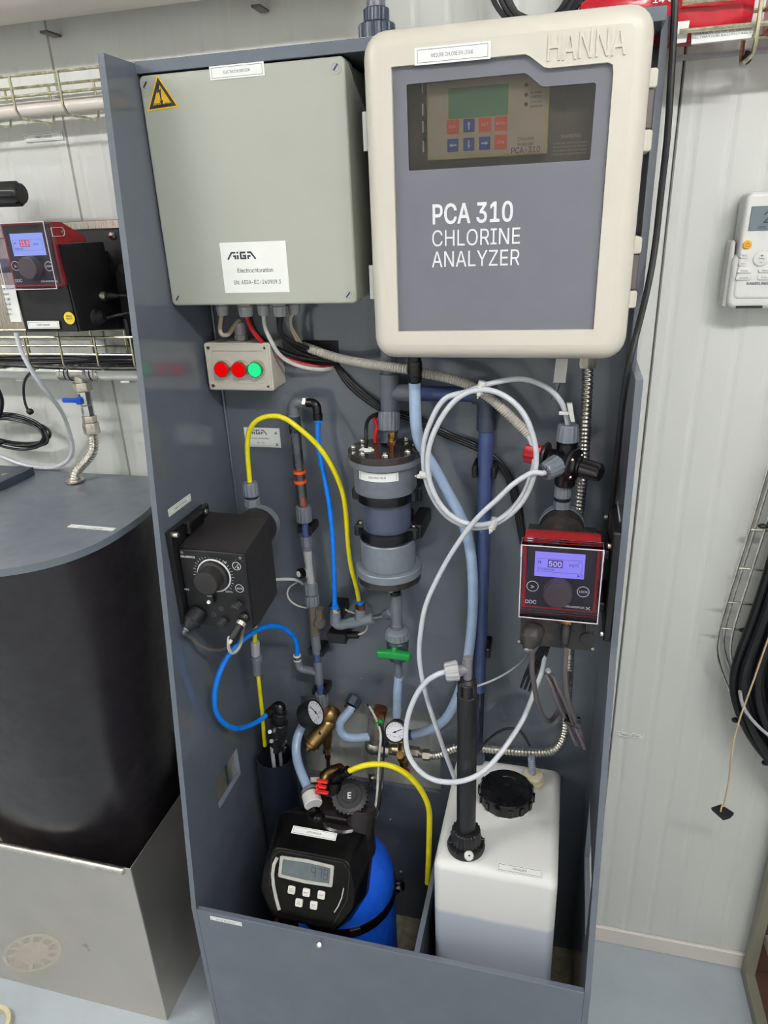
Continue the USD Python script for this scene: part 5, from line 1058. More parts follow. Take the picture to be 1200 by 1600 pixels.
# ================================================================ left dosing pump with the dial
dx0, dx1, dyf, dyb = -.6165, -.497, -.25, -.138
t = Thing('dial_pump', 'black dosing pump with a big round dial on the left inner side', 'dosing pump', (-.557, -.2, .99))
t.addw('body', hexa([(dx0, dyf + .004, .991), (dx1, dyf + .004, .9935), (dx0, dyf + .004, 1.139), (dx1, dyf + .004, 1.1365)], [(dx0, dyb, 1.01), (dx1, dyb, 1.002), (dx0, dyb, 1.160), (dx1, dyb, 1.157), (dx0, -.224, .990), (dx1, -.224, .990)]), 'black_dusty')
fp = t.addw('front_panel', pillow(Polygon([(dx0, .991), (dx1, .9935), (dx1, 1.1365), (dx0, 1.139)]), dyf, dyf + .005, .0015), 'black_plastic')
t.addw('upper_lip', box(dx0 + .001, dx1 - .001, dyf - .0012, dyf, 1.1265, 1.1368, .0006), 'black_plastic')
t.addw('side_lip', box(dx1 - .008, dx1 - .001, dyf - .0012, dyf, .995, 1.126, .0006), 'black_plastic')
for x, z in ((dx0 + .006, 1.1318), (dx1 - .007, 1.1300)): t.addw('screw', lathe([(.0028, 0), (.0024, .0008)], (x, dyf - .0012, z), (0, -1, 0), 14), 'ink_grey')
cxp, czp = (-0.561, -0.25, 1.0861)[0], (-0.561, -0.25, 1.0861)[2]
F_ = lambda u, v: (u, v)
dq = np.array((-0.5579, -0.252, 1.0923))
t.addw('dial_ring', ring([(.0282, 0), (.0312, 0), (.0312, .0012), (.0290, .0020)], (dq[0] + .001, dyf, dq[2]), (0, -1, 0), 48), 'print_white')
k_ = t.addw('adjusting_knob', lathe([(.0275, 0), (.0270, .006), (.0225, .008), (.0222, .026), (.0205, .030), (.018, .031)], (dq[0], dyf, dq[2]), (0, -1, 0), 40), 'black_dusty')
tk = []
for i in range(29):
    a = math.radians(218 - 256 * i / 28); r0_, r1_ = .0335, .0365 if i % 2 else .0380
    tk.append(line2d(dq[0] + r0_ * math.cos(a), dq[2] + r0_ * math.sin(a), dq[0] + r1_ * math.cos(a), dq[2] + r1_ * math.sin(a), .0006, dyf))
for s, u, v in (('0', 315, 920), ('10', 351, 878), ('100%', 360, 923)):
    q = {315: (-0.5852, -0.25, 1.0615), 351: (-0.533, -0.25, 1.1177), 360: (-0.5335, -0.25, 1.0616)}[u]; tk.append(text(s, .0036, None, (q[0], dyf, q[2]), .0002, False, 'c'))
q = (-0.6151, -0.25, 1.124); tk.append(text('GRUNDFOS', .0036, .027, (q[0], dyf, q[2] - .002), .0002, True))
q = (-0.5785, -0.25, 1.1282)
for s_ in (-1, 1): tk.append(line2d(q[0] - .0025, q[2] - s_ * .0022, q[0] + .0028, q[2] + s_ * .0022, .0011, dyf))
q = (-0.6135, -0.25, 1.06); tk.append(text('DDE', .0034, None, (q[0], dyf, q[2] - .0015), .0002, True, 'c'))
t.addw('lettering', join(tk), 'print_white', None, fp, smooth=False)
for q, s in (((-0.5124, -0.25, 1.1146), ''), ((-0.5126, -0.25, 1.0723), '100%')):
    b = t.addw('push_button', lathe([(.0078, 0), (.0078, .0007), (.0072, .0012)], (q[0], dyf, q[2]), (0, -1, 0), 26), 'black_plastic')
    g = [ring([(.0068, .0012), (.0078, .0012), (.0078, .0014), (.0068, .0014)], (q[0], dyf, q[2]), (0, -1, 0), 26)]
    g.append(text(s, .0028, None, (q[0], dyf - .0012, q[2] - .0014), .0002, True, 'c') if s else join(line2d(q[0] - .004, q[2] - .004, q[0] + .004, q[2] + .004, .0007, dyf - .0012), plate(affinity.translate(Point(0, 0).buffer(.0016).union(Polygon([(-.0016, 0), (.0016, 0), (0, .0032)])), q[0] + .0025, q[2] - .0030), dyf - .0015, dyf - .0012)))
    t.addw('lettering', join(g), 'print_white', None, b, smooth=False)
q = (-0.5121, -0.25, 1.126); t.addw('status_light', lathe([(.0011, 0), (.0009, .0006)], (q[0], dyf, q[2]), (0, -1, 0), 10), 'led_green')
q = np.array((-0.5676, -0.25, 1.0495)); t.addw('locking_tab', join(box(q[0] - .006, q[0] + .007, dyf - .010, dyf, q[2] - .010, q[2] + .008, .002)), 'black_plastic'); t.addw('screw', lathe([(.0034, 0), (.003, .0025)], (q[0] - .001, dyf - .010, q[2] - .004), (0, -1, 0), 16), 'paper')
# plugs in the face: big mains plug, nickel-ringed signal plug, two capped sockets
q = np.array((-0.5985, -0.25, 1.0144)); d = np.array((-.25, -.9, -.42)); d /= np.linalg.norm(d)
pl_ = t.addw('mains_plug', lathe([(.0165, -.002), (.0170, .004), (.0170, .020), (.0155, .022), (.013, .024), (.0075, .034), (.005, .036)], q, d, 28), 'black_rubber')
t.addw('plug_ring', lathe([(.0048, .034), (.0048, .0375)], q, d, 16), 'gland_grey', None, pl_)
mp = q + d * .036
q2 = np.array((-0.511, -0.25, 1.0149)); d2 = np.array((-.25, -.8, -.55)); d2 /= np.linalg.norm(d2)
t.addw('socket', lathe([(.0095, 0), (.0095, .006), (.0080, .008)], q2 + (.002, 0, .004), d2, 18), 'black_plastic')
sp_ = t.addw('signal_plug', lathe([(.0068, .006), (.0078, .016), (.0072, .022), (.0070, .036), (.0045, .044)], q2, d2, 18), 'black_rubber')
t.addw('plug_ring', ribbed(q2 + d2 * .008, q2 + d2 * .016, .0088, 14, .06), 'nickel', None, sp_)
sg = q2 + d2 * .043
for q in ((-0.5494, -0.25, 1.0069), (-0.5169, -0.25, 1.0433)): t.addw('socket_cap', ribbed((q[0], dyf, q[2]), (q[0] - .003, dyf - .014, q[2] - .006), .0075, 10, .08), 'black_dusty')
g = [text(s, .0026, None, (q[0], dyf, q[2]), .0002, False, 'c') for s, q in (('1', (-0.5691, -0.25, 1.0137)), ('2', (-0.5527, -0.25, 1.027)), ('3', (-0.5276, -0.25, 1.0347)))]
g += [ring([(.0036, 0), (.0041, 0), (.0041, .0003), (.0036, .0003)], (q[0], dyf, q[2] + .0012), (0, -1, 0), 18) for q in ((-0.5691, -0.25, 1.0137), (-0.5527, -0.25, 1.027), (-0.5276, -0.25, 1.0347))]
t.addw('lettering', join(g), 'ink_grey', None, fp, smooth=False)
# mounting plate on the cabinet side, with two bolts and the snap hook
t.addw('mounting_plate', hexa([(-.6295, -.262, .996), (-.6195, -.262, .996), (-.6295, -.262, 1.172), (-.6195, -.262, 1.172)], [(-.6295, -.135, .996), (-.6195, -.135, .996), (-.6295, -.135, 1.172), (-.6195, -.135, 1.172)]), 'black_plastic')
t.addw('snap_hook', join(box(-.6195, -.606, -.225, -.170, 1.152, 1.176, .003), box(-.6195, -.612, -.165, -.137, 1.150, 1.178, .003)), 'black_gloss')
for q in ((-0.612, -0.2538, 1.1653), (-0.612, -0.1514, 1.1657)): t.addw('bolt', lathe([(.0050, -.012), (.0050, .0), (.0042, .002)], q, (1, 0, 0), 14), 'nickel')
# pump head with its connections
hc = np.array((-0.5306, -0.115, 1.1266))
t.addw('head_cover', lathe([(.036, -.025), (.037, -.012), (.036, 0)], hc, (0, 1, 0), 40), 'black_dusty')
t.addw('pump_head', lathe([(.0365, 0), (.0365, .016), (.034, .020)], hc, (0, 1, 0), 40), 'pvc_grey_light', 'grey round pump head')
for k in range(6):
    a = math.radians(-70 + 36 * k); t.addw('head_screw', cyl(hc + (.032 * math.cos(a), -.001, .032 * math.sin(a)), hc + (.032 * math.cos(a), .021, .032 * math.sin(a)), .003, n=10), 'ink')
n0 = np.array(((-0.5449, -0.1, 1.1793)[0], -.10, (-0.5477, -0.1, 1.1563)[2])); n1 = (-0.5462, -0.1, 1.1792)[2]; n2 = (-0.5441, -0.1, 1.2068)[2]
t.addw('discharge_valve', join(cyl(n0 - (0, 0, .012), (n0[0], -.10, n1 - .004), .0130), ribbed(n0 + (0, 0, .004), (n0[0], -.10, n1 - .003), .0150, 8, .06)), 'pvc_grey_light')
t.addw('seal', cyl((n0[0], -.10, n1 - .005), (n0[0], -.10, n1 + .001), .0125), 'black_rubber')
t.addw('tube_nut', ribbed((n0[0], -.10, n1), (n0[0], -.10, n2), .0148, 14, .06, r1=.0140), 'pvc_grey_light')
s0_ = (-0.5616, -0.115, 0.9288)
t.addw('suction_valve', join(cyl(((-0.5563, -0.115, 0.951)[0], -.115, (-0.5563, -0.115, 0.951)[2] + .06), ((-0.56, -0.115, 0.9188)[0], -.115, (-0.56, -0.115, 0.9188)[2]), .010)), 'pvc_grey_light')
# its cables
single('power_cable', hose([mp, mp + d * .006, (-0.6151, -0.26, 0.9702), (-0.6087, -0.25, 0.9486), (-0.5971, -0.24, 0.934), (-0.5887, -0.22, 0.9205), (-0.5826, -0.2, 0.9138), (-0.5873, -0.16, 0.9031), (-0.582, -0.13, 0.9066)], .0036, 10, .005), 'cable_grey', 'dark cable bowing under the dial pump from its mains plug', 'cable')
single('signal_cable', hose([sg, sg + d2 * .006, (-0.5343, -0.27, 0.9849), (-0.5403, -0.265, 0.9667), (-0.5444, -0.255, 0.9451), (-0.5442, -0.245, 0.9358), (-0.5427, -0.23, 0.9342), (-0.5504, -0.2, 0.9331), (-0.5624, -0.165, 0.9348), (-0.5657, -0.15, 0.9422)], .0030, 10, .004), 'cable_white', 'short white cable loop under the signal plug of the dial pump', 'cable')
# --- blue loop, lower yellow tube with grey non-return valve
bl = np.array((qx - .002, FY, zn + .006))
single('tube', hose([bl, (-0.5126, -0.04, 0.8276), (-0.5137, -0.05, 0.851), (-0.5187, -0.07, 0.8782), (-0.5297, -0.095, 0.9013), (-0.5428, -0.125, 0.9138), (-0.5562, -0.155, 0.9151), (-0.5724, -0.185, 0.9067), (-0.587, -0.21, 0.8846), (-0.5984, -0.225, 0.8534), (-0.6083, -0.228, 0.8104), (-0.6103, -0.222, 0.771), (-0.6071, -0.205, 0.7364), (-0.601, -0.175, 0.702), (-0.5927, -0.14, 0.6814), (-0.5823, -0.11, 0.6739), (-0.5709, -0.085, 0.6743)], .0054, 12, .006), 'blue_tube', 'bright blue tube in a wide loop at the left of the cabinet', 'tube')
single('tube', hose([(-0.5607, -0.115, 0.9246), (-0.5644, -0.115, 0.8993), (-0.5702, -0.113, 0.8631)], .0046, 12, .006), 'yellow_tube', 'short yellow tube between the dial pump and the grey non-return valve', 'tube')
t = Thing('non_return_valve', 'small grey non-return valve on the lower yellow tube at the left', 'valve', (-0.5742, -0.11, 0.7931))
t.addw('tube_nut', ribbed((-0.5715, -0.112, 0.838), (-0.5685, -0.113, 0.8723), .0092, 10, .06), 'gland_grey'); t.addw('valve_body', join(cyl((-0.5744, -0.11, 0.7915), (-0.5714, -0.112, 0.8381), .0098, c=.001), cyl((-0.5725, -0.111, 0.8219), (-0.5715, -0.112, 0.835), .0122, c=.001)), 'pvc_pipe')
single('tube', hose([(-0.5736, -0.11, 0.7978), (-0.5742, -0.108, 0.7759), (-0.5793, -0.1, 0.7243), (-0.5856, -0.09, 0.6692), (-0.5905, -0.085, 0.6182), (-0.5941, -0.08, 0.5783)], .0044, 12, .006), 'yellow_tube', 'lower yellow tube dropping into the dark container', 'tube')

# ================================================================ right side: pump, valve, steel hose, white tubes
K = 1.03
dp = digital_pump('dosing pump with red hood and lit violet screen reading 500 on the right inner side', (.0095, -.247, 1.084), None, '500', 'screen_violet', K)
bf = -.2355        # front of its lower body
q = np.array((-0.025, -0.2355, 1.0366)); d = np.array((-.22, -.80, -.56)); d /= np.linalg.norm(d)
pl_ = dp.addw('mains_plug', lathe([(.0165, -.004), (.0170, .004), (.0170, .016), (.0155, .019), (.0135, .021), (.0075, .032), (.0052, .034)], q, d, 30), 'black_dusty')
dp.addw('plug_ring', lathe([(.0050, .032), (.0050, .0355)], q, d, 18), 'gland_grey', None, pl_); dmp = q + d * .034
q2 = np.array((0.0234, -0.236, 1.0687)); d2 = np.array((-.02, -.55, -.84)); d2 /= np.linalg.norm(d2)
sp_ = dp.addw('signal_plug', lathe([(.0070, 0), (.0075, .006), (.0072, .016), (.0075, .018), (.0070, .034), (.0050, .044), (.0065, .045), (.0055, .048)], q2, d2, 20), 'black_rubber')
dp.addw('plug_ring', ribbed(q2 + d2 * .007, q2 + d2 * .014, .0085, 16, .06), 'brass', None, sp_); dsg = q2 + d2 * .047
q = np.array((0.0563, -0.237, 1.0684)); dp.addw('socket_cap', ribbed(q, q + (0, -.006, -.018), .0085, 12, .08), 'black_dusty')
q = np.array((0.0562, -0.2362, 1.0304)); dp.addw('blank_cover', lathe([(.0120, 0), (.0116, .0012), (.0100, .0012)], q, (0, -1, 0), 28), 'black_dusty')
for a in ((-0.0469, -0.236, 1.0143), (0.0649, -0.236, 1.0139)): dp.addw('screw', lathe([(.0026, 0), (.0022, .0008)], a, (0, -1, 0), 12), 'nickel')
hc = np.array((0.0082, -0.103, 1.1439)); hc[2] = (0.0066, -0.09, 1.1867)[2] - .037
dp.addw('head_cover', lathe([(.037, -.02), (.037, .010)], hc, (0, 1, 0), 40), 'black_dusty'); dp.addw('pump_head', lathe([(.0385, .0105), (.0385, .026), (.035, .030)], hc, (0, 1, 0), 40), 'pvc_grey_light', 'grey round pump head')
nz0, nz1, nz2, nz3 = ((0.0078, -0.09, 1.1845)[2], (0.0068, -0.09, 1.2004)[2], (0.0066, -0.09, 1.2038)[2], (0.0053, -0.09, 1.2273)[2]); nx = (0.0065, -0.09, 1.2072)[0]
dp.addw('discharge_valve', join(cyl((nx, -.088, hc[2] + .03), (nx, -.088, nz1), .0125), ribbed((nx, -.088, nz0), (nx, -.088, nz1), .0142, 8, .08)), 'pvc_grey_light')
dp.addw('seal', cyl((nx, -.088, nz1 - .001), (nx, -.088, nz2 + .001), .0135), 'black_rubber'); dp.addw('union_nut', ribbed((nx, -.088, nz2), (nx, -.088, nz3), .0142, 16, .05, r1=.0135), 'pvc_grey_light')
dp.addw('mounting_plate', box(.0800, .0915, -.222, -.105, 1.02, 1.205, .002), 'black_plastic')
for z in (1.15, 1.06): dp.addw('mounting_bracket', box(.062, .0805, -.20, -.12, z, z + .015, .002), 'black_plastic')
for a in ((0.078, -0.0961, 1.1768), (0.078, -0.2002, 1.1739), (0.078, -0.2177, 0.9988)): dp.addw('bolt', lathe([(.0045, 0), (.0045, .004), (.003, .006)], (a[0] + .002, max(a[1], -.215), min(max(a[2], 1.03), 1.198)), (-1, 0, 0), 14), 'nickel')
sticker(cab, (0.0917, -0.1376, 1.2006), .075, .013, 'POMPE DOSEUSE', R=np.array([[0, 1, 0], [-1, 0, 0], [0, 0, 1.0]]), th=.0035, tw=.045, ink='ink_grey')
# --- multi-function valve on top of the pump head
vx, vy = nx + .002, -.092
vz = (0.0103, -0.092, 1.2634)[2]
t = Thing('multifunction_valve', 'black four-way valve with red, grey and black knobs above the right pump', 'valve', (vx, vy, nz3))
t.addw('valve_body', join(cyl((vx, vy, nz3), (vx, vy, (0.008, -0.092, 1.3008)[2]), .0165, c=.002), cyl((vx - .030, vy - .004, vz + .006), (vx + .016, vy - .010, vz), .0205, c=.002)), 'black_gloss')
t.addw('cap_nut', ribbed((vx, vy, (0.008, -0.092, 1.3008)[2]), (vx, vy, (0.0064, -0.092, 1.329)[2]), .0182, 14, .05, r1=.0165), 'pvc_grey_light')
fd = np.array((.86, -.48, -.06)); fd /= np.linalg.norm(fd); fc = np.array((vx + .008, vy - .006, vz + .001))
t.addw('valve_flange', lathe([(.0262, 0), (.0285, .004), (.0275, .0075), (.022, .0095)], fc, fd, 40), 'black_plastic'); 
uu = np.cross(fd, (0, 0, 1.0)); uu /= np.linalg.norm(uu); ww = np.cross(uu, fd)
for k in range(4):
    a = math.radians(45 + 90 * k); t.addw('bolt', lathe([(.0040, 0), (.0040, .0015), (.0028, .0032)], fc + fd * .0085 + .0205 * (math.cos(a) * uu + math.sin(a) * ww), fd, 14), 'chrome')
t.addw('knob_neck', lathe([(.0150, .008), (.0145, .018), (.0155, .019)], fc, fd, 28), 'black_plastic'); t.addw('adjusting_knob', ribbed(fc + fd * .0185, fc + fd * .052, .0165, 8, .14, r1=.0150), 'black_plastic')
rc = np.array((vx - .030, vy + .004, vz + .010))
t.addw('rear_flange', lathe([(.0225, 0), (.0235, .003), (.021, .006)], rc, (-.93, .30, .05), 36), 'black_plastic'); rd = np.array((-.93, .30, .05)); rd /= np.linalg.norm(rd)
t.addw('red_knob', ribbed(rc + rd * .006, rc + rd * .037, .0172, 6, .12, r1=.0160), 'red_plastic', 'red knob')
gd = np.array((-.62, -.74, -.20)); gd /= np.linalg.norm(gd); gc = np.array((-0.0065, -0.115, 1.2683))
t.addw('side_nut', ribbed(gc - gd * .004, gc + gd * .026, .0175, 14, .05, r1=.0150), 'pvc_grey_light', 'grey side nut')
t.addw('side_insert', lathe([(.0128, .026), (.0128, .0268)], gc, gd, 30), 'pvc_pipe'); 
for k in range(12):
    a = 2 * math.pi * k / 12; u2 = np.cross(gd, (0, 0, 1.0)); u2 /= np.linalg.norm(u2); w2 = np.cross(u2, gd); rr_ = math.cos(a) * u2 + math.sin(a) * w2
    t.addw('slot', cyl(gc + gd * .0269 + rr_ * .0055, gc + gd * .0269 + rr_ * .0105, .0011, n=6), 'ink')
gend = gc + gd * .0265
t.addw('bottom_seal', cyl((vx, vy, nz3 - .0005), (vx, vy, nz3 + .002), .0150), 'black_rubber')
# --- white tube coil: from the cap nut, two loops, into the conduit
cap = np.array((vx, vy, (0.0064, -0.092, 1.329)[2] - .004))
lo1 = [(-0.0001, -0.1, 1.3576), (-0.0196, -0.11, 1.3856), (-0.0447, -0.118, 1.4008), (-0.0674, -0.124, 1.4066), (-0.0975, -0.13, 1.4036), (-0.1195, -0.132, 1.3978), (-0.1488, -0.132, 1.3864), (-0.179, -0.131, 1.3765), (-0.2008, -0.13, 1.3449), (-0.2149, -0.13, 1.3042), (-0.2166, -0.13, 1.266), (-0.2118, -0.13, 1.2328), (-0.1983, -0.13, 1.2006), (-0.1779, -0.13, 1.1753), (-0.1532, -0.13, 1.1619), (-0.1286, -0.13, 1.1578), (-0.1023, -0.13, 1.1654), (-0.0757, -0.13, 1.1843), (-0.0541, -0.132, 1.2134), (-0.0413, -0.134, 1.2476), (-0.0368, -0.136, 1.2835), (-0.042, -0.138, 1.317), (-0.0549, -0.138, 1.35), (-0.0739, -0.138, 1.3734), (-0.0974, -0.138, 1.3877), (-0.1187, -0.138, 1.3923), (-0.1441, -0.138, 1.3878), (-0.1688, -0.138, 1.3693), (-0.1912, -0.138, 1.3359), (-0.2051, -0.138, 1.2995), (-0.2087, -0.138, 1.2658), (-0.2039, -0.138, 1.234), (-0.1914, -0.138, 1.2054), (-0.1734, -0.138, 1.1836), (-0.1499, -0.138, 1.1702), (-0.1266, -0.138, 1.1672), (-0.1018, -0.136, 1.1726), (-0.0779, -0.13, 1.1887), (-0.0579, -0.12, 1.2129), (-0.0463, -0.11, 1.2408), (-0.0411, -0.095, 1.2654), (-0.0445, -0.085, 1.2859), (-0.0508, -0.072, 1.2969), (-0.0577, -0.066, 1.3057)]
t = Thing('tube_coil', 'milky white tube wound in a big double loop and tied with white cable ties', 'tube', (-0.1286, -0.13, 1.1578))
t.addw('tube', hose([cap] + lo1, .0044, 12, .006), 'tube_white')
for q, a in (((-0.1241, -0.134, 1.3952), (.3, 0, 1)), ((-0.2129, -0.134, 1.2488), (1, 0, .05)), ((-0.1009, -0.134, 1.1695), (.35, 0, 1))):
    q = np.array(q); a = np.array(a, float); a /= np.linalg.norm(a)
    t.addw('cable_tie', join(cyl(q - a * .0095, q + a * .0095, .0068, n=12), moved(box(-.003, .003, -.004, .004, -.003, .003, .001), None, q - a * .010 + (0, -.006, 0)), cyl(q - a * .010 + (0, -.006, 0), q - a * .017 + (0, -.006, 0), .0014, n=6)), 'nylon_white')
c0 = np.array((0.0079, -0.105, 1.354)); t.addw('tube_clip', join(hexa([c0 + (-.004, -.005, .012), c0 + (.004, -.005, .012), c0 + (.004, -.005, -.016), c0 + (.010, -.005, -.016)], [c0 + (-.004, .005, .012), c0 + (.004, .005, .012), c0 + (.004, .005, -.016), c0 + (.010, .005, -.016)]), box(c0[0] - .015, c0[0], c0[1] - .005, c0[1] + .003, c0[2] - .006, c0[2] - .001, .001)), 'nylon_white', 'white tube clip')
single('tube', hose([gend - gd * .004, gend + gd * .004, (-0.0376, -0.142, 1.2645), (-0.049, -0.146, 1.2611), (-0.072, -0.148, 1.2436), (-0.0934, -0.148, 1.2196), (-0.1144, -0.148, 1.1972), (-0.1371, -0.147, 1.1681), (-0.157, -0.147, 1.1364), (-0.1787, -0.147, 1.0965), (-0.1996, -0.15, 1.0506), (-0.2139, -0.155, 1.0102), (-0.2218, -0.16, 0.9603), (-0.2239, -0.165, 0.9206), (-0.219, -0.17, 0.8783), (-0.2071, -0.175, 0.8248), (-0.1895, -0.178, 0.7651), (-0.174, -0.18, 0.713), (-0.1621, -0.18, 0.6755), (-0.1548, -0.18, 0.6475)], .0043, 12, .006), 'tube_white', 'milky white tube running from the grey side nut down into the white tank', 'tube')
# --- stainless corrugated hose
t = Thing('flexible_hose', 'long stainless corrugated hose from under the cream box down to the nickel fittings', 'hose', (.0, -.03, .57))
q = np.array((0.0325, -0.045, 1.4083)); t.addw('hex_nut', nut((q[0], q[1], 1.4475), (q[0], q[1], (0.0324, -0.045, 1.4093)[2]), .0145), 'nickel')
t.addw('bellows', corrugated([(q[0], q[1], (0.0323, -0.045, 1.4103)[2]), (0.0343, -0.045, 1.3829), (0.0352, -0.045, 1.3412), (0.037, -0.042, 1.2866), (0.0374, -0.04, 1.2357), (0.0368, -0.037, 1.1824), (0.0341, -0.034, 1.1085), (0.035, -0.034, 1.0064), (0.0372, -0.034, 0.8978), (0.0389, -0.034, 0.8116), (0.04, -0.034, 0.7333), (0.0401, -0.034, 0.6896), (0.0346, -0.034, 0.6567), (0.0207, -0.034, 0.6348), (-0.0041, -0.034, 0.6239), (-0.0527, -0.034, 0.6185), (-0.1115, -0.034, 0.6148), (-0.1474, -0.034, 0.6135), (-0.1784, -0.034, 0.6064), (-0.1989, -0.034, 0.5926), (-0.2168, -0.034, 0.579), (-0.2363, -0.034, 0.5755)], .0090, .0068, .0022, 18), 'stainless', smooth=True)
t.addw('hex_nut', nut((-0.2488, -0.034, 0.575), (-0.2335, -0.034, 0.576), .0125), 'nickel')
# --- cables under the right pump
single('power_cable', hose([dmp - d * .0, (-0.0277, -0.262, 1.0194), (-0.0249, -0.25, 0.981), (-0.0208, -0.24, 0.9428), (-0.0158, -0.225, 0.9023), (-0.0075, -0.205, 0.8595), (0.0018, -0.19, 0.8316), (0.0106, -0.165, 0.8116), (0.0191, -0.14, 0.8058), (0.0264, -0.12, 0.8083), (0.0342, -0.09, 0.8225), (0.0395, -0.06, 0.8446)], .0042, 10, .006), 'cable_grey', 'dark grey mains cable in a U under the right pump', 'cable')
single('signal_cable', hose([dsg, (0.0242, -0.262, 1.0282), (0.0253, -0.258, 0.9932), (0.0286, -0.25, 0.9522), (0.0349, -0.235, 0.9098), (0.0439, -0.22, 0.8753), (0.0529, -0.21, 0.8465), (0.0606, -0.205, 0.825), (0.0639, -0.2, 0.8078)], .0040, 10, .006), 'cable_grey', 'dark grey signal cable hanging straight under the right pump', 'cable')
t = Thing('cable_coil', 'flattened coil of dark grey cable tied below the right pump', 'cable', (0.0596, -0.19, 0.7931))
for k, (dx, dy) in enumerate(((0, 0), (5, -3), (-4, 2), (9, 1))):
    s_ = .0 + .006 * k
    t.addw('cable_strand', hose([np.array((0.0013, -0.18, 0.9209)) + (.001 * dx, -.5 * s_, 0), np.array((0.0117, -0.185, 0.9052)) + (.0009 * dx, -s_, .0004 * dy), np.array((0.0238, -0.188, 0.8777)) + (.0012 * dx, -s_, 0), np.array((0.0382, -0.19, 0.8469)) + (.0008 * dx, -s_, .0003 * dy), np.array((0.0495, -0.19, 0.8189)) + (.0011 * dx, -s_, 0), np.array((0.0595, -0.19, 0.7959)) + (.0010 * dx, -s_, .0006 * dy)], .0032, 9, .006), 'cable_grey')
t.addw('cable_tie', join(moved(box(-.014, .014, -.013, .013, -.0022, .0022, .001), rotm(roll=20), np.array((0.0447, -0.2, 0.8451))), moved(box(-.003, .005, -.005, .003, -.004, .004, .001), None, np.array((0.0522, -0.212, 0.8586)))), 'black_rubber'); t.addw('coil_end', cyl((0.0022, -0.185, 0.9271), (-0.0012, -0.185, 0.9318), .0042, n=10), 'gland_grey')
for k in range(4): single('power_cable', hose([np.array((-0.0112, -0.13, 0.9402)) + (.0035 * k, 0, 0), np.array((-0.0292, -0.125, 0.8917)) + (.0062 * k, 0, 0), np.array((-0.0425, -0.125, 0.8569)) + (.0072 * k, 0, -.003 * k), np.array((-0.0456, -0.12, 0.8402)) + (.0074 * k, .002, -.003 * k), np.array((-0.0439, -0.114, 0.8459)) + (.0076 * k, .004, -.002 * k), np.array((-0.03, -0.108, 0.8882)) + (.0066 * k, .006, 0), np.array((-0.0116, -0.104, 0.9259)) + (.004 * k, .006, 0)], .0021, 8, .006), 'cable_black', ('leftmost black cable fold hanging under the right pump', 'second black cable fold from the left under the right pump', 'third black cable fold from the left under the right pump', 'rightmost black cable fold hanging under the right pump')[k], 'cable')
single('signal_cable', hose([(-0.0349, -0.12, 0.9174), (-0.0421, -0.15, 0.9219), (-0.0588, -0.19, 0.9275), (-0.0771, -0.225, 0.9343), (-0.0958, -0.245, 0.9346), (-0.1108, -0.25, 0.9298)], .0017, 8, .006), 'gland_grey', 'thin light grey wire from the right pump to the head of the black suction lance', 'wire')
single('power_cable', hose([(-0.1438, -0.06, 0.5982), (-0.1231, -0.05, 0.6299), (-0.094, -0.05, 0.6708), (-0.0661, -0.055, 0.6923), (-0.0457, -0.06, 0.6919), (-0.0337, -0.065, 0.6791), (-0.0255, -0.07, 0.6673)], .0026, 8, .006), 'cable_black', 'thin black cable arching over to the ribbed sleeve on the white tank', 'cable')

# ================================================================ white tank with lance, lid and level sensor
tx0, tx1, ty0, ty1, tz = -.1785, .0385, -.300, -.018, .578
t = Thing('chemical_tank', 'white translucent plastic tank with large black screw lid in the cabinet', 'tank', (-.07, -.16, .02))
def rsq(x0, x1, y0, y1, r, N=9):
    q = []
    for cx_, cy_, a0 in ((x1 - r, y1 - r, 0), (x0 + r, y1 - r, 90), (x0 + r, y0 + r, 180), (x1 - r, y0 + r, 270)):
        q += [(cx_ + r * math.cos(math.radians(a0 + 90 * k / N)), cy_ + r * math.sin(math.radians(a0 + 90 * k / N))) for k in range(N + 1)]
    return q
lv = [(rsq(tx0 + .004, tx1 - .004, ty0 + .004, ty1 - .004, .012), .021)] + [(rsq(tx0, tx1, ty0, ty1, .014), z) for z in (.03, .2, .35, .50, .560)]
for k in range(1, 6): a = math.pi / 2 * k / 5; i_ = .018 * (1 - math.cos(a)); lv.append((rsq(tx0 + i_, tx1 - i_, ty0 + i_, ty1 - i_, .014), .560 + .018 * math.sin(a)))
t.addw('body', loft(lv), 'tank_milky', smooth=40)
lc = np.array((-0.0647, -0.1263, 0.592)); lc[2] = tz
t.addw('neck', lathe([(.052, 0), (.050, .006)], lc, (0, 0, 1), 40), 'hdpe_white')
lid_ = t.addw('lid', lathe([(.0505, .004), (.0525, .005), (.0525, .024), (.049, .029), (.030, .031), (.028, .0295), (.012, .0300), (.011, .033), (.006, .033), (.005, .0315)], lc, (0, 0, 1), 56), 'black_gloss', 'black screw lid')
for k in range(14):
    a = 2 * math.pi * k / 14; t.addw('grip_rib', moved(box(-.0045, .0045, -.0022, .0010, .006, .0235, .0006), rotm(math.degrees(a) + 90), lc + (.0528 * math.cos(a), .0528 * math.sin(a), 0)), 'black_gloss', None, lid_)
sticker(t, (-0.0271, -0.2859, 0.5783), .079, .0165, 'HYPOCHLORITE', R=np.stack([(1, 0, 0), (0, 0, -1), (0, 1, 0)], 1).astype(float) @ rotm(), th=.0042, tw=.024)
lc2 = np.array((-0.0155, -0.07, 0.578))
s_ = Thing('level_sensor', 'cream round level sensor cap with ribbed grey sleeve on the white tank', 'sensor', lc2)
s_.addw('cap', lathe([(.021, 0), (.0225, .001), (.0225, .010), (.0215, .011), (.021, .019), (.018, .022)], lc2, (0, 0, 1), 40), 'level_cap')
s_.addw('cable_sleeve', corrugated([lc2 + (-.002, 0, .020), lc2 + (-.004, .0, .040), lc2 + (-.006, .002, .060)], .0072, .0050, .0012, 14), 'hose_grey', smooth=True)
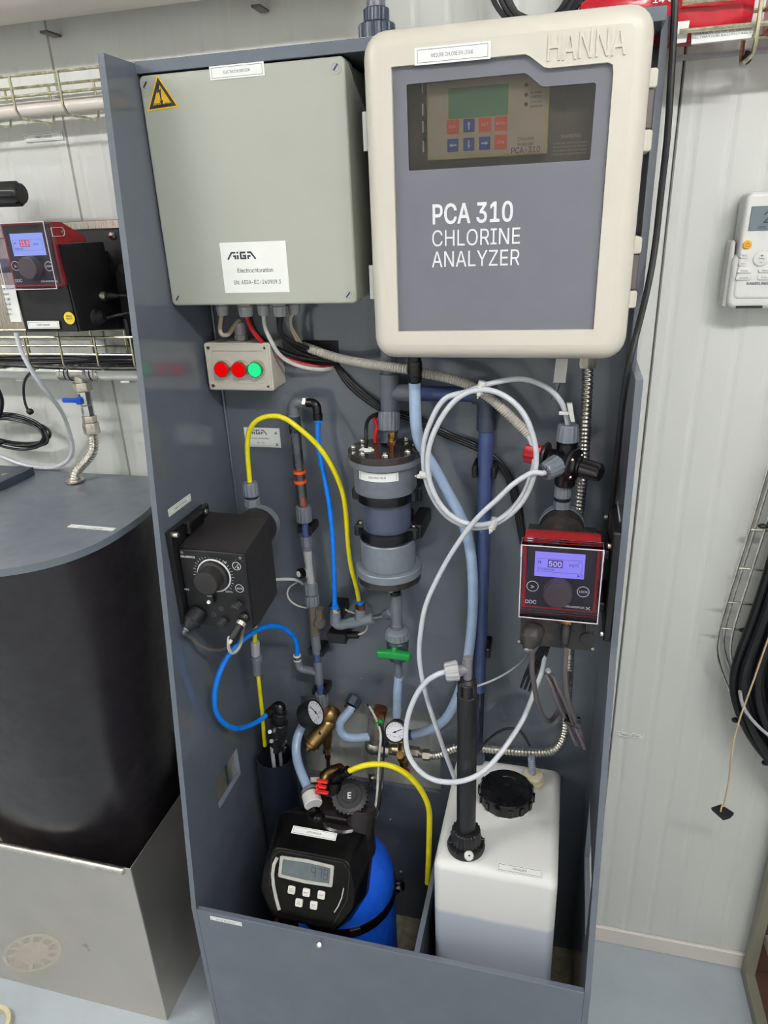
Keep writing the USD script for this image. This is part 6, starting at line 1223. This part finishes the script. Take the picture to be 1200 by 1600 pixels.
# suction lance
lx, ly = -.1255, -.2553
t = Thing('suction_lance', 'upright black suction lance screwed into the white tank', 'lance', (lx, ly, tz))
t.addw('flange', lathe([(.030, 0), (.0335, .001), (.0345, .006), (.032, .012), (.026, .014)], (lx, ly, tz), (0, 0, 1), 44), 'black_plastic')
for k in range(8):
    a = 2 * math.pi * (k + .4) / 8; t.addw('flange_rib', moved(box(-.010, .010, -.002, .002, .010, .0165, .0008), rotm(math.degrees(a)), (lx + .024 * math.cos(a), ly + .024 * math.sin(a), tz)), 'black_plastic')
t.addw('union_nut', ribbed((lx, ly, tz + .016), (lx, ly, tz + .046), .0275, 22, .06, r1=.0255), 'black_plastic')
t.addw('plug', lathe([(.0085, 0), (.0085, .006), (.0065, .008)], (lx + .008, ly - .026, tz + .010), (.25, -.75, .6), 20), 'nylon_white', 'white plug')
top = (-0.1246, -0.2553, 0.914)[2]
t.addw('tube', cyl((lx, ly, tz + .02), (lx, ly, top), .0170, n=28), 'black_plastic')
t.addw('tube_rim', lathe([(.0170, 0), (.0176, .001), (.0170, .003)], (lx, ly, top), (0, 0, 1), 28), 'black_dusty')
hz_ = (-0.1227, -0.2553, 0.947)[2]
t.addw('head', join(*[moved(box(-.0045, .0045, -.0162, -.0105, top, hz_ - .006, .001), rotm(60 * k), (lx, ly, 0)) for k in range(6)], cyl((lx, ly, top), (lx, ly, hz_ - .002), .0108), lathe([(.0145, hz_ - .010), (.0145, hz_ - .004), (.0095, hz_)], (lx, ly, 0), (0, 0, 1), 24)), 'black_dusty')
tz1 = (-0.1189, -0.2553, 0.982)[2]; tzm = (-0.128, -0.2553, 0.9611)[2]
nd = np.array((-.93, -.28, -.10)); nd /= np.linalg.norm(nd); m0 = np.array((lx, ly, tzm + .004))
t.addw('tee', join(cyl((lx, ly, hz_ - .004), (lx, ly, tz1), .0072), lathe([(.0068, 0), (.0075, .002), (.0075, .005), (.0045, .006)], (lx, ly, tz1 - .001), (0, 0, 1), 20), cyl(m0, m0 + nd * .018, .0085, n=20)), 'gland_dark')
t.addw('tube_nut', ribbed(m0 + nd * .014, m0 + nd * .037, .0165, 12, .07, r1=.0150), 'gland_grey', 'light grey tube nut')
nend = m0 + nd * .036
single('tube', hose([nend - nd * .004, nend + nd * .004, (-0.1855, -0.268, 0.946), (-0.2081, -0.27, 0.9113), (-0.2222, -0.275, 0.8675), (-0.2253, -0.28, 0.8337), (-0.2207, -0.285, 0.8007), (-0.2047, -0.29, 0.7763), (-0.1807, -0.29, 0.7586), (-0.1533, -0.29, 0.7569), (-0.128, -0.285, 0.7599), (-0.0998, -0.27, 0.7682), (-0.0734, -0.25, 0.791), (-0.0518, -0.22, 0.8131), (-0.0341, -0.19, 0.8354), (-0.0197, -0.16, 0.8691), (-0.009, -0.135, 0.8973), (-0.0057, -0.12, 0.9317)], .0045, 12, .006), 'tube_white', 'milky white tube looping from the lance head round to the right pump', 'tube')

# ================================================================ bottom left: dark container with float valve
t = Thing('round_container', 'dark open plastic pipe container standing at the back left of the cabinet', 'container', (-.565, -.085, .02))
bx_, by_ = (-0.5697, -0.085, 0.5602)[0], -.085; bz_ = (-0.5697, -0.085, 0.5602)[2]
t.addw('wall', pipe((bx_, by_, .02), (bx_, by_, bz_), .0415, .0385, 44), 'pvc_black'); t.addw('bottom', cyl((bx_, by_, .02), (bx_, by_, .03), .0385, n=44), 'pvc_black')
t = Thing('float_valve', 'black float valve assembly with two grey rods hanging in the dark container', 'valve', (bx_, by_, .45))
q = lambda a: np.array(a)
fy = -.085
t.addw('elbow', join(cyl((-0.5726, -0.085, 0.6724), (-0.5467, -0.085, 0.6965), .0095, c=.001), elbow((-0.5562, -0.085, 0.6883), (-0.5432, -0.085, 0.702), (-0.5446, -0.085, 0.66), .0115), ribbed((-0.5743, -0.085, 0.6704), (-0.5579, -0.085, 0.6864), .0108, 10, .08)), 'black_gloss')
t.addw('valve_body', join(cyl((-0.5453, -0.085, 0.6817), (-0.5507, -0.085, 0.6573), .0150, c=.001), cyl((-0.5509, -0.085, 0.6556), (-0.558, -0.085, 0.615), .0200, c=.002)), 'black_plastic')
t.addw('float_housing', join(cyl((-0.5547, -0.105, 0.6525), (-0.5526, -0.112, 0.6451), .0115, c=.001), cyl((-0.559, -0.095, 0.6231), (-0.5601, -0.095, 0.5848), .0125, c=.001)), 'black_plastic')
t.addw('button', lathe([(.0042, 0), (.0042, .002), (.0022, .0022)], (-0.558, -0.118, 0.6534), (0, -.75, .65), 18), 'paper'); t.addw('button', lathe([(.0045, 0), (.004, .002)], (-0.557, -0.118, 0.6291), (0, -.75, .65), 18), 'gland_grey')
t.addw('rod', cyl((-0.5648, -0.105, 0.5995), (bx_ - .004, by_ - .008, .42), .0045, n=12), 'gland_grey'); t.addw('rod', cyl((-0.554, -0.09, 0.606), (bx_ + .008, by_, .42), .0042, n=12), 'pvc_grey_light')
t.addw('screw', join(cyl((-0.5528, -0.08, 0.5837), (-0.5423, -0.08, 0.5996), .0030, n=8), cyl((-0.5531, -0.08, 0.566), (-0.5456, -0.08, 0.5815), .0028, n=8)), 'nickel')
# --- bronze pressure reducer with tilted gauge
def gauge(t, c, n, r, depth, needle, upv=(0, 0, 1)):
    c = np.array(c, float); n = np.array(n, float); n /= np.linalg.norm(n)
    xr_ = np.cross(upv, n); xr_ /= np.linalg.norm(xr_); zr_ = np.cross(n, xr_)
    R = np.stack([xr_, -n, zr_], 1)       # local x right, -y towards the viewer of the dial, z up
    g = t.addw('gauge_case', lathe([(r * .80, -depth), (r * .96, -depth * .8), (r, -depth * .3), (r, .0015), (r * .90, .0025), (r * .87, .0005)], c, n, 40), 'black_plastic', 'round black gauge')
    t.addw('gauge_face', lathe([(r * .87, -.001), (r * .87, .0006)], c, n, 36), 'gauge_face', None, g)
    mk = []
    for k in range(13):
        a = math.radians(225 - 270 * k / 12); mk.append(line2d(r * .66 * math.cos(a), r * .66 * math.sin(a), r * .78 * math.cos(a), r * .78 * math.sin(a), r * .035, -.0006))
    mk += [text('bar', r * .16, None, (0, -.0006, -r * .5), .0002, False, 'c'), text('0', r * .15, None, (-r * .42, -.0006, -r * .42), .0002, False, 'c'), text('10', r * .15, None, (r * .42, -.0006, -r * .42), .0002, False, 'c')]
    t.addw('lettering', moved(join(mk), R, c), 'ink_grey', None, g, smooth=False)
    a = math.radians(needle); t.addw('needle', moved(join(line2d(-r * .25 * math.cos(a), -r * .25 * math.sin(a), r * .68 * math.cos(a), r * .68 * math.sin(a), r * .07, -.0010), plate(Point(0, 0).buffer(r * .1), -.0014, -.0010)), R, c), 'ink', None, g)
    return g
t = Thing('pressure_reducer', 'bronze pressure reducing valve with tilted round gauge under the flow meter', 'valve', (-0.4692, -0.06, 0.6265))
S, E2 = np.array((-0.4582, -0.04, 0.6293)), np.array((-0.4912, -0.085, 0.5901))
ax = (E2 - S) / np.linalg.norm(E2 - S); L = np.linalg.norm(E2 - S)
t.addw('valve_body', join(sphere((-0.4576, -0.03, 0.6421), .0245, 3, (1, .9, 1)) , cyl((FX + .003, FY, z12 + .001), (-0.4608, -0.035, 0.6558), .0120), cyl((-0.4592, -0.04, 0.636), (-0.4602, -0.042, 0.5922), .0120, .0100), cyl((-0.4564, -0.03, 0.6388), (-0.447, -0.015, 0.6319), .019, .017)), 'bronze')
t.addw('spring_housing', lathe([(.0165, -.012), (.0185, .0), (.0190, .004), (.0180, .006), (.0172, L * .75), (.0180, L * .77), (.0180, L * .80), (.0150, L * .82), (.0140, L * .92), (.0070, L * .95), (.0065, L), (.004, L + .004)], S, ax, 32), 'bronze')
t.addw('housing_ring', ring([(.0172, L * .76), (.0186, L * .76), (.0186, L * .785), (.0172, L * .785)], S, ax, 32), 'brass')
t.addw('vent_hole', cyl((-0.4616, -0.079, 0.6314), (-0.4651, -0.075, 0.6318), .0022, n=12), 'ink')
t.addw('outlet', join(nut((-0.4607, -0.042, 0.5956), (-0.4624, -0.042, 0.5724), .0105), cyl((-0.4624, -0.042, 0.5724), (-0.4634, -0.042, 0.5597), .0085)), 'bronze'); t.addw('nut', nut((-0.4631, -0.042, 0.5633), (-0.4642, -0.042, 0.5488), .0100), 'nickel'); t.addw('outlet_tube', join(cyl((-0.464, -0.042, 0.5506), (-0.4637, -0.042, 0.5344), .0062), cyl((-0.4635, -0.042, 0.5381), (-0.4628, -0.05, 0.4906), .0042)), 'copper_dark')
gauge(t, (-0.4662, -0.085, 0.6916), (.88, .0, .52), .0285, .032, 100)
t.addw('gauge_stem', cyl((-0.4839, -0.075, 0.6668), (-0.4685, -0.045, 0.6454), .0060), 'bronze')
# --- milky hose falling left to the softener
single('hose', hose([(-0.5024, -0.05, 0.6405), (-0.5097, -0.065, 0.629), (-0.5141, -0.085, 0.6121), (-0.5099, -0.105, 0.592), (-0.4944, -0.13, 0.579), (-0.4734, -0.155, 0.5682), (-0.4582, -0.172, 0.56)], .0098, 14, .006), 'hose_milky', 'milky blue hose dropping from the bronze valve to the softener', 'hose')
# --- nickel fittings, safety valve, second gauge in the opening
t = Thing('pipe_fittings', 'nickel and brass pipe fittings with a round gauge in the wall opening', 'fittings', (-0.3102, -0.02, 0.5678))
t.addw('elbow', join(elbow((-0.3515, -0.025, 0.6516), (-0.3597, -0.03, 0.5676), (-0.33, -0.022, 0.5642), .0165), sphere((-0.3593, -0.03, 0.5765), .0200, 3)), 'nickel', 'nickel elbow')
t.addw('union', join(nut((-0.3566, -0.015, 0.5943), (-0.3554, -0.015, 0.6224), .0175, 8), nut((-0.3408, -0.015, 0.5563), (-0.3334, -0.015, 0.5576), .0175, 8)), 'nickel'); t.addw('upper_fitting', join(cyl((-0.3541, -0.01, 0.615), (-0.3467, -0.01, 0.6541), .0135), nut((-0.3486, -0.01, 0.6436), (-0.3448, -0.01, 0.6646), .0155)), 'copper_dirty')
t.addw('nipple', cyl((-0.334, -0.018, 0.5601), (-0.3166, -0.018, 0.5631), .0095), 'nickel'); t.addw('hex_nut', nut((-0.3282, -0.018, 0.5611), (-0.3166, -0.018, 0.5631), .0120), 'brass_pale')
t.addw('tee', join(cyl((-0.3189, -0.02, 0.5645), (-0.2754, -0.022, 0.5686), .0125, c=.001), cyl((-0.2982, -0.022, 0.5681), (-0.2955, -0.035, 0.6092), .0095), cyl((-0.2935, -0.03, 0.5688), (-0.2875, -0.045, 0.562), .0110)), 'brass_pale')
t.addw('safety_valve', join(lathe([(.0125, 0), (.0135, .002), (.0135, .008), (.011, .010), (.009, .024)], (-0.29, -0.045, 0.5738), np.array((-0.2858, -0.05, 0.5351)) - np.array((-0.29, -0.045, 0.5738)), 24), cyl((-0.2919, -0.055, 0.5753), (-0.2911, -0.068, 0.5954), .0085, c=.001)), 'bronze'); t.addw('seal_ring', lathe([(.0098, 0), (.0098, .004)], (-0.2857, -0.05, 0.5387), (.05, -.1, -1), 24), 'red_plastic', 'red sealing ring')
t.addw('hex_nut', nut((-0.2735, -0.024, 0.5707), (-0.2571, -0.028, 0.5736), .0120), 'nickel'); t.addw('nipple', cyl((-0.2599, -0.028, 0.5731), (-0.2449, -0.033, 0.5749), .0095), 'nickel')
t.addw('hose_tee', join(cyl((-0.3264, -0.03, 0.6066), (-0.3393, -0.03, 0.6062), .0110), cyl((-0.2894, -0.03, 0.6163), (-0.2752, -0.03, 0.6204), .0108), cyl((-0.3356, -0.028, 0.6034), (-0.3344, -0.025, 0.5801), .0090)), 'pvc_dark')
gauge(t, (-0.2977, -0.075, 0.6614), (.06, -.86, .46), .0225, .034, 25)
t.addw('gauge_stem', join(cyl((-0.2977, -0.05, 0.65), (-0.2969, -0.035, 0.6072), .0070)), 'brass_pale')
single('hose', hose([(-0.4081, -0.02, 0.666), (-0.412, -0.028, 0.658), (-0.4206, -0.035, 0.6485), (-0.4305, -0.04, 0.6286), (-0.4241, -0.042, 0.6053), (-0.4018, -0.04, 0.5987), (-0.37, -0.034, 0.6026), (-0.3379, -0.03, 0.6064)], .0098, 14, .005), 'hose_milky', 'milky hose bent in a U from the back panel to the round gauge', 'hose')
t = Thing('hose_adaptor', 'dark grey pipe adaptor with nickel tail under the back panel edge', 'fitting', (-0.413, -0.015, 0.658))
t.addw('adaptor', join(nut((-0.4032, 0, 0.677), (-0.4096, -0.015, 0.6653), .0165, 8), cyl((-0.4096, -0.015, 0.6653), (-0.4129, -0.02, 0.6584), .0135)), 'pvc_dark'); t.addw('nickel_tail', lathe([(.0130, 0), (.0130, .006), (.0095, .008), (.0092, .02)], (-0.4119, -0.018, 0.6604), np.array((-0.4182, -0.033, 0.6507)) - np.array((-0.4119, -0.018, 0.6604)), 22), 'nickel')
single('signal_cable', hose([(-0.3613, -0.04, 0.6886), (-0.3466, -0.055, 0.6794), (-0.3336, -0.07, 0.6654), (-0.3276, -0.08, 0.6498), (-0.3291, -0.09, 0.6163), (-0.3281, -0.11, 0.5835), (-0.3244, -0.14, 0.5528), (-0.3242, -0.17, 0.5311), (-0.3352, -0.19, 0.4978)], .0026, 9, .006), 'cable_white', 'off-white cable hanging down in front of the nickel elbow to the softener', 'cable')
single('signal_cable', hose([(-0.3715, -0.02, 0.6783), (-0.3592, -0.035, 0.6717), (-0.3403, -0.055, 0.6638), (-0.3248, -0.07, 0.6453), (-0.3238, -0.075, 0.6042), (-0.3243, -0.09, 0.566), (-0.3208, -0.12, 0.5343), (-0.3178, -0.16, 0.5224), (-0.3287, -0.18, 0.4922)], .0022, 8, .006), 'cable_black', 'thin black cable hanging right beside the off-white cable', 'cable')
single('cable_tie', join(sphere((-0.326, -0.08, 0.6878), .0055, 2), cyl((-0.3419, -0.078, 0.6771), (-0.3218, -0.08, 0.6901), .0014, n=6), cyl((-0.3306, -0.08, 0.6757), (-0.3316, -0.08, 0.6837), .0016, n=6)), 'green_plastic', 'small green cable tie round the hanging white cable', 'cable tie')
# --- softener: bypass, blue vessel, control head
vx_, vy_ = -.392, -.190
t = Thing('softener_vessel', 'blue pressure vessel with black strap standing in the cabinet', 'vessel', (vx_, vy_, .02))
t.addw('vessel', lathe([(.080, .02), (.100, .03), (.1065, .05), (.1065, .355)] + [(.1065 * math.cos(a), .355 + .105 * math.sin(a)) for a in np.linspace(.1, math.pi / 2, 12)], (vx_, vy_, 0), (0, 0, 1), 64), 'blue_vessel', smooth=50)
st = t.addw('strap', ring([(.1068, .318), (.1088, .318), (.1088, .343), (.1068, .343)], (vx_, vy_, 0), (0, 0, 1), 64), 'black_gloss', 'black metal strap')
lq = np.array((-0.2806, -0.165, 0.3062)); 
t.addw('strap_lug', join(moved(plate(Point(0, 0).buffer(.014).union(shbox(-.034, -.012, 0, .012)), -.003, .003), rotm(12), (lq[0], lq[1], .3305))), 'black_gloss', None, st)
t.addw('strap_bolt', join(cyl((lq[0] + .002, lq[1] - .012, .3305), (lq[0] + .002, lq[1] + .012, .3305), .0045, n=12), nut((lq[0] + .002, lq[1] - .012, .3305), (lq[0] + .002, lq[1] - .005, .3305), .007), cyl((lq[0] + .003, lq[1] + .008, .336), (lq[0] + .004, lq[1] + .010, .362), .0028, n=10)), 'nickel', None, st)
t.addw('strap_buckle', moved(box(-.011, .011, -.003, .001, .320, .341, .001), rotm(28), (vx_ + .1085 * math.sin(math.radians(28)) , vy_ - .1085 * math.cos(math.radians(28)), 0)), 'black_plastic', None, st)
O_ = np.array((-.4137, -.345, .405)); HR = rotm(pitch=-30)
t = Thing('softener_control', 'black softener control head with small display and five white keys', 'controller', O_, HR)
cx0 = -.008
def shape(sc=1.0, dz=0.0, w1=.079, w2=.0955, w3=.066, h=.133, r=.022):
    return Polygon([(cx0 - w3, 0), (cx0 + w3, 0), (cx0 + w2, .045), (cx0 + w2, .075), (cx0 + w1, h), (cx0 - w1, h), (cx0 - w2, .075), (cx0 - w2, .045)]).buffer(-r).buffer(r, quad_segs=8)
fr = shape(); bk = Polygon([(cx0 - .074, -.006), (cx0 + .074, -.006), (cx0 + .104, .05), (cx0 + .106, .12), (cx0 + .092, .181), (cx0 - .088, .181), (cx0 - .103, .12), (cx0 - .104, .05)]).buffer(-.025).buffer(.025, quad_segs=8)
P_ = []
for k in range(5):
    a = math.pi / 2 * k / 4; qd = fr.buffer(-.006 * (1 - math.sin(a))); P_ += [(x, .006 * (1 - math.cos(a)), z) for x, z in qd.exterior.coords]
P_ += [(x, .052, z) for x, z in bk.exterior.coords]
t.add('cover', hull(P_), 'black_satin')
t.add('cover_back', pillow(bk, .0525, .075, .001), 'black_plastic')
sh = affinity.translate(Polygon([(-.058, .006), (.048, .006), (.074, .060), (.074, .110), (.060, .126), (-.072, .126), (-.086, .110), (-.086, .060)]), 0, 0).buffer(-.012).buffer(.012, quad_segs=6)
t.add('front_ridge', plate(sh.difference(sh.buffer(-.0022)), -.0012, .002), 'black_gloss', smooth=False)
t.add('silver_crescent', plate(LineString([(-.0740, .112), (-.0795, .098), (-.0800, .080), (-.0760, .060), (-.0680, .038), (-.0590, .018)]).buffer(.0032, cap_style=2).intersection(sh.buffer(-.001)), -.0016, .001), 'panel_silver')
t.add('silver_crescent', plate(LineString([(.0640, .080), (.0620, .062), (.0560, .045), (.0500, .034)]).buffer(.0011, cap_style=2), -.0016, .001), 'panel_silver')
lcx, lcz = -.0125, .0975
lf = Polygon([(lcx - .0555, lcz - .0195), (lcx, lcz - .0220), (lcx + .0545, lcz - .0195), (lcx + .0545, lcz + .0195), (lcx, lcz + .0220), (lcx - .0555, lcz + .0195)]).buffer(-.003).buffer(.003)
ld = Polygon([(lcx - .049, lcz - .0140), (lcx, lcz - .0160), (lcx + .048, lcz - .0140), (lcx + .048, lcz + .0140), (lcx, lcz + .0160), (lcx - .049, lcz + .0140)])
t.add('display_frame', plate(lf.difference(ld), -.0028, .001), 'panel_silver', 'silver display frame', smooth=False)
di = t.add('display', plate(ld, -.0008, .001), 'lcd_slate', 'small grey display')
SEG = {'a': (0, 2, 1, 2), 'b': (1, 2, 1, 1), 'c': (1, 1, 1, 0), 'd': (0, 0, 1, 0), 'e': (0, 1, 0, 0), 'f': (0, 2, 0, 1), 'g': (0, 1, 1, 1)}
g = []
for i, dg in enumerate(('abcfg', 'abc', 'abcdefg')):
    for s in dg:
        x_0, z_0, x_1, z_1 = SEG[s]; g.append(line2d(lcx + .010 + .0125 * i + x_0 * .0078, lcz - .0085 + z_0 * .0085, lcx + .010 + .0125 * i + x_1 * .0078, lcz - .0085 + z_1 * .0085, .0016, -.0008))
t.add('lettering', join(g), 'lcd_ink', None, di, smooth=False)
for w_, lab in (((-0.4521, -0.3157, 0.4558), 'SET HOUR'), ((-0.4221, -0.3153, 0.4564), 'NEXT'), ((-0.3919, -0.3149, 0.4571), 'REGEN'), ((-0.4348, -0.3258, 0.4383), 'u'), ((-0.4051, -0.3254, 0.439), 'd')):
    l = HR.T @ (np.array(w_) - O_)
    b = t.add('key', pillow(rrect(.0148, .0150, .003, cx=l[0], cz=l[2]), -.0030, .001, .0012, 3), 'key_white')
    if lab in 'ud': s_ = 1 if lab == 'u' else -1; g = plate(Polygon([(l[0] - .0036, l[2] - .002 * s_), (l[0] + .0036, l[2] - .002 * s_), (l[0], l[2] + .0032 * s_)]).difference(Polygon([(l[0] - .0036, l[2] - .002 * s_), (l[0] + .0036, l[2] - .002 * s_), (l[0], l[2] + .0032 * s_)]).buffer(-.0006)), -.0032, -.0030)
    else: ws = lab.split(); g = join([text(w, .0022, .009, (l[0], -.0030, l[2] + (.0012 if i == 0 and len(ws) > 1 else -.0024 if len(ws) > 1 else -.001)), .0002, False, 'c') for i, w in enumerate(ws)])
    t.add('lettering', g, 'ink_grey', None, b, smooth=False)
a_, b_ = np.array((0, .006, .133)), np.array((0, .052, .178)); dv = b_ - a_; dv /= np.linalg.norm(dv); Rl = np.stack([(1, 0, 0), np.cross((1, 0, 0), dv) * -1, dv], 1)
if np.linalg.det(Rl) < 0: Rl[:, 1] *= -1
lw = HR.T @ (np.array((-0.4267, -0.245, 0.5453)) - O_)
pb_ = t.add('label_plate', moved(box(-.046, .046, -.0010, .0004, -.0078, .0078, .0001), Rl, (lw[0], a_[1] + (b_ - a_)[1] * .52 - .0022, a_[2] + (b_ - a_)[2] * .52 + .0022)), 'paper')
t.add('lettering', moved(join(outline(0, 0, .086, .012, .0004, -.0010), text('ADOUCISSEUR', .0036, .03, (0, -.001, -.0018), .0002, False, 'c')), Rl, (lw[0], a_[1] + (b_ - a_)[1] * .52 - .0022, a_[2] + (b_ - a_)[2] * .52 + .0022)), 'ink_grey', None, pb_, smooth=False)
# valve block behind the cover: E cap, elbows, red clips
t = Thing('softener_valve', 'black softener valve block with round cap marked E and red clips', 'valve', (-.38, -.19, .45))
t.addw('valve_block', join(cyl((vx_ + .01, vy_, .44), (vx_ + .01, vy_ + .01, .53), .062, .055, c=.004), box(-.455, -.330, -.212, -.140, .49, .535, .012), cyl((-.348, -.205, .50), (-.342, -.185, .560), .028, c=.003)), 'black_translucent')
ec = np.array((-0.368, -0.185, 0.5823)); ed = np.array((.12, -.45, .88)); ed /= np.linalg.norm(ed)
k_ = t.addw('round_cap', ribbed(ec - ed * .024, ec - ed * .002, .0360, 26, .06, r1=.0360, c=.05), 'black_plastic', 'round knurled cap')
t.addw('cap_face', lathe([(.0320, -.003), (.0325, .0), (.0255, .0012), (.0245, -.0005), (.015, -.0002), (.0145, .0008)], ec, ed, 44), 'black_plastic', None, k_)
xr_ = np.cross((0, 0, 1), ed); xr_ /= np.linalg.norm(xr_); RR = np.stack([xr_, -ed, np.cross(ed, xr_)], 1)
t.addw('lettering', moved(text('E', .0115, None, (0, -.0009, -.0058), .0005, True, 'c'), RR, ec), 'print_white', None, k_, smooth=False)
t.addw('cap_neck', cyl(ec - ed * .05, ec - ed * .022, .026), 'black_translucent')
t.addw('hose_elbow', join(elbow((-0.445, -0.2, 0.5493), (-0.4486, -0.185, 0.4848), (-0.428, -0.165, 0.4757), .0145), cyl((-0.4507, -0.185, 0.5604), (-0.4431, -0.2, 0.5395), .0150, c=.001), sphere((-0.4314, -0.205, 0.5265), .0165, 2)), 'black_satin')
t.addw('white_collar', lathe([(.0165, 0), (.0185, .002), (.0185, .024), (.0165, .026)], (-0.4381, -0.205, 0.5624), np.array((-0.4552, -0.178, 0.5697)) - np.array((-0.4381, -0.205, 0.5624)), 32), 'nylon_white', 'white collar'); t.addw('hose_nut', lathe([(.0170, 0), (.0175, .006), (.0150, .009)], (-0.4525, -0.182, 0.569), np.array((-0.4652, -0.165, 0.5724)) - np.array((-0.4525, -0.182, 0.569)), 28), 'gland_dark')
t.addw('brine_elbow', join(cyl((-0.3953, -0.165, 0.6078), (-0.3727, -0.165, 0.6269), .0098, .0105, c=.001), elbow((-0.3867, -0.165, 0.616), (-0.4053, -0.165, 0.6009), (-0.4034, -0.175, 0.5806), .0120), cyl((-0.404, -0.17, 0.5958), (-0.4022, -0.18, 0.5756), .0155, c=.001)), 'black_satin')
for k in range(3): t.addw('red_clip', join(moved(box(-.020, .003, -.004, .004, -.0022, .0022, .001), None, np.array(((-0.4144, -0.185, 0.6078), (-0.4161, -0.19, 0.599), (-0.4111, -0.195, 0.5899))[k]))), 'red_bright', 'red clip')
t.addw('red_clip', moved(box(-.0028, .0028, -.006, .006, -.016, .012, .001), rotm(roll=18), np.array((-0.4321, -0.188, 0.5923))), 'red_bright', 'red clip')
t.addw('orange_clip', hull([np.array(a) for a in ((-0.4756, -0.19, 0.5086), (-0.4573, -0.19, 0.5108), (-0.4609, -0.185, 0.5223), (-0.4595, -0.2, 0.524), (-0.477, -0.18, 0.5034))]), 'orange_plastic', 'orange clip')
t.addw('tank_port', cyl((-0.4919, -0.16, 0.4996), (-0.4857, -0.17, 0.4789), .012), 'black_translucent')
t = Thing('pipe_elbow', 'old brass elbow with nickel nut and dirty copper behind the softener valve', 'fitting', (-0.458, -0.06, 0.5007))
t.addw('elbow', elbow((-0.4645, -0.085, 0.5009), (-0.4645, -0.065, 0.5114), (-0.4297, -0.06, 0.5225), .0125), 'bronze'); t.addw('copper_piece', join(cyl((-0.4505, -0.062, 0.5131), (-0.4274, -0.058, 0.5229), .0145, c=.002), sphere((-0.4345, -0.055, 0.5188), .013, 2)), 'copper_dirty'); t.addw('nut', nut((-0.4906, -0.085, 0.5085), (-0.4715, -0.08, 0.5093), .0105), 'nickel')
single('hose_connector', join(nut((-0.3656, -0.03, 0.4723), (-0.3647, -0.03, 0.491), .0110), cyl((-0.3687, -0.03, 0.5012), (-0.3648, -0.03, 0.4576), .0075), nut((-0.3704, -0.03, 0.4639), (-0.3698, -0.03, 0.4771), .0095)), 'nickel', 'nickel hose connector behind the hanging off-white cable', 'fitting')
single('tube', hose([(-0.3797, -0.165, 0.6206), (-0.3638, -0.163, 0.63), (-0.3456, -0.16, 0.6388), (-0.3204, -0.155, 0.6438), (-0.293, -0.15, 0.6412), (-0.2661, -0.145, 0.6255), (-0.2414, -0.142, 0.598), (-0.225, -0.142, 0.5681), (-0.2158, -0.145, 0.5392), (-0.2141, -0.15, 0.5002), (-0.2154, -0.155, 0.435), (-0.2184, -0.16, 0.3486)], .0058, 12, .006), 'yellow_tube', 'thick yellow tube arching from the softener valve down beside the divider', 'tube')
